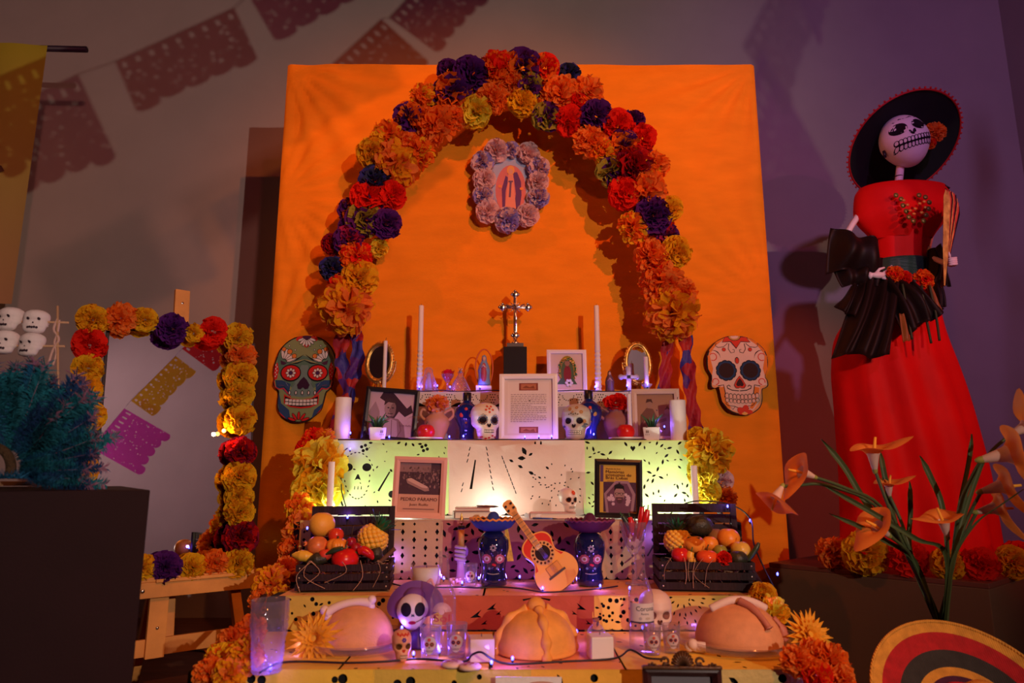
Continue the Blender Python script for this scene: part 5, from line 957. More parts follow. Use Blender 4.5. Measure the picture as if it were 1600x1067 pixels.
# right crate
pineapple('yellow pineapple standing upright at the left of the right crate', 1060, 862, 1058, 829, 19, 2.41, 20)
c = at(1092, 821, 2.43); s = mpp(2.43, .66); t = thing('avocado', 'large dark rough avocado at the top of the right crate', 'avocado', c); one(tube([(-21 * s, 0, -2 * s), (-17 * s, 0, -1 * s), (-8 * s, 0, 0), (4 * s, 0, 0), (14 * s, 0, -1 * s), (20 * s, 0, -3 * s), (22 * s, 0, -3.5 * s)], [.5 * s, 9 * s, 14.5 * s, 16 * s, 13 * s, 7 * s, .5 * s], 20), 'flesh', fm('avocado', (.04, .035, .02)), t)
t, r, H = ball('persimmon', 'orange persimmon with green calyx before the big avocado', 'persimmon', 1085, 850, 17, 2.37, fm('persimmon', (.92, .36, .05), rough=.25), .85)
for k in range(4): a = k * 1.57 + .4; one(gridg(lambda u, v: (r * .75 * v * cos(a) - (u - .5) * r * .6 * sin(pi * (.15 + .8 * v)) * sin(a), r * .75 * v * sin(a) + (u - .5) * r * .6 * sin(pi * (.15 + .8 * v)) * cos(a), H + .002 - .006 * v * v), 4, 5), 'calyx', fm('calyx', (.10, .14, .03)), t)
ball('orange', 'orange resting right of the persimmon', 'orange', 1109, 849, 13, 2.385, fm('orange', (.92, .30, .03), bump=.12, bscale=300))
ball('orange', 'shiny orange at the upper right of the right crate', 'orange', 1138, 841, 18, 2.41, fm('orange', (.92, .30, .03)))
ball('brown_kiwi', 'brown fuzzy kiwi between the big avocado and the shiny orange', 'kiwi', 1118, 838, 14, 2.44, fm('kiwi', (.28, .12, .03), rough=.8))
ball('green_lime', 'dull green lime below the shiny orange', 'lime', 1125, 860, 11, 2.36, fm('lime', (.30, .28, .04)), .9)
ball('yellow_apple', 'yellow apple at the right corner of the right crate', 'apple', 1157, 858, 15, 2.35, fm('yellowapple', (.85, .52, .08), var=.2, vscale=30), .9, True)
ball('avocado', 'dark wrinkled avocado before the yellow apple', 'avocado', 1153, 872, 15, 2.315, fm('avocado', (.04, .035, .02)), .85)
t, r, H = ball('bell_pepper', 'red bell pepper at the left front of the right crate', 'pepper', 1063, 866, 14, 2.325, fm('bellpepper', (.68, .02, .015), rough=.18), .95, False, (0, 0, 0), .18); one(tube([(0, 0, H - .008), (0, 0, H + .006), (.005, 0, H + .012)], [.003, .0025, .003], 6), 'stem', GST, t)
longf('yellow_pepper', 'small curved yellow pepper beside the red bell pepper', 'pepper', [(1080, 862), (1078, 869), (1081, 876), (1087, 877)], [5, 6, 6, 2], 2.305, fm('yellowpepper', (.90, .45, .04)), GST)
ball('tomato', 'flat red tomato at the front of the right crate', 'tomato', 1105, 870, 17, 2.315, fm('tomato', (.85, .10, .02), rough=.2), .72, True)
c = at(1131, 873, 2.292); t = thing('red_carnation', 'red paper carnation at the front edge of the right crate', 'flower', c); flower('R', (0, 0, 0), 12.5 * mpp(2.29, .57), t, (0, -1, .3), 'bloom')
longf('dark_chilli', 'dark chilli pepper jutting over the right end of the right crate', 'chilli', [(1186, 848), (1182, 856), (1174, 868), (1168, 876)], [2, 4, 4, 3], 2.325, fm('green_chilli', (.03, .05, .02)))

# glass of chillies
y = 2.45; s = mpp(y, .6); t = thing('goblet', 'tall footed clear goblet holding red chillies', 'goblet', (xat(992, y, Z3), y, Z3 + .004)); zt = zat(815, y) - Z3 - .004
one(lathe([(0, 0), (15 * s, 0), (14 * s, 2 * s), (4 * s, 5 * s), (3.5 * s, zt * .45), (10 * s, zt * .56), (17 * s, zt * .72), (20 * s, zt * .88), (21.5 * s, zt), (20.5 * s, zt), (16 * s, zt * .72), (8 * s, zt * .58), (0, zt * .55)], 28), 'bowl', GLASS, t)
for k, (x0, z0, x1, z1, lab) in enumerate(((988, 838, 984, 808, 'red chilli standing at the middle of the goblet'), (1000, 838, 1012, 796, 'red chilli leaning highest at the right of the goblet'), (996, 842, 1003, 792, 'red chilli with its tip highest above the goblet'), (982, 840, 975, 810, 'short red chilli at the left of the goblet'), (1000, 845, 1000, 818, 'red chilli behind the rim at the right of the goblet'), (990, 846, 992, 815, 'red chilli deep at the centre of the goblet'))):
    longf('red_chilli', lab, 'chilli', [(x1, z1), ((x0 * .35 + x1 * .65) + 1, z0 * .35 + z1 * .65), (x0, z0)], [3.2, 5.2, 1.5], 2.43 + .012 * k, fm('red_chilli', (.62, .015, .015)), GST)
longf('green_chilli', 'dark green chilli at the left of the goblet', 'chilli', [(972, 806), (980, 818), (988, 836)], [3, 4.5, 1.5], 2.44, fm('green_chilli', (.03, .05, .02)), GST)
# skull vases with hats
def mat_lame(n, c): return mat(n, c, .06, coat=1, spec=.9, bump=.05, bscale=40)
def hatvase(label, hl, px, Y, base, top, m, hat, trim, tw, extra=None):
    s = mpp(Y, .6); h = zat(top, Y) - Z3 - .004; t = thing('skull_vase', label, 'vase', (xat(px, Y, Z3), Y, Z3 + .004)); g = lathe([(0, 0), (19 * s, 0), (21.5 * s, .03 * h), (21 * s, .14 * h), (18.5 * s, .27 * h), (19.5 * s, .38 * h), (23 * s, .52 * h), (25 * s, .68 * h), (24 * s, .82 * h), (18 * s, .93 * h), (10 * s, .99 * h), (0, 1.0 * h)], 32, lambda a, z: 1 - .05 * max(0, sin(a * 2)) ** 2); mb = MB(); mb.add(g); b = mb.bvh(); vb_ = mb.build('body', m, t); A = Art()
    for sg in (-1, 1): A.petals((.45, .10, .16), sg * 10 * s, .50 * h, 2 * s, 7.5 * s, 2.6 * s, 9); A.ell((.75, .55, .65), sg * 10 * s, .50 * h, 4.5 * s, 4 * s); A.ell((.3, .2, .08), sg * 10 * s, .50 * h, 2 * s)
    for (x, z, c) in ((0, .40, (.6, .03, .05)), (2.5, .39, (.6, .03, .05)), (-6, .33, (.2, .25, .5)), (6, .33, (.2, .25, .5)), (0, .66, (.4, .35, .5))): A.ell(c, x * s, z * h, 2 * s, 2 * s, 0, 8, 2)
    A.petals((.3, .25, .35), 0, .70 * h, 1.5 * s, 5.5 * s, 1.5 * s, 7); A.line((.35, .3, .3), [((-9 + 2 * k) * s, (.24 - .012 * sin(pi * k / 9)) * h) for k in range(10)], 1.2 * s); A.build('painted_face', vb_, bvh=b)
    z0 = Z3 + .004 + h - .003; hz = thing('small_sombrero', hl, 'hat', (xat(px, Y, z0), Y, z0)); w = tw * s
    one(lathe([(0, 0), (w * .4, .0), (w * .75, .012), (w, .035), (w * 1.0, .040), (w * .72, .018), (w * .42, .009), (w * .40, .012)], 40, lambda a, z: 1 + .012 * sin(14 * a)), 'brim', hat, hz); one(lathe([(w * .42, .008), (w * .36, .03), (w * .2, .055), (w * .1, .062), (0, .063)], 28), 'crown', hat, hz); one(tube([(w * 1.0 * cos(a), w * 1.0 * sin(a), .039 + .0025 * cos(24 * a)) for a in [2 * pi * k / 96 for k in range(97)]], .0035, 6, False), 'edge_trim', trim, hz); one(lathe([(w * .435, .012), (w * .40, .024), (w * .39, .024)], 28), 'hat_band', trim, hz)
    return t, hz, s
TRIM = mat('orange_trim', (.80, .30, .05), .6)
v1, h1, s = hatvase('dark blue glossy skull vase in a blue sombrero left of the toy guitar', 'small blue sombrero with orange edge on the left skull vase', 771, 2.42, 918, 828, BLUED, mat('blue_felt', (.02, .05, .30), .7), TRIM, 37)
one(gridg(lambda u, v: ((20 + 7 * v + 5 * (u - .5) * (1 + v)) * s, -.012 + .01 * u - .01 * v, .01 - .105 * v), 6, 10), 'tassel', mat('straw_yellow', (.62, .40, .06), .8, var=.3, vscale=60), h1)
hatvase('dark blue glossy skull vase in a plum sombrero between the guitar and the goblet', 'small plum sombrero with frilled edge on the right skull vase', 922, 2.43, 918, 830, BLUED, mat('plum_felt', (.09, .01, .06), .6), mat('plum_trim', (.20, .03, .10), .5), 38)
# toy guitar
gp = at(886, 913, 2.33); gp.z = Z3 + .012; s = mpp(2.36, .6); t = thing('toy_guitar', 'orange and red toy guitar leaning on the third step', 'guitar', gp, (0, 0, 0)); M_ = RX(-.24) @ RY(-.63); e = M_.to_euler()
half = [(0, 0), (14, 1), (26, 6), (34, 16), (36, 28), (32, 40), (24, 50), (21, 57), (23, 66), (26, 74), (25, 83), (19, 90), (9, 94), (0, 95)]; full = smooth_path([(x * s, z * s, 0) for x, z in half], 4); out = [(p.x, p.y) for p in full] + [(-p.x, p.y) for p in full[-2:0:-1]]
one(prism(out, .030, 0), 'body', mat('guitar_side', (.25, .06, .03), .35), t, rot=e, sm=False); one(prism([(x * .985, z * .985 + .7 * s) for x, z in out], .0012, -.0012), 'top', mat('guitar_top', (.90, .42, .07), .3, coat=.4), t, rot=e, sm=False)
A = Art(); up = [p for p in out if p[1] > 46 * s]; A.poly((.68, .04, .02), [(x * .90, (z - 60 * s) * .93 + 60 * s) for x, z in out if z > 40 * s]); A.poly((.92, .42, .06), [q(-24, 38), q(24, 38), q(16, 62), q(-16, 62)]); A.ell((.75, .40, .12), 0, 62 * s, 19 * s, 19 * s, 0, 28, 1); A.petals((.08, .02, .01), 0, 62 * s, 13.5 * s, 17.5 * s, 1.8 * s, 16); A.ell((.02, .008, .008), 0, 62 * s, 12 * s, 12 * s, 0, 24, 1)
A.rect((.75, .32, .05), -11 * s, 26 * s, 11 * s, 40 * s); A.line((.3, .1, .03), [q(-11, 26), q(11, 26), q(11, 40), q(-11, 40), q(-11, 26)], .7 * s); A.build('print', t, y0=-.0014, rot=e)
mb = MB(); mb.add(boxg(30 * s, .004, 3.2 * s, .0006, (0, -.003, 24 * s)), 0, False); mb.build('bridge', mat('dark_wood', (.06, .02, .015), .4), t, rot=e)
mb = MB(); mb.add(prism([(-5.5 * s, 70 * s), (5.5 * s, 70 * s), (5 * s, 136 * s), (-5 * s, 136 * s)], .008, -.006), 0, False); mb.build('neck', mat('guitar_neck', (.85, .38, .10), .4), t, rot=e)
mb = MB(); mb.add(prism([(-5 * s, 136 * s), (5 * s, 136 * s), (8 * s, 142 * s), (8 * s, 158 * s), (4 * s, 161 * s), (-4 * s, 161 * s), (-8 * s, 158 * s), (-8 * s, 142 * s)], .008, -.005), 0, False); hsk = mb.build('headstock', mat('guitar_neck', (.85, .38, .10), .4), t, rot=e)
for k in range(4): x = -5 if k < 2 else 5; z = 145 + 8 * (k % 2); one(lathe([(0, 0), (1.8 * s, 0), (1.8 * s, 4 * s), (0, 4.4 * s)], 10), 'tuning_peg', DARK, hsk, (x * s, -.005, z * s), (pi / 2, 0, 0))
for k in range(4): one(tube([((-3 + 2 * k) * s, -.0075, 24 * s), ((-2.6 + 1.7 * k) * s, -.0085, 140 * s)], .0004, 4), 'string', SIL, t, rot=e)
mb = MB(); [mb.add(boxg(10.2 * s, .001, .7 * s, 0, (0, -.0066, (76 + 7.2 * k) * s)), 0, False) for k in range(9)]; b = mb.build('fret', SIL, t, rot=e); b['kind'] = 'stuff'
# candle jar, beads, shot glass, hand candle
def P3(px, Y): return (xat(px, Y, Z3), Y, Z3 + .004)
t = thing('candle_jar', 'round clear jar filled with white wax beside the left crate', 'candle', P3(666, 2.42)); s = mpp(2.42, .52); one(lathe([(0, 0), (20 * s, 0), (23 * s, 3 * s), (25 * s, 33 * s), (24 * s, 33 * s), (22 * s, 4 * s), (0, 2 * s)], 28), 'glass', PANE, t); one(lathe([(0, 2.5 * s), (21 * s, 3.5 * s), (23 * s, 27 * s), (0, 26 * s)], 28), 'wax', WAX, t); one(tube([(0, 0, 26 * s), (0, 0, 33 * s)], .001, 5), 'wick', DARK, t)
SKA = [((.02, .01, .02), (.55, .45, .5)), ((.55, .5, .55), (.05, .02, .03))]
def shot(label, loc, h, r, inv=0, pr=True):
    t = thing('shot_glass', label, 'glass', loc); mb = MB(); g = lathe([(0, 0), (r * .78, 0), (r * .8, .004), (r, h), (r * .93, h), (r * .72, .012), (0, .012)], 26); mb.add(g); b = MB().add(lathe([(0, 0), (r * .78, 0), (r * .8, .004), (r, h)], 40)).bvh(); mb.build('glass', GLASS, t)
    if pr:
        A = Art(); c0, c1 = SKA[inv]; z = h * .46; k = r * .62; A.ell(c1 if inv == 0 else c0, 0, z + k * .15, k, k * 1.05, 0, 20, 4); A.ell(c1 if inv == 0 else c0, 0, z - k * .8, k * .55, k * .5); f = c0 if inv == 0 else c1
        for sg in (-1, 1): A.petals((.55, .1, .08), sg * k * .38, z + k * .1, k * .15, k * .36, k * .1, 8); A.ell(f, sg * k * .38, z + k * .1, k * .24, k * .24); A.ell((.6, .3, .1) if inv else (.3, .1, .3), sg * k * .38, z + k * .1, k * .08)
        A.poly(f, [(-k * .12, z - k * .4), (0, z - k * .12), (k * .12, z - k * .4)]); [A.rect(f, (-.42 + .17 * j) * k, z - k * .95, (-.37 + .17 * j) * k, z - k * .68) for j in range(6)]; A.petals((.6, .08, .05), 0, z + k * .78, k * .05, k * .25, k * .1, 6)
        A.build('print', t, bvh=b)
    return t
s = mpp(2.42, .52); shot('shot glass printed with a skull beside the left skull vase', P3(735, 2.40), 34 * s, 11 * s)
t = thing('skull_beads', 'string of tiny pink skull beads coiled beside the printed shot glass', 'beads', P3(712, 2.41)); s = mpp(2.41, .52)
for k in range(9): a = 2 * pi * k / 9; g = skull(7 * s, 1.1, 1, 12, 8); one(g, 'bead', mat('bead_pink', (.75, .42, .42), .5), t, (8 * s * cos(a), 5 * s * sin(a), (2 + 3 * (k % 2)) * s), (0, 0, .4 * k))
y = 2.52; s = mpp(y, .6); t = thing('hand_candle', 'raised hand holding a golden taper, behind the small shot glass', 'candle', P3(720, y)); SK = mat('hand_resin', (.62, .38, .48), .45); hz = zat(866, y) - Z3
mb = MB(); mb.add(lathe([(0, 0), (11 * s, 0), (11 * s, 3 * s), (7 * s, 6 * s), (6 * s, hz * .55), (7 * s, hz * .8), (8.5 * s, hz)], 18)); mb.add(ellg((-1 * s, 2 * s, hz), 9 * s, 7 * s, 11 * s, 14, 10))
for k in range(4): z = hz + (9 - 6 * k) * s; mb.add(tube(smooth_path([(-8 * s, 2 * s, z), (-7 * s, -6 * s, z + 1 * s), (1 * s, -8.5 * s, z), (6.5 * s, -4 * s, z - 1 * s), (5.5 * s, 1 * s, z - 1 * s)], 4), [2.6 * s] * 4 + [2.5 * s] * 4 + [2.3 * s] * 4 + [2 * s] * 4 + [1.2 * s], 8))
mb.add(tube(smooth_path([(6 * s, 4 * s, hz - 4 * s), (9 * s, -2 * s, hz + 4 * s), (6 * s, -7 * s, hz + 11 * s)], 4), [3.2 * s] * 4 + [2.8 * s] * 4 + [1.6 * s], 8)); mb.build('hand', SK, t)
ct = zat(826, y) - Z3; one(lathe([(0, hz - 8 * s), (4.5 * s, hz - 8 * s), (4.8 * s, ct), (0, ct)], 16), 'taper', mat('amber_wax', (.72, .30, .08), .4), t); one(lathe([(4.6 * s, ct - 3 * s), (7 * s, ct), (5 * s, ct + 3 * s), (0, ct + 3 * s)], 14), 'collar', DARK, t); one(lathe([(0, ct + 3 * s), (3.5 * s, ct + 8 * s), (2.5 * s, ct + 14 * s), (.6 * s, ct + 22 * s), (0, ct + 23 * s)], 12), 'gold_flame', GOLD, t)
# ------------------------------------------------------------------ low table
def P4(px, py): p = onz(px, py, Z4); return Vector((p.x, p.y, Z4 + .0035))
# tall embossed glass
p = P4(416, 1052); s = mpp(p.y, .45); h = (1052 - 948) * s * 1.03; t = thing('tumbler', 'tall clear glass embossed with swirls at the left of the low table', 'glass', p); r = 29 * s
def emb(u, v):
    a = 2 * pi * u; d = 0
    for k in range(4):
        for j, zc in enumerate((.62,)):
            da = ((a - k * pi / 2 + pi) % (2 * pi) - pi) * r * .9; dz = (v - zc) * h; q_ = sqrt(da * da + dz * dz); d += .0030 * sin(q_ / r * 17) * math.exp(-(q_ / (r * .62)) ** 4)
    if v < .34: d += .0034 * max(0, sin(a * 14) * sin(v * h / r * 14)) ** 1.5
    rr = r * (.74 + .26 * min(1, v * 1.25)) + d; return (rr * cos(a), rr * sin(a), h * v)
mb = MB(); mb.add(gridg(emb, 120, 70, True)); mb.add(lathe([(r * .72, h * .05), (r * .9, h * .6), (r * .965, h), (r, h)], 40)); mb.add(lathe([(0, 0), (r * .74, 0)], 40)); mb.add(lathe([(0, h * .05), (r * .72, h * .05)], 40)); mb.build('embossed_glass', GLASS, t)
# spiky flowers
def chrys(label, p, rpx, face, kind='gold'):
    s = mpp(p.y, p.z); r = rpx * s; t = thing('spiky_flower', label, 'flower', p); q = Vector((0, -1, 0)).rotation_difference(Vector(face).normalized()); M0 = q.to_matrix().to_4x4(); pm = mat('petal_amber', (.92, .46, .03), .7, var=.15, vscale=30, transl=.25); mb = MB()
    for ring, (n, l, ti, z0) in enumerate(((20, 1.0, .16, 0), (18, .86, .42, .04), (14, .66, .72, .08), (12, .46, 1.0, .1), (9, .3, 1.25, .12))):
        for k in range(n):
            an = 2 * pi * (k + .5 * (ring % 2)) / n + U(-.08, .08); L = l * r * U(.85, 1.08); tt = ti + U(-.1, .1); w = r * .105
            g = gridg(lambda u, v: Vector(((r * .08 + L * cos(tt) * v), -(z0 * r + L * sin(tt) * v * (1 - .35 * v)), (u - .5) * 2 * w * min(1, (.35 + v * 2)) * (1 - max(0, v - .55) * 2.1) )) + Vector((0, -abs(u - .5) * w * .8, 0)), 3, 6)
            one(g, 'petal', pm, t, rot=(M0 @ RY(an)).to_euler())
    one(ellg((0, -.14 * r, 0), .16 * r, .1 * r, .16 * r, 14, 8), 'centre', mat('petal_mustard', (.75, .42, .03), .8, bump=.5), t, rot=M0.to_euler()); st = M0 @ Vector((0, .6 * r, 0)); one(tube([(0, 0, 0), st * .5, st + Vector((0, 0, -.4 * r))], .0035, 6), 'stem', GST, t); return t
chrys('spiky amber flower resting against the left round loaf', at(493, 998, 1.93), 41, (-.15, -1, .35)); chrys('spiky amber flower at the right edge of the right round loaf', at(1262, 993, 1.99), 40, (.30, -1, .55))
# loaves on glass plates
CRUST = mat('loaf_crust', (.74, .33, .15), .7, bump=.12, bscale=220, var=.08, vscale=40); BONE = mat('bone_white', (.80, .62, .56), .6, bump=.08, var=.06); CR2 = mat('loaf_gold', (.86, .38, .075), .7, bump=.2, bscale=250, var=.12, vscale=30)
def loaf_plate(label, lp, px, py, wpx, Yo=0):
    p = P4(px, py); s = mpp(p.y, .42); t = thing('glass_plate', lp, 'plate', p); w = wpx * s / 2; one(lathe([(0, 0), (w * .8, 0), (w * .98, .010), (w, .026), (w * .985, .026), (w * .95, .012), (w * .78, .004), (0, .004)], 48), 'dish', GLASS, t); return p, s
def bone(path, r, ends=True):
    P = smooth_path(path, 5); mb = MB(); n = len(P); mb.add(tube(P, [r * (.85 + .35 * abs(2 * i / (n - 1) - 1) ** 3) for i in range(n)], 12))
    for i, j in ((0, 1), (-1, -2)):
        d = (P[i] - P[j]).normalized(); sd = d.cross(Vector((0, 1, .3))).normalized()
        for sg in (-1, 1): c = P[i] + sd * sg * r * .75; mb.add(ellg(c, r * 1.0, r * 1.0, r * 1.0, 12, 8))
    return mb
p, s = loaf_plate('', 'clear glass plate under the round loaf with a long bone', 557, 1010, 178); L1 = thing('round_loaf', 'smooth brown round loaf topped with one long knobbed bone', 'bread', p + Vector((0, 0, .0055))); w = 57 * s; H = 58 * s
dome = lambda w, H: [(0, 0), (w * .9, 0), (w, H * .1), (w * .985, H * .26), (w * .90, H * .5), (w * .74, H * .72), (w * .5, H * .89), (w * .25, H * .975), (0, H)]
dl = lambda w, H, fr=None: lathe([(q_.x, q_.y) if q_.x > 1e-5 else (0, q_.y) for q_ in smooth_path([(a, b, 0) for a, b in dome(w, H)], 4)], 40, fr)
one(dl(w, H), 'crust', CRUST, L1); bone([(-w * .80, -w * .30, H * .82), (-w * .45, -w * .25, H * 1.0), (0, -w * .18, H * 1.08), (w * .38, -w * .10, H * 1.04)], 7.0 * s).build('bone', BONE, L1)
p, s = loaf_plate('', 'clear glass plate under the round loaf with two bones', 1155, 1010, 200); L2 = thing('round_loaf', 'smooth brown round loaf topped with two crossed bone sticks', 'bread', p + Vector((0, 0, .0055))); w = 66 * s; H = 60 * s; one(dl(w, H), 'crust', CRUST, L2)
b = MB(); b.add(tube(smooth_path([(-w * .66, -w * .1, H * .86), (-w * .3, -w * .12, H * 1.04), (0, -w * .1, H * 1.09), (w * .35, -w * .05, H * 1.03), (w * .68, 0, H * .86)], 5), 6.0 * s, 10)); b.build('bone', BONE, L2); b = MB(); b.add(tube(smooth_path([(0, -w * .22, H * 1.08), (w * .2, -w * .45, H * .96), (w * .36, -w * .74, H * .72), (w * .44, -w * .86, H * .54)], 5), [6 * s] * 8 + [4.6 * s] * 7 + [7 * s], 10)); b.build('crust_bone', mat('bone_brown', (.55, .20, .14), .5), L2)
one(tube(smooth_path([(w * .74, -w * .35, H * .70), (w * .92, -w * .38, H * .44), (w * .98, -w * .36, H * .12)], 4), [4 * s] * 4 + [8 * s] * 4 + [4 * s], 8, flat=.6), 'leaf_rib', mat('bone_brown', (.55, .20, .14), .5), L2)
p = P4(838, 1020); s = mpp(p.y, .42); L3 = thing('ribbed_loaf', 'golden round loaf with a knob and four dough bones at the centre of the table', 'bread', p); w = 62 * s; H = 65 * s; one(dl(w, H), 'crust', CR2, L3); one(ellg((0, 0, H * 1.03), 15 * s, 15 * s, 14 * s, 18, 12), 'knob', CR2, L3); D = dome(w, H)
for k in range(4):
    a = -1.35 + k * pi / 2; pth = [Vector((q_[0] * 1.0 * cos(a), q_[0] * 1.0 * sin(a), q_[1])) for q_ in D[1:-1]][::-1]; PP = smooth_path(pth, 4); one(tube(PP, [(6.5 + 2.2 * cos(i * .9)) * s for i in range(len(PP))], 10), 'dough_bone', CR2, L3)
# doll in a hat
p = P4(652, 1012); s = mpp(p.y, .47); DL = thing('hatted_doll', 'purple hatted skull faced doll figure beside the left loaf', 'doll', p); z0 = 42 * s; PUR = mat('purple_felt', (.17, .06, .34), .6)
one(lathe([(0, 0), (20 * s, 0), (19 * s, 4 * s), (11 * s, 16 * s), (8 * s, 26 * s), (13 * s, 31 * s), (5 * s, 36 * s), (0, 38 * s)], 24, lambda a, z: 1 + .06 * sin(8 * a)), 'dress', mat('dark_satin', (.06, .02, .10), .4), DL); hc = Vector((-8 * s, -4 * s, 52 * s)); mb = MB(); mb.add(ellg((0, 0, 0), 25 * s, 22 * s, 27 * s, 28, 20)); vv = [Vector((v.x * (1 - .20 * max(0, -v.z / (27 * s))), v.y, v.z)) for v in mb.v]; mb.v = vv; b = mb.bvh(); dh = mb.build('head', mat('doll_face', (.72, .62, .74), .4), DL, hc, (0, 0, .15)); A = Art()
for sg in (-1, 1): A.ell((.015, .01, .03), sg * 10.5 * s, 6 * s, 8 * s, 10 * s, 0, 20, 4)
A.poly((.03, .03, .12), [(-2.6 * s, -4 * s), (-1.5 * s, 1 * s), (0, -1.5 * s), (1.5 * s, 1 * s), (2.6 * s, -4 * s), (0, -3 * s)]); A.ell((.35, .01, .06), -1 * s, -13 * s, 6 * s, 2.8 * s); A.line((.1, .02, .06), [(k * 2.2 * s, (-12.5 + .22 * k * k * .5) * s) for k in range(2, 9)], .8 * s); [A.line((.1, .02, .06), [(k * 2.2 * s, (-13.6 + .11 * k * k) * s), (k * 2.2 * s, (-11.2 + .11 * k * k) * s)], .6 * s) for k in range(3, 8)]
A.build('painted_face', dh, bvh=b); one(tube([(-4 * s, 0, 30 * s), hc], 4 * s, 8), 'neck', mat('doll_face', (.72, .62, .74)), DL)
one(gridg(lambda u, v: ((14 + 31 * v) * s * cos(2 * pi * u), (10 + 22 * v) * s * sin(2 * pi * u), (5 - 9 * v * v * (1 + .9 * cos(4 * pi * u)) + 5 * v) * s), 48, 8, True), 'hat_brim', PUR, DL, hc + Vector((1 * s, 12 * s, 12 * s)), (.95, -.08, 0)); one(lathe([(17 * s, 0), (16 * s, 12 * s), (10 * s, 20 * s), (0, 21 * s)], 24), 'hat_crown', PUR, DL, hc + Vector((1 * s, 10 * s, 13 * s)), (-.35, 0, 0))
# pink pitcher behind the doll
p = Vector((xat(655, 2.17, Z4), 2.17, Z4 + .0035)); s = mpp(2.17, .45); t = thing('pink_pitcher', 'pale pink pitcher with a looped handle behind the hatted doll', 'pitcher', p); PK = mat('pink_glaze', (.75, .38, .40), .4); hh = zat(912, 2.17) - Z4
one(lathe([(0, 0), (16 * s, 0), (18 * s, 4 * s), (22 * s, hh * .35), (17 * s, hh * .7), (11 * s, hh * .92), (12 * s, hh), (10.5 * s, hh), (9 * s, hh * .9), (0, hh * .86)], 26), 'body', PK, t); one(tube(smooth_path([(10 * s, -3 * s, hh * .97), (17 * s, -4 * s, hh * 1.06), (22 * s, -3 * s, hh * .9), (20 * s, -2 * s, hh * .62)], 5), 2.4 * s, 8), 'handle', PK, t)
# beer bottles
def beer(label, px, py, top, wpx, paint, lz, bottom):
    p = P4(px, py); s = mpp(p.y, .47); h = zat(top, p.y) - Z4; r = wpx / 2 * s; t = thing('glass_bottle', label, 'bottle', p)
    pr = smooth_path([(a * r, b * h, 0) for a, b in ((.85, 0), (1, .02), (1, .10), (1, .48), (.94, .56), (.66, .66), (.46, .73), (.40, .82), (.37, .93), (.44, .935), (.44, .965), (.38, .97), (.38, 1.0))], 4); g = lathe([(0, .001)] + [(q_.x, q_.y) for q_ in pr], 40); gl = MB().add(g).build('glass', GLASS, t); b = MB().add(lathe([(q_.x, q_.y) for q_ in pr], 64)).bvh(); A = Art(); paint(A, r, h); A.build('label_print', gl, bvh=b); return t
def corona(A, r, h):
    A.rect((.70, .62, .62), -.93 * r, .30 * h, .93 * r, .47 * h, 24); A.rect((.06, .05, .10), -.93 * r, .285 * h, .93 * r, .30 * h, 24); A.text((.02, .02, .06), 'Corona', -.55 * r, .40 * h, .05 * h, 0, 1.42 * r, 1.25); A.text((.04, .04, .10), 'Extra', 0, .365 * h, .026 * h, .3, .6 * r); A.ell((.55, .45, .40), .35 * r, .33 * h, .2 * r, .012 * h); A.ell((.45, .4, .45), -.25 * r, .33 * h, .12 * r, .014 * h)
def sol(A, r, h):
    for k in range(26): a = pi * (k + .5) / 26; A.line((.72, .45, .48), [(.25 * r * cos(a), .415 * h + .25 * r * sin(a)), (.72 * r * cos(a), .415 * h + .72 * r * sin(a))], .05 * r, False)
    A.ell((.72, .45, .48), 0, .42 * h, .22 * r, .22 * r); A.text((.45, .05, .10), 'Sol', 0, .325 * h, .085 * h, .5, 1.25 * r, 1.2); A.rect((.72, .45, .48), -.75 * r, .285 * h, .75 * r, .295 * h, 12)
beer('clear beer bottle with a sun emblem at the left of the low table', 691, 1022, 863, 40, sol, 0, 0); beer('clear beer bottle with a white label before the resin skull', 1004, 1020, 856, 39, corona, 0, 0)
# small painted skull candle
def paint4(A, s):
    for ex in (-.155, .155): A.ell((.85, .45, .2), ex * s, .51 * s, .125 * s, .13 * s); A.ell((.25, .10, .02), ex * s, .51 * s, .1 * s, .105 * s)
    A.petals((.10, .03, .25), 0, .72 * s, .01 * s, .08 * s, .03 * s, 6)
    for k in range(9): A.ell((.6, .02, .02), (-.24 + .06 * k) * s, (.86 + .03 * (k % 2)) * s, .025 * s, .04 * s)
    teeth(A, s, (.85, .6, .4), .19, .12, 5, 1, .05)
p = P4(627, 1034); s = mpp(p.y, .43); skull_thing('small_skull', 'small red crowned clay skull at the foot of the left loaf', 46 * s, p, .35, mat('skull_peach', (.78, .36, .20), .45), paint4, .9, cols=((.10, .04, .01), (.5, .05, .03)))
p = P4(672, 1030); s = mpp(p.y, .43); shot('front shot glass with a dark skull print before the sun bottle', p, 47 * s, 17 * s, 1); p = P4(713, 1028); shot('front shot glass with a pale skull print beside the square white candle', p, 50 * s, 17 * s, 0)
def sqcandle(label, p, wpx, hpx, rim, wx):
    s = mpp(p.y, .43); w = wpx * s; h = hpx * s; t = thing('square_candle', label, 'candle', p, (0, 0, .12)); mb = MB(); mb.add(boxg(w, w, h, .003, (0, 0, h / 2)), 0, False); mb.f = [f for f in mb.f if not all(mb.v[i].z > h - .0035 for i in f)]; mb.mi = [0] * len(mb.f); mb.sm = [False] * len(mb.f); mb.build('glass', PANE, t); one(boxg(w * .88, w * .88, h * .8, .003, (0, 0, h * .41)), 'wax', wx, t, sm=False); one(tube([(0, 0, h * .81), (0, 0, h * .92)], .001, 5), 'wick', DARK, t)
WX2 = mat('cream_wax', (.80, .62, .42), .5)
sqcandle('square glass cream candle left of the ribbed loaf', P4(752, 1033), 43, 42, 0, WX2); sqcandle('square glass pale candle right of the ribbed loaf', P4(938, 1030), 40, 42, 0, WAX)
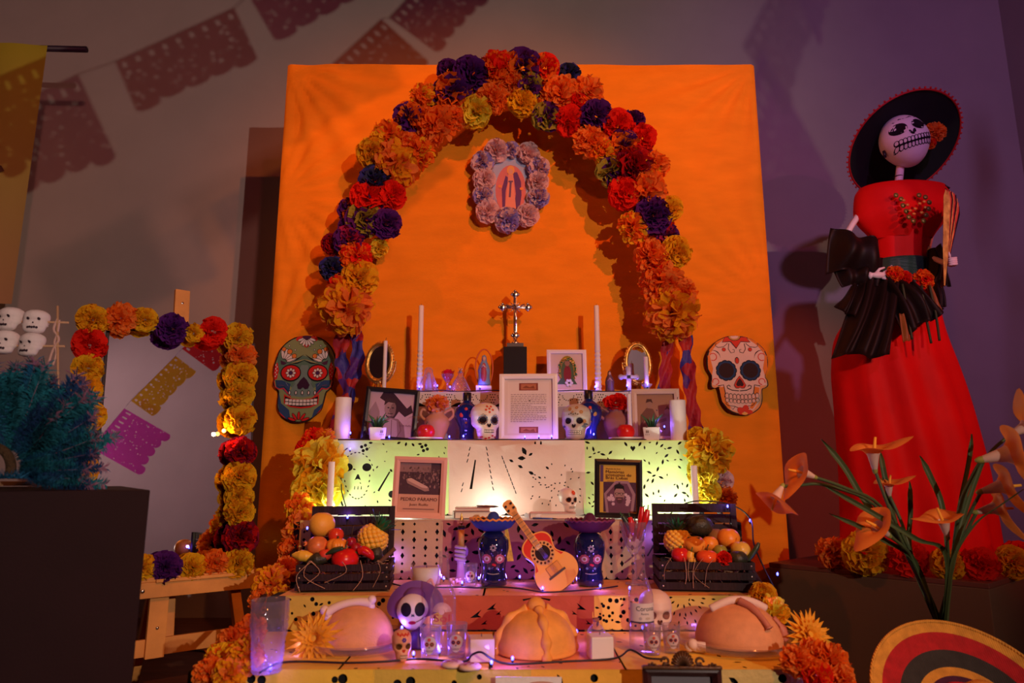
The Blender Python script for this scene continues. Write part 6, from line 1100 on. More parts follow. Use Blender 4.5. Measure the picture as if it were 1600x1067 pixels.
p = Vector((xat(932, 2.08, Z4), 2.08, Z4 + .0035)); s = mpp(2.08, .45); t = thing('small_flask', 'small stoppered glass flask behind the right square candle', 'bottle', p); hh = zat(968, 2.08) - Z4; one(lathe([(0, .001), (12 * s, 0), (14 * s, 4 * s), (14 * s, hh * .45), (9 * s, hh * .68), (4 * s, hh * .78), (4 * s, hh * .88), (5 * s, hh * .9)], 24), 'glass', GLASS, t); one(lathe([(0, hh * .86), (4.6 * s, hh * .86), (5.4 * s, hh), (0, hh)], 14), 'stopper', mat('cork', (.32, .12, .06), .8), t)
# resin skull and shot glasses
def paint5(A, s):
    A.line((.06, .02, .02), [(x * .02 * s, .20 * s) for x in range(-10, 11)], .03 * s); [A.rect((.25, .1, .08), (-.2 + .05 * k) * s - .004 * s, .15 * s, (-.2 + .05 * k) * s + .004 * s, .26 * s) for k in range(9)]
p = Vector((xat(1026, 2.13, Z4), 2.13, Z4 + .0035)); s = mpp(2.13, .45); skull_thing('resin_skull', 'plain pale resin skull behind the white labelled beer bottle', (zat(920, 2.13) - Z4 - .004), p, .05, mat('resin_bone', (.82, .60, .52), .5), paint5, .95, 0, .95, 'skull', ((.28, .12, .10), (.12, .04, .04)))
s = mpp(2.04, .43); shot('rear shot glass with a blue lit skull print beside the white labelled bottle', P4(1020, 1024), 40 * s, 14 * s, 0); shot('rear shot glass with a skull print nearest the right loaf', P4(1050, 1021), 40 * s, 14 * s, 0)
# bone biscuits, sweets, card
p = P4(1090, 1022); s = mpp(p.y, .42); t = thing('bone_biscuit', 'pale broken bone biscuit before the right loaf', 'biscuit', p); one(tube([(-10 * s, 0, 10 * s), (0, 0, 9 * s), (12 * s, -2 * s, 8 * s)], [7 * s, 8 * s, 8 * s], 12), 'shaft', BONE, t); [one(ellg((a * s, b * s, c * s), 8 * s, 8 * s, 8 * s, 12, 8), 'knuckle', BONE, t) for a, b, c in ((-12, 2, 9), (-8, -5, 14))]
for k, (a, b, lab) in enumerate(((707, 1043, 'left flat iced skull sweet on the low table edge'), (734, 1047, 'right flat iced skull sweet on the low table edge'))):
    p = P4(a, b); s = mpp(p.y, .41); t = thing('iced_sweet', lab, 'sweet', p, (0, 0, .3 * k)); one(lathe([(0, 0), (17 * s, 0), (18 * s, 3 * s), (16 * s, 6 * s), (0, 6.5 * s)], 24), 'sugar', mat('sugar_pink', (.82, .58, .50), .6), t); A = Art(); [A.ell((.45, .05, .04), x * s, y_ * s, r_ * s, r_ * s * .8) for x, y_, r_ in ((-6, 2, 3.4), (5, 3, 3.2), (0, -4, 2), (0, 8, 3), (-9, -6, 2), (8, -7, 2))]; A.build('icing', t, y0=0, loc=(0, 0, 6.6 * s), rot=(-pi / 2, 0, 0))
one(boxg(.50, .34, .19, .005, (.02, 1.615, .102)), 'low_stand', mat('black_board', (.02, .015, .018), .5), sm=False); tag(bpy.data.objects['low_stand'], 'low black stand before the altar under the ornate dark frame', 'stand'); bpy.data.objects['low_stand'].scale.x = 1.6
t = thing('paper_card', 'white card propped against the front edge of the low table', 'card', (xat(826, 1.775, .38), 1.775, .2005)); one(boxg(.155, .003, .19, 0, (0, 0, .095)), 'card', mat('paper_white', (.85, .84, .86), .7), t, sm=False)
A = Art(); A.ell((.62, .34, .26), .03, .085, .03, .006); A.build('print', t, y0=-.0016, loc=(0, 0, .09))
# ornate frame
y = 1.72; s = mpp(y, .4); w = 122 * s; zt = zat(1042, y); h = zt - .2; A = Art(); A.rect((.22, .20, .22), -w / 2, -h / 2, w / 2, h / 2); A.rect((.10, .08, .09), -w * .3, -h * .35, w * .3, h * .3); BRZ = mat('carved_bronze', (.10, .045, .02), .4, .3, bump=.3, bscale=80); FRD = mat('dark_walnut', (.045, .012, .012), .3, coat=.4)
fo = pframe('ornate_frame', 'dark carved picture frame with a shell crest, before the right loaf', w, h, 14 * s, FRD, A, (xat(1067, y, .35), y, .2), .05, -.04, .02, 0, 'framed picture', prof=1)
mb = MB(); zc = h + 6 * s
for k in range(11): a = pi * (k + .5) / 11; mb.add(tube([(3 * s * cos(a), -.012, zc - 2 * s), (9 * s * cos(a), -.02, zc + 9 * s * sin(a)), (17 * s * cos(a), -.014, zc + 20 * s * sin(a))], [1 * s, 2.2 * s, 2.4 * s], 8))
for sg in (-1, 1):
    mb.add(tube([(sg * (26 + 7 * cos(a) * (1 - a / 9)) * s, -.014, zc + (4 + 7 * sin(a) * (1 - a / 9)) * s) for a in [k * .4 for k in range(16)]], 2 * s, 7))
    for k in range(9): mb.add(ellg((sg * (20 + k * 4.4) * s, -.012, zc + (-2 + 2.5 * sin(k * 1.3)) * s), 2.6 * s, .005, 2.4 * s, 8, 6))
mb.add(boxg(w, .014, 5 * s, .002, (0, -.010, h + 1 * s))); mb.build('crest', BRZ, fo)

# ------------------------------------------------------------------ flower garlands at the altar edges
def garland(label, core, items):
    p0 = at(*core[0]); t = thing('flower_garland', label, 'garland', p0); one(tube(smooth_path([at(*c) - p0 for c in core], 5), .010, 6), 'cord', MC['dark_wire'], t)
    for a, b, r, Y, k in items: p = at(a, b, Y); flower(k, p - p0, r * mpp(Y, p.z) * 1.05, t, (U(-.4, .4), -1, U(-.3, .5)), 'flower', .9)
garland('garland of yellow and orange tissue flowers down the left edge of the altar', [(495, 690, 2.96), (500, 770, 2.95), (465, 850, 2.62), (420, 920, 2.42), (370, 1000, 2.0), (330, 1060, 1.78)], [(492, 688, 20, 2.92, 'r'), (476, 702, 15, 2.93, 'R'), (510, 684, 14, 2.92, 'S'), (500, 728, 42, 2.87, 'X'), (496, 768, 38, 2.84, 'L'), (474, 826, 30, 2.64, 'S'), (462, 858, 26, 2.62, 'O'), (470, 795, 24, 2.7, 'A'), (448, 890, 20, 2.5, 'O'), (424, 912, 28, 2.42, 'S'), (410, 938, 20, 2.38, 'O'), (440, 935, 20, 2.36, 'S'), (392, 985, 24, 2.0, 'O'), (362, 1002, 22, 1.97, 'O'), (346, 1028, 24, 1.84, 'A'), (385, 1024, 28, 1.79, 'S'), (326, 1052, 24, 1.77, 'O'), (358, 1056, 26, 1.73, 'S')])
garland('garland of yellow and orange tissue flowers down the right edge of the altar', [(1092, 680, 2.96), (1110, 770, 2.95), (1198, 930, 2.30), (1260, 1010, 2.1), (1300, 1060, 1.84)], [(1088, 682, 15, 2.93, 'Y'), (1108, 706, 36, 2.87, 'X'), (1098, 738, 24, 2.84, 'L'), (1103, 768, 22, 2.86, 'L'), (1128, 752, 18, 2.95, 'W'), (1130, 778, 20, 2.94, 'O'), (1192, 932, 22, 2.24, 'Y'), (1206, 958, 26, 2.20, 'X'), (1244, 1032, 24, 1.77, 'O'), (1270, 1022, 24, 1.82, 'O'), (1298, 1034, 28, 1.80, 'O'), (1276, 1056, 24, 1.74, 'o'), (1314, 1060, 22, 1.76, 'O')])

# ------------------------------------------------------------------ blue fairy lights
BULB = mat('led_blue', (.07, .08, 1), .3, emit=9); CABLE = mat('cable_dark', (.012, .010, .02), .5)
def fairy(label, pts, lights):
    p0 = pts[0]; t = thing('fairy_lights', label, 'string lights', p0); P = []
    for i, p in enumerate(pts): P.append(p - p0)
    one(tube(smooth_path(P, 6), .0026, 6), 'cable', CABLE, t)
    for (p, e) in lights:
        so_ = one(lathe([(0, -.008), (.0026, -.008), (.003, 0)], 8), 'socket', CABLE, t, p - p0); one(ellg((0, 0, .004), .0034, .0034, .0055, 8, 6), 'bulb', BULB, so_); point('fairy_glow', p + Vector((0, -.008, .012)), (.22, .10, 1), e * 1.5, .006)
def LP(a, b, Y, z, e=.05, dz=.006): return (Vector((xat(a, Y, z), Y, max(z + .010, zat(b, Y)))), e)
def along(px, Y, z, dz=.006): return Vector((xat(px, Y, z), Y, z + dz))
l = [LP(683, 604, 3.27, Z0, .06), LP(703, 606, 3.262, Z0, .08), LP(868, 600, 3.27, Z0, .12), LP(930, 606, 3.29, Z0, .06), LP(980, 604, 3.265, Z0, .10), LP(1012, 604, 3.265, Z0, .08), LP(655, 606, 3.265, Z0, .06), LP(750, 606, 3.27, Z0, .06)]
fairy('blue fairy lights along the front of the top step', [along(x, 3.265 + .006 * (k % 2), Z0, .005 + .003 * (k % 3)) for k, x in enumerate((648, 670, 690, 715, 745, 775, 820, 870, 910, 950, 985, 1012))], l)
l = [LP(547, 678, 2.95, Z1, .10), LP(608, 684, 2.945, Z1, .10), LP(590, 684, 2.944, Z1, .04), LP(702, 684, 2.95, Z1, .10), LP(724, 683, 2.95, Z1, .12), LP(820, 684, 2.945, Z1, .08), LP(842, 683, 2.945, Z1, .04), LP(862, 683, 2.945, Z1, .08), LP(928, 680, 3.03, Z1, .12), LP(1039, 668, 2.99, Z1, .05)]
fairy('blue fairy lights along the front of the fourth step', [along(x, Y, Z1) for x, Y in ((520, 2.945), (548, 2.94), (580, 2.943), (610, 2.94), (650, 2.944), (700, 2.942), (740, 2.944), (790, 2.94), (840, 2.943), (880, 2.944), (930, 2.942), (980, 2.944), (1040, 2.943))], l)
p_ = [at(543, 700, 2.90), at(535, 712, 2.90), at(533, 760, 2.85), at(540, 790, 2.6), at(543, 808, 2.50)]
fairy('blue fairy lights hanging from the fourth step into the left crate', p_, [(at(547, 703, 2.895), .10), (at(543, 810, 2.49), .06), (at(480, 827, 2.48), .05)])
l = [LP(615, 878, 2.56, Z3, .10), LP(693, 905, 2.44, Z3, .12), LP(722, 912, 2.38, Z3, .10), LP(812, 903, 2.50, Z3, .12), LP(848, 921, 2.27, Z3, .12), LP(938, 918, 2.34, Z3, .10), LP(748, 905, 2.47, Z3, .08), LP(895, 910, 2.46, Z3, .08)]
fairy('blue fairy lights lying along the second step around the skull vases', [along(x, Y, Z3, .007) for x, Y in ((612, 2.44), (640, 2.36), (690, 2.355), (722, 2.36), (745, 2.345), (780, 2.36), (812, 2.33), (848, 2.262), (880, 2.27), (938, 2.33), (965, 2.38))], l)
p_ = [at(1012, 868, 2.43), at(1028, 840, 2.55), at(1050, 800, 2.62), at(1085, 783, 2.62), at(1140, 788, 2.60), at(1172, 810, 2.50), at(1178, 850, 2.36), at(1195, 890, 2.30), at(1210, 925, 2.27), at(1195, 955, 2.2)]
fairy('blue fairy lights strung over the right crate and down its side', p_, [(at(1137, 793, 2.47), .06), (at(1172, 815, 2.49), .05), (at(1023, 846, 2.55), .10), (at(1215, 899, 2.27), .05), (at(1206, 950, 2.20), .22)])
l = [(P4(425, 1050) + Vector((0, -.012, .008)), .16), (P4(470, 1024) + Vector((0, 0, .012)), .10), (at(628, 983, 1.99), .10), (P4(646, 1031) + Vector((0, 0, .008)), .10), (P4(686, 1028) + Vector((0, .0, .010)), .10), (P4(768, 1047) + Vector((0, 0, .010)), .12), (at(901, 989, 2.07), .08), (P4(1008, 1000) + Vector((0, .03, .02)), .10), (at(984, 921, 2.2), .14), (P4(735, 1016) + Vector((0, .02, .01)), .06), (P4(820, 1040) + Vector((-.03, -.012, .012)), .08), (at(1283, 1058, 1.80), .14), (P4(1090, 990), .06)]
fairy('blue fairy lights snaking across the low table', [P4(a, b) + Vector((0, 0, .006 + d)) for a, b, d in ((405, 1058, 0), (432, 1052, .012), (470, 1040, 0), (540, 1042, 0), (600, 1040, 0), (650, 1036, 0), (690, 1038, 0), (726, 1040, 0), (738, 1043, .02), (752, 1045, .028), (770, 1045, .012), (800, 1044, 0), (880, 1040, 0), (960, 1035, 0), (985, 1028, .01), (1010, 1034, 0), (1040, 1036, 0))], l)
# ------------------------------------------------------------------ mirror with flower frame on an easel
LY, RY_ = 2.60, 2.98
BL, BR = Vector((xat(135, LY, .52), LY, .52)), Vector((xat(392, RY_, .52), RY_, .52)); ux = (BR - BL); mw = ux.length; yaw = atan2(ux.y, ux.x); mh = .95; LEAN = radians(7)
mc = (BL + BR) / 2
ez = thing('easel', 'pine easel standing on the floor holding the flower framed mirror', 'easel', (mc.x, mc.y, 0), (0, 0, yaw))
tz = .475
one(boxg(mw + .06, .075, .016, .002, (.0, -.015, tz + .008)), 'tray', WOOD, ez, sm=False); one(boxg(mw + .02, .018, .055, .002, (0, -.045, tz - .028)), 'tray_apron', WOOD, ez, sm=False); one(boxg(mw * .5, .014, .012, .002, (mw * .12, -.058, tz + .004)), 'tray_stop', WOOD, ez, sm=False)
one(ellg((-mw * .2, -.056, tz - .028), .008, .005, .008, 12, 8), 'bolt', SCREW, ez)
for sg in (-1, 1):
    one(tube([(sg * .22, -.01, tz - .02), (sg * .30, -.05, .01)], .026, 4), 'leg', WOOD, ez, sm=False)
one(boxg(.62, .018, .06, .002, (0, -.005, .24)), 'cross_rail', WOOD, ez, sm=False)
one(boxg(.065, .02, .26, .002, (-.05, -.022, .335)), 'slide_block', WOOD, ez, sm=False); one(ellg((-.05, -.034, .31), .006, .004, .006, 10, 6), 'bolt', SCREW, ez)
pz = tz + mh + .225
mast = [Vector((0, .035, .20)), Vector((0, .055 + (pz - .2) * math.tan(LEAN), pz))]; v, f = boxg(.06, .022, (mast[1] - mast[0]).length, .003); q = Vector((0, 0, 1)).rotation_difference(mast[1] - mast[0]); one((v, f), 'mast', WOOD, ez, (mast[0] + mast[1]) / 2, q.to_euler(), sm=False)
one(ellg((0, mast[1].y - .017, pz - .06), .007, .004, .007, 10, 6), 'bolt', SCREW, ez)
one(tube([(0, .10, .9), (0, .42, .01)], .02, 4), 'rear_leg', WOOD, ez, sm=False)
mr = thing('flower_framed_mirror', 'rectangular mirror edged with yellow, red and purple tissue flowers on the pine easel', 'mirror', (mc.x, mc.y, tz + .017), (0, 0, yaw)); ML = RX(-LEAN); me_ = ML.to_euler()
one((xf(boxg(mw, .012, mh, .001, (0, 0, mh / 2))[0], T(0, .012, 0) @ ML), boxg(1, 1, 1, .001)[1]), 'board', mat('card_back', (.06, .04, .04)), mr, sm=False)
one((xf(boxg(mw - .02, .003, mh - .02, 0, (0, 0, mh / 2))[0], T(0, .003, 0) @ ML), boxg(1, 1, 1)[1]), 'glass', mat('mirror_glass', (.80, .78, .80), .01, 1), mr, sm=False)
Wm = Matrix.Translation(mr.location) @ RZ(yaw) @ T(0, .003, 0) @ ML
def onmirror(px, py):
    r = Vector(ray(px, py)); o = Vector((0, 0, CAMZ)); Mi = Wm.inverted(); a = Mi @ o; b = Mi @ (o + r) - a; t_ = (-.04 - a.y) / b.y; return a + b * t_
e_m = (T(0, .003, 0) @ ML)
for a, b, r, k in ((145, 500, 25, 'G'), (188, 498, 26, 'O'), (226, 500, 21, 'Y'), (269, 514, 26, 'P'), (303, 520, 16, 'Y'), (332, 518, 25, 'R'), (372, 528, 25, 'Y'), (140, 539, 27, 'R'), (137, 575, 24, 'Y'), (133, 607, 26, 'G'), (140, 650, 25, 'Y'), (138, 697, 20, 'C'), (122, 735, 28, 'G'), (125, 775, 26, 'G'), (378, 557, 24, 'O'), (376, 587, 26, 'Y'), (375, 615, 24, 'Y'), (376, 655, 26, 'Y'), (376, 705, 24, 'C'), (374, 745, 26, 'Y'), (374, 775, 22, 'Y'), (374, 800, 24, 'Y'), (376, 838, 28, 'C'), (372, 880, 25, 'Y'), (336, 880, 21, 'O'), (300, 886, 22, 'Y'), (258, 886, 25, 'P'), (222, 888, 22, 'Y')):
    p = onmirror(a, b); s_ = mpp((Wm @ p).y, 1); flower(k, e_m @ p, r * s_ * 1.02, mr, (U(-.2, .2), -1, U(-.2, .2)), 'flower', .8)
p = onmirror(350, 673); o = one(ellg((0, 0, 0), .009, .007, .009, 10, 8), 'lamp_bulb', mat('warm_bulb', (1, .45, .08), .3, emit=5), mr, e_m @ p); point('warm_glow', Wm @ (p + Vector((-.012, -.012, 0))), (1, .38, .08), 1.6, .008)

# ------------------------------------------------------------------ cut paper bunting: one string shades the wall, one is seen in the mirror
def mat_bunt(n, c):
    m = mat('bunting_' + n, c, .7, transl=.25); nt = m.node_tree; N, L = nt.nodes, nt.links; o = N['Material Output']; src = o.inputs[0].links[0].from_socket; t = N.new('ShaderNodeBsdfTransparent'); t.inputs[0].default_value = (*[min(1, x * 1.2) for x in c], 1); x = N.new('ShaderNodeMixShader'); x.inputs[0].default_value = .3; L.new(src, x.inputs[1]); L.new(t.outputs[0], x.inputs[2]); L.new(x.outputs[0], o.inputs[0]); return m
BUNT = {k: mat_bunt(k, c) for k, c in dict(pink=(.80, .06, .40), yellow=(.95, .50, .05), red=(.85, .05, .08), plum=(.60, .08, .40), rose=(.75, .10, .18), magenta=(.95, .12, .80), amber=(1, .62, .05), scarlet=(1, .06, .08)).items()}
def flaghole(w, h, sd):
    rs = random.Random(sd); H = Holes((-w / 2, -h, w / 2, 0)); n = 9
    for i in range(n): H.add(quad(-w / 2 + (i + .5) * w / n, -h * .13, h * .10, w * .035, 1.57))
    for i in range(70):
        x, y_ = rs.uniform(-w / 2, w / 2), rs.uniform(-h * .95, -h * .24); l = rs.uniform(.014, .04) * w * 1.2; H.add(leaf(x, y_, l, l * .45, rs.uniform(0, 6)) if rs.random() < .6 else circ(x, y_, l * .35, 7))
    return H.h
def bunting(label, flags):
    """flags: (top left, top right, height, colour)"""
    p0 = flags[0][0].copy(); t = thing('bunting', label, 'bunting', p0); cord = []
    for i, (a, b, h, c) in enumerate(flags):
        cord += [a - p0, b - p0]; w = (b - a).length; ux_ = (b - a).normalized(); dn = Vector((0, 0, -1)); dn = (dn - ux_ * dn.dot(ux_)).normalized(); nm = ux_.cross(dn); n = 5; O = (a + b) / 2 - p0
        out = []
        for k in range(n):
            for j in range(6): an = pi * j / 6; out.append((-w / 2 + w * (k + .5 - .5 * cos(an)) / n, -h - h * .09 * sin(an) + (h * .06 if 0 < k < n - 1 else 0)))
        out += [(w / 2, 0), (-w / 2, 0)]
        picado('flag', None, out, flaghole(w, h, i), lambda x, y_: O + ux_ * x - dn * y_ + nm * .012 * sin(x * 9 + i) * (-y_ / h), BUNT[c], .06, t)
    one(tube(cord, .002, 5), 'cord', mat('cord_white', (.7, .65, .6), .7), t)
def wallpt(px, py): return at(px, py, WYB)
FS = .55
def shadeflag(x0, y0, x1, y1, hpx, c):
    a, b = (S_POS + FS * (wallpt(x, y) - S_POS) for x, y in ((x0, y0), (x1, y1))); return (a, b, hpx * mpp(WYB, 3.5) * FS, c)
bunting('lower string of cut paper bunting high up before the altar, rising to the right', [shadeflag(-60, 200, 122, 116, 148, 'plum'), shadeflag(180, 96, 366, 12, 95, 'rose'), shadeflag(388, -8, 560, -95, 92, 'pink')])
bunting('upper string of cut paper bunting high up before the altar, across the middle', [shadeflag(500, 118, 596, 30, 100, 'red'), shadeflag(608, 28, 690, -60, 95, 'plum')])
# mirror string: placed along the reflected view
def refl(px, py, d):
    r = Vector(ray(px, py)).normalized(); o = Vector((0, 0, CAMZ)); Mi = Wm.inverted(); a = Mi @ o; b = (Mi.to_3x3() @ r); t_ = -a.y / b.y; M0 = o + r * t_; n = (Wm.to_3x3() @ Vector((0, -1, 0))).normalized(); rr = r - 2 * r.dot(n) * n; return M0 + rr * d
def mflag(x0, y0, x1, y1, hpx, c, d): a, b = refl(x0, y0, d), refl(x1, y1, d); return (b, a, hpx * (3 + d) / FPX, c) if 0 else (a, b, hpx * (3 + d) / FPX, c)
bunting('string of pink, yellow and red paper bunting seen reflected in the flower framed mirror', [mflag(142, 700, 194, 638, 70, 'magenta', 4.7), mflag(204, 626, 274, 556, 36, 'amber', 4.6), mflag(284, 545, 350, 480, 55, 'scarlet', 4.5)])

# ------------------------------------------------------------------ left pedestal, headdress, skull rack
PB = mat('pedestal_paint', (.016, .004, .006), .7, spec=.2, bump=.05, bscale=200, var=.08)
PYc = onz(235, 763.5, .826); PY_ = 1.62; pc = Vector((xat(235, PY_, .826), PY_, 0)); PW = .95
pd = thing('pedestal', 'tall dark square pedestal at the left front under the blue feather headdress', 'pedestal', (0, 0, 0)); an = radians(32); axx = Vector((cos(an), sin(an), 0)); ayy = Vector((-sin(an), cos(an), 0)); ctr = pc - axx * PW / 2 + ayy * PW / 2; pd.location = ctr; pd.rotation_euler = (0, 0, an)
one(boxg(PW, PW, .823, .002, (0, 0, .4115)), 'body', PB, pd, sm=False); PT = .825
# feather headdress
hc = at(2, 752, 1.66); hc.z = PT + .004; fc = at(2, 735, 1.66) - hc
hd = thing('feather_headdress', 'fan headdress of fluffy blue feathers with pink tips on the left pedestal', 'headdress', hc)
def feather_mesh(seed):
    rs = random.Random(seed); mb = MB()
    mb.add(tube([(0, 0, 0), (.01, 0, .5), (0, .02, .95)], [.008, .005, .001], 4), 1)
    for k in range(330):
        z = .06 + .93 * k / 330; l = (.20 * (z * 4 if z < .25 else 1) * (1.15 - .55 * z)) * rs.uniform(.7, 1.25)
        sg = 1 if k % 2 else -1; a = rs.uniform(-.9, .9); up = rs.uniform(.2, 2.2); w = .0065
        b = Vector((.01 * (1 - abs(2 * z - 1)), .02 * z * z, z)); d = Vector((sg * cos(a), sin(a), up)).normalized(); m_ = b + d * l * .55 + Vector((0, rs.uniform(-.02, .02), -.01)); e = b + d * l + Vector((rs.uniform(-.03, .03), rs.uniform(-.04, .04), -.03)); sd = d.cross(Vector((0, 1, 0))).normalized() * w
        mb.add(([b - sd * .5, b + sd * .5, m_ + sd, m_ - sd, e], [[0, 1, 2, 3], [3, 2, 4]]), 1 if z > .90 and rs.random() < .6 else 0, True)
    return mb.mesh('feather', [mat('feather_blue', (.008, .11, .24), .8, transl=.25, var=.5, vscale=9), mat('feather_pink', (.30, .14, .24), .8, transl=.3)])
FE = [feather_mesh(i) for i in range(4)]; TEAL = mat('feather_teal', (.008, .16, .22), .8, transl=.25, var=.5, vscale=9); NAVY = mat('feather_navy', (.008, .05, .17), .8, transl=.25, var=.5, vscale=9); FPK = MC['feather_pink']; s = mpp(1.66, .9)
for k in range(170):
    lay = k % 3; an = radians(-98 + 200 * ((k * .618) % 1)); L = (U(118, 146) if lay == 0 else U(95, 128) if lay == 1 else U(60, 95)) * s
    if abs(an) > 1.35: L *= .82
    st = 34 * s; p = fc + Vector((st * sin(an), -.012 * lay - .004 + .01, st * cos(an))); p.z = max(p.z, .012); link('feather', random.choice(FE), hd, p, (U(-.25, .30) - .05 * lay, an + U(-.12, .12), U(-.5, .5)), (L, L, L), [random.choice([MC['feather_blue'], TEAL, TEAL, NAVY]), FPK if lay == 0 else TEAL])
one(tube([fc + Vector((36 * s * sin(a), -.045, 36 * s * cos(a))) for a in [radians(-100 + 10 * k) for k in range(21)]], 7 * s, 8), 'fur_band', mat('brown_fur', (.06, .035, .015), .9, bump=1, bscale=120), hd)
one(ellg(fc + Vector((2 * s, -.05, 2 * s)), 16 * s, .012, 20 * s, 18, 12), 'shell_disc', mat('shell', (.62, .48, .40), .5, bump=.4, bscale=60), hd)
mb = MB(); rs = random.Random(4)
for k in range(500):
    x = rs.uniform(-60, 62) * s; z0 = fc.z - 22 * s; b = Vector((fc.x + x, -.06 + rs.uniform(-.015, .015), max(.010, z0 - fc.z + .0) + .010)); d = Vector((rs.uniform(-1, 1), rs.uniform(-1, 1), rs.uniform(.0, 1))).normalized() * rs.uniform(10, 19) * s; e = b + d; e.z = max(e.z, .004); sd = d.cross(Vector((.3, 1, .2))).normalized() * .0016; mb.add(([b - sd, b + sd, e], [[0, 1, 2]]))
o = mb.build('marabou_trim', MC['feather_blue'], hd); o['kind'] = 'stuff'
# skull rack
sy = 1.95; s = mpp(sy, 1.0); r0 = Vector((xat(90, sy, PT), sy, PT + .004)); rk = thing('skull_rack', 'rack of small white clay skulls threaded on sticks behind the blue headdress', 'skull rack', r0); STK = mat('cane_stick', (.55, .33, .18), .6, bump=.2); q = lambda px, py: at(px, py, sy) - r0
for a, b, c, d in ((90, 770, 90, 478), (-60, 770, -60, 478), (-75, 500, 107, 504), (-75, 540, 101, 541)):
    p, e = q(a, b), q(c, d); 
    if b == 770: p = Vector((p.x, 0, 0))
    one(tube([p, e], .0032, 6), 'stick', STK, rk)
one(boxg(.36, .05, .012, .002, (q(15, 500).x, 0, .006)), 'foot', STK, rk, sm=False)
one(tube(smooth_path([q(90, 498), q(84, 515), q(92, 530), q(82, 548), q(74, 575)], 5), .0035, 6), 'twine', mat('twine', (.62, .40, .34), .8), rk); one(tube(smooth_path([q(93, 500), q(90, 520), q(85, 535), q(88, 552), q(82, 572)], 5), .003, 6), 'twine', MC['twine'], rk)
SG = None
for (px, py) in ((58, 503), (18, 499), (-22, 499), (51, 539), (10, 535), (-30, 535)):
    size = 40 * s; c = q(px, py) + Vector((0, -.004, 0)); sk = MB().add(skull(size, 1.28, 1.25, 24, 18)); b = sk.bvh(); bead = sk.build('clay_skull', mat('clay_white', (.78, .70, .68), .8, bump=.3, bscale=60), rk, c - Vector((0, 0, size * .5)), (0, 0, U(-.2, .3))); A = Art()
    for sg in (-1, 1): A.ell((.04, .02, .03), sg * .19 * size, .56 * size, .055 * size)
    A.ell((.04, .02, .03), 0, .40 * size, .03 * size, .03 * size)
    for k in range(5): A.ell((.04, .02, .03), (-.16 + .08 * k) * size, (.2 + .012 * (k % 2)) * size, .042 * size, .05 * size)
    o = A.build('painted_face', bead, bvh=b)
# yellow banner on a dark rod
bY = 3.9; s = mpp(bY, 2.6); c0 = at(75, 72, bY); bn = thing('hanging_banner', 'yellow cloth banner with brown leaf marks hanging from a dark rod, upper left', 'banner', c0); bot = at(8, 475, bY).z - c0.z
def bmap(u, v): return Vector((-1.1 * (1 - u), -.02 + .015 * sin(u * 14), bot * v))
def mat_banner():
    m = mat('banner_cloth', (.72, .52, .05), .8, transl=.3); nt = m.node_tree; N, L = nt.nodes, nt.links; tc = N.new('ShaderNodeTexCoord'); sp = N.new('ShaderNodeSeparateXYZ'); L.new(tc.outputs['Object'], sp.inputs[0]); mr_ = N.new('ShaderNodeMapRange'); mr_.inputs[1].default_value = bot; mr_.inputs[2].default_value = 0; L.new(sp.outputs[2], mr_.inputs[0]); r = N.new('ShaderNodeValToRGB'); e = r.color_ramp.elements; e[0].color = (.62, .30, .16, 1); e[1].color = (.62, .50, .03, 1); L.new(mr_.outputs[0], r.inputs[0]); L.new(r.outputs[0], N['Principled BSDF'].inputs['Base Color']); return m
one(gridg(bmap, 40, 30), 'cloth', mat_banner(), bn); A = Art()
for (px, py, l, a) in ((-4, 238, 24, .4), (4, 268, 22, -.3), (-6, 298, 26, .2), (-30, 260, 30, 1.4), (-26, 300, 24, -.8)): p = at(px, py, bY) - c0; A.poly((.14, .05, .03), leaf(p.x, p.z, l * s, l * .6 * s, a))
A.build('print', bn, y0=-.037); one(tube([(-1.4, 0, .02), (60 * s, .02, -.01)], 5 * s, 10), 'rod', mat('rod_black', (.03, .012, .03), .5), bn)

# ------------------------------------------------------------------ right pedestal and its flowers
near = Vector((1.746, 2.70, 0)); ax = Vector((-.656, .755, 0)).normalized(); ay = Vector((.755, .656, 0)); PWR = .87; ctr = near + ax * PWR / 2 + ay * PWR / 2; yw = atan2(ay.y, ay.x); PZ = .47
pr = thing('pedestal', 'low dark square pedestal on the right under the red gowned skeleton lady', 'pedestal', ctr, (0, 0, yw)); one(boxg(PWR, PWR, PZ - .02, .004, (0, 0, (PZ - .02) / 2)), 'body', mat('pedestal_brown', (.20, .10, .055), .5, bump=.05, bscale=200), pr, sm=False); one(boxg(PWR, PWR, .02, .003, (0, 0, PZ - .01)), 'top', mat('pedestal_top', (.20, .06, .04), .5), pr, sm=False)
for k, (a, b, r, kd, lab) in enumerate(((1302, 850, 27, 'O', 'orange tissue flower at the left corner of the right pedestal'), (1352, 862, 36, 'G', 'large amber tissue flower at the left edge of the right pedestal'), (1420, 872, 32, 'R', 'red tissue flower behind the bent lily stem on the pedestal'), (1480, 878, 26, 'G', 'amber tissue flower behind the upright lily stem on the pedestal'), (1531, 877, 28, 'R', 'red tissue flower near the front corner of the right pedestal'), (1582, 882, 27, 'G', 'amber tissue flower at the right edge of the pedestal'), (1590, 856, 28, 'R', 'bright red tissue flower behind the last amber flower on the pedestal'))):
    Y = (3.16, 3.02, 2.93, 2.84, 2.80, 2.88, 3.0)[k]; p = at(a, b, Y); rr = r * mpp(Y, p.z); t = thing('paper_flower', lab, 'flower', (p.x, Y, PZ + rr * .80)); flower(kd, (0, 0, 0), rr, t, (-.2, -1, .35), 'bloom', .85)

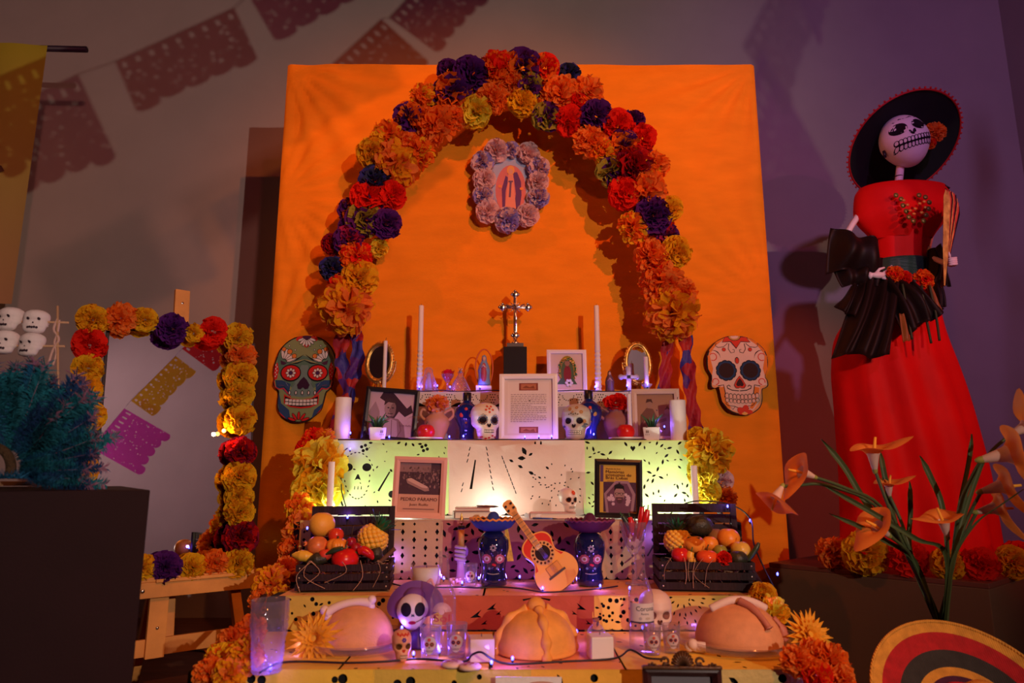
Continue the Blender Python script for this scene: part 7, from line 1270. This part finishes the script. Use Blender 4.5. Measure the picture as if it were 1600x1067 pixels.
# ------------------------------------------------------------------ skeleton lady
CY = 3.32; cb = Vector((xat(1436, CY, .5), CY, PZ + .002)); ct = thing('skeleton_lady', 'tall skeleton lady figure in a red gown and black brimmed hat on the right pedestal', 'figure', cb)
GOWN = mat('red_gown', (.78, .004, .004), .6, bump=.12, bscale=18, var=.1, vscale=5, spec=.2); BONEW = mat('painted_bone', (.90, .80, .80), .45); BROWN = mat('dark_taffeta', (.011, .004, .003), .55, spec=.3, bump=.25, bscale=14); GRN = mat('green_sash', (.02, .06, .035), .5, bump=.4, bscale=20, stretch=(1, 1, 6))
def rows(R, depth, folds, seg=72, amp=.05, ph=0, cyo=0):
    P = [Vector((a, b, c)) for a, b, c in R]; P = smooth_path([(p.x, p.y, p.z) for p in P], 5); vs = []; n = len(P)
    for j, p in enumerate(P):
        l, r_ = at(p.y, p.x, CY), at(p.z, p.x, CY); z = l.z - cb.z; cx = (l.x + r_.x) / 2 - cb.x; hw = (r_.x - l.x) / 2
        for k in range(seg): a = 2 * pi * k / seg; f = 1 + amp * sin(folds * a + ph + z * 3) * sin(pi * .5 * min(1, (j + 2) / n * 1.2)) * (abs(sin(a)) ** .5) + .02 * noise.noise((cos(a) * 2, sin(a) * 2, z * 5)); vs.append(Vector((cx + hw * cos(a) * (1 + .3 * (f - 1)), cyo + hw * depth * sin(a) * f, max(.001, z))))
    return vs, [[j * seg + k, (j + 1) * seg + k, (j + 1) * seg + (k + 1) % seg, j * seg + (k + 1) % seg] for j in range(n - 1) for k in range(seg)]
one(rows([(438, 1368, 1449), (470, 1352, 1462), (520, 1310, 1474), (570, 1303, 1492), (620, 1306, 1508), (680, 1311, 1524), (740, 1316, 1538), (800, 1318, 1548), (850, 1318, 1556), (884, 1316, 1560)], .62, 11, amp=.10), 'skirt', GOWN, ct)
one(rows([(300, 1378, 1444), (315, 1366, 1458), (345, 1358, 1462), (375, 1366, 1452), (412, 1371, 1447), (440, 1368, 1449)], .62, 7, amp=.03), 'bodice', GOWN, ct)
one(rows([(296, 1342, 1474), (306, 1336, 1480), (325, 1334, 1483), (340, 1335, 1480), (352, 1341, 1471), (364, 1352, 1461), (376, 1364, 1453)], .5, 5, amp=.10, cyo=-.01), 'shoulder_cape', GOWN, ct)
one(rows([(296, 1342, 1474), (294, 1352, 1464), (297, 1380, 1440), (300, 1395, 1420)], .5, 6, amp=.02, cyo=-.01), 'cape_neckline', GOWN, ct)
one(rows([(407, 1368, 1450), (412, 1366, 1452), (430, 1365, 1453), (448, 1364, 1455), (452, 1366, 1453)], .66, 20, amp=.02), 'sash', GRN, ct)
q3 = lambda px, py, dy=0: at(px, py, CY + dy) - cb; s = mpp(CY, 1.8)
one(tube(smooth_path([q3(1402, 306, -.02), q3(1404, 285, -.03), q3(1407, 258, -.03)], 4), 6 * s, 10), 'neck', BONEW, ct); A = None
for z in (276, 284, 292): one(tube([q3(1404 - 6.5, z, -.03) + Vector((6.5 * s + 6.3 * s * cos(a), 6.3 * s * sin(a), 0)) for a in [k * pi / 6 for k in range(13)]], .0022, 4, False), 'neck_ring', mat('bone_line', (.06, .03, .03), .6), ct)
one(tube(smooth_path([q3(1362, 296, -.06), q3(1385, 297, -.09), q3(1404, 301, -.11), q3(1425, 298, -.09), q3(1444, 294, -.06)], 4), 3 * s, 8), 'collarbone', BONEW, ct)
# head
hcen = q3(1413, 221, -.07); hs = 92 * s
def cat_head():
    mb = MB(); v, f = ellg((0, 0, 0), 36 * s, 36 * s, 43 * s, 40, 28)
    out = []
    for p in v:
        k = p.z / (43 * s); w = 1 - .16 * max(0, -k) - .03 * max(0, k); y_ = p.y
        if p.y < 0:
            for ex in (-15, 15): y_ += 7 * s * math.exp(-(((p.x - ex * s) / (9 * s)) ** 2 + ((p.z - 8 * s) / (8 * s)) ** 2))
            y_ += 3 * s * math.exp(-((p.x / (4 * s)) ** 2 + ((p.z + 3 * s) / (5 * s)) ** 2)); y_ -= 3 * s * math.exp(-((p.z + 14 * s) / (6 * s)) ** 2)
        out.append(Vector((p.x * w, y_, p.z)))
    mb.add((out, f)); return mb
mb = cat_head(); b = mb.bvh(); hrot = (-.10, -.24, -.16); hd_ = mb.build('skull_head', BONEW, ct, hcen, hrot); A = Art(); K = (.012, .006, .012)
for sg in (-1, 1): A.ell(K, sg * 15.5 * s, 9 * s, 12 * s, 10 * s, sg * .1, 20, 4); A.line(K, [(sg * x * s, y_ * s) for x, y_ in ((1, 24), (8, 26), (17, 24), (28, 16))], 3.2 * s, True)
for sg in (-1, 1): A.ell(K, sg * 2.4 * s, -4 * s, 2.2 * s, 5.5 * s, -sg * .3, 12, 2)
A.line(K, [((-26 + 2.6 * k) * s, (-19 + .014 * (-26 + 2.6 * k) ** 2 * .35) * s) for k in range(21)], 2.2 * s)
for k in range(11): x = -25 + 5 * k; z = -19 + .005 * x * x; [A.arc(K, x * s, (z + dz) * s, 2.7 * s, 0, 2 * pi, 1.1 * s, 10, ry=3.6 * s) for dz in (3.6, -3.6)]
A.line(K, [(-30 * s, -22 * s), (-27 * s, -27 * s), (-24 * s, -33 * s)], 2.6 * s, True); A.build('painted_face', hd_, bvh=b)
# hat
hatc = q3(1409, 224, .03); hrt = Vector((-.10, .66, .74)).to_track_quat('Z', 'Y').to_euler()
BH = mat('black_felt_hat', (.006, .005, .007), .85)
one(gridg(lambda u, v: ((30 + 60 * v) * s * cos(2 * pi * u), (30 + 60 * v) * s * sin(2 * pi * u), (-8 * v * v * 1.2 + 2) * s), 72, 8, True), 'hat_brim', BH, ct, hatc, hrt); brim_ = ct.children[-1] if 0 else [o for o in ct.children if o.name.startswith('hat_brim')][0]
one(lathe([(36 * s, 0), (33 * s, 22 * s), (26 * s, 38 * s), (0, 42 * s)], 32), 'hat_crown', BH, ct, hatc, hrt)
HM = Matrix.Translation(hatc) @ Euler(hrt).to_matrix().to_4x4(); HT = mat('red_hat_trim', (.55, .01, .015), .6)
one(tube([HM @ Vector((90 * s * 1.0 * cos(a), 90 * s * 1.0 * sin(a), -7.6 * s)) for a in [2 * pi * k / 72 for k in range(73)]], 1.6 * s, 6, False), 'hat_edge', HT, ct)
for k in range(64): a = 2 * pi * k / 64; one(ellg((0, 0, 0), 1.7 * s, 1.7 * s, 1.9 * s, 8, 6), 'pompom', HT, brim_, (93 * s * cos(a), 93 * s * sin(a), -7.4 * s))
flower('O', q3(1461, 206, -.10), 17 * s, ct, (.1, -1, .1), 'hat_flower', .7); flower('o', q3(1453, 224, -.10), 10 * s, ct, (.1, -1, -.2), 'hat_flower', .7)
one(tube([q3(1381, 236, -.06), q3(1383, 246, -.06)], 2.4 * s, 8), 'earring', mat('jet_bead', (.02, .01, .02), .2), ct)
# necklace
for k, (a, b) in enumerate(((1400, 305), (1408, 311), (1411, 321), (1416, 330), (1420, 339), (1427, 345), (1443, 345), (1447, 336), (1451, 326), (1452, 316), (1446, 308), (1436, 305))): one(ellg(q3(a, b, -.15 - .02 * min(1, (b - 300) / 20)), 4 * s, 2 * s, 4 * s, 10, 6), 'necklace_disc', mat('olive_glass', (.20, .16, .03), .3, .3), ct)
for k, (a, b) in enumerate(((1412, 313), (1418, 320), (1422, 329), (1428, 334), (1440, 332), (1446, 324), (1444, 315), (1437, 318), (1430, 326))): one(ellg(q3(a, b, -.185), 3 * s, 1.6 * s, 2.2 * s, 8, 6), 'necklace_bead', mat('amber_bead', (.65, .22, .04), .25), ct)
# arms
one(tube([q3(1345, 330, .0), q3(1331, 352, -.03), q3(1318, 375, -.04)], [5 * s, 4.6 * s, 4.4 * s], 8), 'upper_arm', BONEW, ct); one(tube(smooth_path([q3(1318, 376, -.04), q3(1310, 400, -.06), q3(1322, 423, -.12), q3(1345, 426, -.16), q3(1364, 432, -.20)], 4), [4.4 * s] * 6 + [4.8 * s] * 6 + [5.2 * s] * 5, 8), 'forearm', BONEW, ct)
hb = q3(1364, 431, -.20); hm = MB(); hm.add(ellg(hb + Vector((8 * s, 0, 1 * s)), 11 * s, 5 * s, 5 * s, 14, 10))
for pts_, r_ in (([(12, 2), (22, 8), (28, 15)], 2.0), ([(14, 1), (26, 4), (34, 5)], 2.1), ([(14, -1), (26, -1), (35, -1)], 2.1), ([(13, -3), (23, -6), (31, -8)], 1.9), ([(4, 3), (10, 10), (17, 12)], 2.1)): hm.add(tube([hb + Vector((a * s, -.004 * k, c * s)) for k, (a, c) in enumerate(pts_)], [r_ * s * 1.2, r_ * s, r_ * s * .6], 8))
hm.build('hand', BONEW, ct)
one(tube([q3(1466, 332, 0), q3(1456, 360, -.02), q3(1450, 388, -.03)], [5 * s, 4.6 * s, 4.4 * s], 8), 'upper_arm', BONEW, ct); one(tube(smooth_path([q3(1450, 386, -.03), q3(1458, 402, -.10), q3(1474, 410, -.18), q3(1485, 411, -.22)], 4), 4 * s, 8), 'forearm', BONEW, ct)
hb = q3(1486, 410, -.22); hm = MB(); hm.add(ellg(hb, 6 * s, 5 * s, 7 * s, 12, 8))
for j in range(4): hm.add(tube([hb + Vector((3 * s, -2 * s, (4 - 3 * j) * s)), hb + Vector((2 * s, -9 * s, (4 - 3 * j) * s)), hb + Vector((-6 * s, -9 * s, (3 - 3 * j) * s)), hb + Vector((-8 * s, -4 * s, (3 - 3 * j) * s))], [1.9 * s, 1.9 * s, 1.7 * s, 1.2 * s], 8))
hm.add(tube([hb + Vector((-2 * s, -1 * s, 5 * s)), hb + Vector((-5 * s, -6 * s, 9 * s)), hb + Vector((-7 * s, -8 * s, 13 * s))], [2.2 * s, 1.9 * s, 1.2 * s], 8)); hm.build('hand', BONEW, ct)
# bow and tails: crumpled cloth sheets with thickness
def clothsheet(name, A_, B_, C_, D_, m, bulge=.06, folds=4, amp=.012, nu=26, nv=18, th=.006, dy=0):
    a, b, c, d = (q3(*p) for p in (A_, B_, C_, D_))
    def fn(u, v):
        p = (a * (1 - u) + b * u) * (1 - v) + (d * (1 - u) + c * u) * v; p = p + Vector((0, -bulge * sin(pi * u) * sin(pi * min(1, v * .9 + .05)) + amp * sin(folds * 2 * pi * u + 2 * v), amp * .5 * sin(9 * u + 5 * v))); return p
    v1, f1 = gridg(fn, nu, nv); n = len(v1); v2 = [p + Vector((0, th, 0)) for p in v1]; f = f1 + [[i + n for i in q_[::-1]] for q_ in f1]; rim = [k for k in range(nu)] + [nu * j + nu - 1 for j in range(1, nv)] + [nu * (nv - 1) + k for k in range(nu - 2, -1, -1)] + [nu * j for j in range(nv - 2, 0, -1)]
    f += [[rim[i], rim[(i + 1) % len(rim)], rim[(i + 1) % len(rim)] + n, rim[i] + n] for i in range(len(rim))]; return one((v1 + v2, f), name, m, ct)
clothsheet('bow_loop', (1298, 356, -.16), (1372, 376, -.17), (1384, 430, -.17), (1293, 424, -.15), BROWN, .07, 2, .018)
clothsheet('bow_loop', (1300, 420, -.14), (1380, 404, -.16), (1380, 448, -.18), (1318, 446, -.15), BROWN, .04, 3, .012)
clothsheet('bow_tail', (1345, 438, -.17), (1408, 432, -.19), (1394, 556, -.30), (1302, 556, -.27), BROWN, .04, 3, .02)
clothsheet('bow_tail', (1372, 434, -.19), (1420, 436, -.20), (1480, 484, -.24), (1418, 522, -.28), BROWN, .05, 3, .02)
clothsheet('bow_tail', (1360, 436, -.18), (1330, 448, -.17), (1306, 480, -.2), (1340, 500, -.24), BROWN, .03, 2, .015)
clothsheet('bow_loop', (1450, 392, -.10), (1470, 382, -.06), (1484, 436, -.08), (1452, 446, -.14), BROWN, .04, 2, .012)
clothsheet('bow_tail', (1452, 440, -.13), (1470, 436, -.10), (1480, 478, -.12), (1466, 480, -.16), BROWN, .02, 2, .01); clothsheet('bow_tail', (1466, 420, -.08), (1480, 425, -.06), (1488, 448, -.06), (1476, 446, -.07), BROWN, .01, 2, .006)
for (px, py, r_, k) in ((1398, 428, 13, 'r'), (1412, 434, 12, 'R'), (1443, 436, 16, 'r')): flower(k, q3(px, py, -.215), r_ * s, ct, (U(-.3, .3), -1, .2), 'belt_flower', .7)
SG_ = mat('stem_olive', (.04, .06, .02), .6)
for pts_ in ([(1440, 446), (1446, 490), (1455, 536)], [(1452, 446), (1462, 490), (1468, 532)], [(1410, 444), (1418, 490), (1425, 530)]): one(tube(smooth_path([q3(a, b, -.235 - .0006 * (b - 440)) for a, b in pts_], 4), 1.8 * s, 6), 'ribbon_stem', SG_, ct)
clothsheet('orange_ribbon', (1448, 448, -.23), (1456, 446, -.23), (1474, 486, -.25), (1462, 486, -.26), mat('amber_ribbon', (.30, .10, .02), .5), .01, 1, .004, 8, 10, .002); clothsheet('orange_ribbon', (1405, 490, -.29), (1413, 490, -.29), (1424, 532, -.32), (1412, 534, -.32), MC['amber_ribbon'], .01, 1, .004, 8, 10, .002)
# fan
FY = -.26; fb = q3(1476, 446, FY); FM_ = mat('fan_black', (.012, .008, .012), .5); FG = mat('fan_amber', (.85, .45, .10), .6, var=.5, vscale=30); FR = mat('fan_red', (.75, .10, .05), .6, var=.5, vscale=30)
for k in range(9):
    a = .08 + .042 * k; L = 150 * s * (1 - .012 * abs(k - 5)); d = Vector((sin(a) * .9, .12 * (k - 4) / 4, cos(a))).normalized(); w = Vector((cos(a), .5, -sin(a))).normalized() * (6 * s); p0 = fb + Vector((0, .004 * k, 0)); vs = [p0 - w * .25, p0 + w * .25, p0 + d * L * .35 + w, p0 + d * L * .35 - w, p0 + d * L * .92 + w * 1.3, p0 + d * L * .92 - w * 1.3, p0 + d * L + w * .5, p0 + d * L * .97, p0 + d * L - w * .6]; th = Vector((0, .002, 0))
    n = len(vs); f1 = [[0, 1, 2, 3], [3, 2, 4, 5], [5, 4, 6, 7, 8]]; fs = f1 + [[i + n for i in x[::-1]] for x in f1]; one((vs + [v + th for v in vs], fs), 'fan_rib', [FG, FR, FM_][k % 3], ct, sm=False)
for k in range(16):
    z = .45 + .55 * k / 15; one(tube([fb + Vector((sin(.17) * .9 * z, -.01, cos(.17) * z)) * 150 * s + Vector((U(-2, 2) * s, 0, 0)), fb + Vector((sin(.17) * .9 * z, -.01, cos(.17) * z)) * 150 * s + Vector((-6 * s, -.004, 5 * s))], [1.6 * s, .5 * s], 5), 'lace_tip', FM_, ct)

# ------------------------------------------------------------------ calla lilies in a vase, sombrero
lz = .43; vb = Vector((xat(1470, 2.12, lz), 2.12, 0)); vz = thing('floor_vase', 'tall dark floor vase behind the striped sombrero holding the calla lilies', 'vase', (vb.x, vb.y, .001)); one(lathe([(0, 0), (.075, 0), (.085, .01), (.09, .15), (.06, .30), (.035, .38), (.045, .42), (.038, .42), (.03, .37), (0, .30)], 32), 'body', PB, vz)
LW = mat('lily_white', (.80, .55, .45), .5, transl=.2, var=.06); LO = mat('lily_orange', (1, .30, .05), .5, transl=.3); LGN = mat('lily_stem', (.06, .09, .03), .5)
def lily_mesh():
    mb = MB()
    def fn(u, v):
        th = 2 * pi * u - pi / 2 + pi; a = u * 2 - 1     # u=.5 tip side
        f = max(0, v - .45) / .55; r = .06 + .17 * min(v, .6) + .36 * f ** 1.7; tip = math.exp(-(a / .22) ** 2); x = r * sin(pi * a) * 1.0; y = -r * cos(pi * a) - tip * .46 * f ** 1.3; z = .80 * v - .30 * f ** 2 * (1 - tip) + tip * (.14 * f - .16 * f ** 3) + .12 * f * math.exp(-((abs(a) - .62) / .22) ** 2)
        return (x, y, z)
    vs, fs = gridg(fn, 29, 14)
    mb.add((vs, fs[:28 * 7]), 0); mb.add((vs, fs[28 * 7:]), 1); mb.add(tube([(0, 0, .05), (0, -.04, .5), (0, -.10, .82)], [.03, .045, .03], 8), 2); mb.add(ellg((0, 0, 0), .068, .068, .12, 12, 8), 3); return mb.mesh('calla_bloom', [LW, LO, mat('spadix', (.90, .40, .03), .6), mat('lily_base', (.30, .30, .06), .5, var=.2)])
LM = lily_mesh(); LMW = LM
def lily(label, bx, by, Y, size, tipdx, tipdz, tipdy, stem):
    """bloom base at pixel; axis points the way the tube opens; stems run to the vase mouth"""
    b = at(bx, by, Y); s = mpp(Y, b.z); t = thing('calla_lily', label, 'flower', vb + Vector((0, 0, .40)) + Vector((U(-.012, .012), U(-.01, .01), 0))); o = Vector(t.location); sp = [Vector((0, 0, -.06)), Vector((0, 0, .02))] + [at(a, c, y_) - o for a, c, y_ in stem] + [b - o]
    one(tube(smooth_path(sp, 5), 2.6 * s, 8), 'stem', LGN, t); axis = Vector((tipdx[0], tipdx[1], tipdx[2])).normalized(); lip = Vector((tipdz[0], tipdz[1], tipdz[2])); lip = (lip - axis * lip.dot(axis)).normalized(); X = lip.cross(axis) * -1; Mx = Matrix((( -(axis.cross(-lip)).x, -lip.x, axis.x), (-(axis.cross(-lip)).y, -lip.y, axis.y), (-(axis.cross(-lip)).z, -lip.z, axis.z))).to_4x4()
    e = Mx.to_euler(); link('bloom', LM, t, b - o, e, (size * s,) * 3); return t
lily('white lily with orange lip standing highest above the pedestal, tip to the right', 1367, 734, 2.10, 62, (-.1, -.15, 1), (1, -.25, .15), 0, [(1425, 868, 2.12), (1392, 800, 2.1)])
lily('small orange tipped lily below the tallest one', 1390, 775, 2.16, 40, (-.1, -.2, 1), (.6, -.3, .4), 0, [(1425, 870, 2.14), (1410, 820, 2.15)])
lily('lily leaning left with its pale tube above the large amber flower', 1388, 836, 2.02, 60, (-.75, -.3, .55), (-.7, -.3, -.45), 0, [(1428, 880, 2.10), (1412, 855, 2.05)])
lily('lily at the middle with a wide orange lip pointing left', 1480, 838, 2.02, 58, (-.25, -.2, 1), (-1, -.25, -.1), 0, [(1482, 890, 2.08), (1481, 862, 2.05)])
lily('far left lily arching over with its orange lip, upper of the pair', 1272, 745, 1.98, 56, (-.9, -.2, .35), (-.6, -.3, -.9), 0, [(1420, 868, 2.10), (1375, 790, 2.05), (1320, 762, 2.0)])
lily('far left lily hanging down, lower of the pair', 1222, 760, 1.97, 54, (-.6, -.2, -.8), (-.1, -.7, -.6), 0, [(1415, 864, 2.12), (1365, 788, 2.08), (1290, 758, 2.02), (1250, 758, 2.0)])
lily('large lily at the right edge with its broad orange lip', 1534, 718, 1.95, 84, (.95, -.4, .25), (.6, -.5, -.65), 0, [(1488, 880, 2.06), (1500, 790, 2.0), (1520, 742, 1.97)])
lily('right edge lily in the middle of the stack', 1533, 768, 2.05, 66, (.9, -.35, .30), (.6, -.5, -.6), 0, [(1485, 885, 2.10), (1512, 810, 2.08)])
lily('lowest right edge lily with a pale green base', 1526, 800, 2.08, 60, (.9, -.35, .25), (.6, -.5, -.6), 0, [(1484, 890, 2.12), (1508, 835, 2.1)])
lily('lily cut off by the upper right edge of the picture', 1578, 680, 2.0, 60, (.8, -.2, .45), (.2, -.3, 1), 0, [(1490, 880, 2.06), (1510, 770, 2.03), (1545, 710, 2.0)])
lv = thing('lily_leaves', 'long narrow green leaves rising among the calla lilies', 'leaves', vb + Vector((0, 0, .40)))
for pts_ in ([(1428, 880, 2.1), (1355, 790, 2.1), (1318, 730, 2.1), (1282, 686, 2.1)], [(1430, 880, 2.1), (1382, 845, 2.05), (1345, 824, 2.03), (1294, 802, 2.02)], [(1478, 870, 2.05), (1470, 790, 2.1), (1452, 745, 2.1), (1436, 712, 2.1)], [(1486, 875, 2.08), (1498, 790, 2.1), (1512, 720, 2.12), (1517, 678, 2.14)], [(1420, 868, 2.12), (1400, 830, 2.15), (1380, 740, 2.18), (1374, 705, 2.2)], [(1484, 885, 2.0), (1518, 822, 1.95), (1560, 790, 1.93), (1598, 764, 1.92)], [(1422, 870, 2.2), (1421, 800, 2.2), (1420, 752, 2.2)], [(1486, 880, 2.0), (1506, 800, 1.98), (1530, 730, 1.96), (1538, 716, 1.95)], [(1476, 868, 2.04), (1430, 842, 2.0), (1360, 800, 1.99), (1280, 755, 1.98)]):
    P = smooth_path([Vector((0, 0, 0))] + [at(*p) - lv.location for p in pts_], 5); n = len(P); s2 = mpp(2.05, .8)
    def lf(u, v):
        k = min(n - 1, int(v * (n - 1) + .5)); w = 6.2 * s2 * min(1, .35 + v * 1.5) * (1 if v < .85 else max(.05, (1 - v) / .15)); return P[k] + Vector(((u - .5) * 1.5 * w, -.006 * abs(2 * u - 1), (u - .5) * w * .6))
    one(gridg(lf, 5, n), 'leaf', LGN, lv)
def mat_braid(n, c): 
    m = mat(n, c, .75, var=.18, vscale=40); nt = m.node_tree; N, L = nt.nodes, nt.links; w = N.new('ShaderNodeTexWave'); w.inputs['Scale'].default_value = 60; w.inputs['Distortion'].default_value = 2; tc = N.new('ShaderNodeTexCoord'); L.new(tc.outputs['Object'], w.inputs['Vector']); bp = N.new('ShaderNodeBump'); bp.inputs['Strength'].default_value = .5; bp.inputs['Distance'].default_value = .004; L.new(w.outputs['Fac'], bp.inputs['Height']); L.new(bp.outputs[0], N['Principled BSDF'].inputs['Normal']); return m
sc_ = at(1522, 1122, 1.86); so = thing('striped_sombrero', 'wide straw sombrero with red, black and yellow rings leaning on the floor vase', 'hat', sc_, (0, 0, 0)); s = mpp(1.86, .4); Rm = 152 * s; rt = (.86, 0.02, 0)
SY, SR, SK_, SV = mat_braid('braid_yellow', (.75, .36, .05)), mat_braid('braid_red', (.50, .012, .02)), mat_braid('braid_black', (.035, .035, .035)), mat_braid('braid_violet', (.07, .01, .05))
for (r0, r1, m, lab) in ((1.0, .885, SY, 0), (.885, .70, SR, 0), (.70, .52, SK_, 0), (.52, .43, SY, 0), (.43, .37, SV, 0), (.37, .33, SR, 0), (.33, .28, SK_, 0)):
    one(gridg(lambda u, v: ((r0 + (r1 - r0) * v) * Rm * cos(2 * pi * u), (r0 + (r1 - r0) * v) * Rm * sin(2 * pi * u), Rm * (.16 * ((r0 + (r1 - r0) * v) - .28) ** 1.6 + .006 * sin(8 * pi * u) * (r0 - .2))), 96, 6, True), 'brim_ring', m, so, rot=rt)
one(tube([Vector((Rm * cos(a), Rm * sin(a), Rm * (.16 * .72 ** 1.6) + .005 * sin(4 * a) * Rm)) for a in [2 * pi * k / 96 for k in range(97)]], .0045, 6, False), 'brim_edge', SY, so, rot=rt)
one(lathe([(.29 * Rm, 0), (.27 * Rm, .18 * Rm), (.22 * Rm, .36 * Rm), (.12 * Rm, .46 * Rm), (0, .48 * Rm)], 40), 'crown', mat_braid('braid_orange', (.90, .40, .06)), so, rot=rt)
# loose cables on the floor behind the altar
t = thing('floor_cable', 'loose dark cable lying on the floor behind the easel', 'cable', (-1.3, 3.6, .004)); one(tube(smooth_path([(-.8, 0, 0), (-.3, .15, .0), (.1, -.1, .0), (.4, .2, 0), (-.1, .4, 0), (.6, .5, 0)], 8), .004, 6), 'cable', CABLE, t)
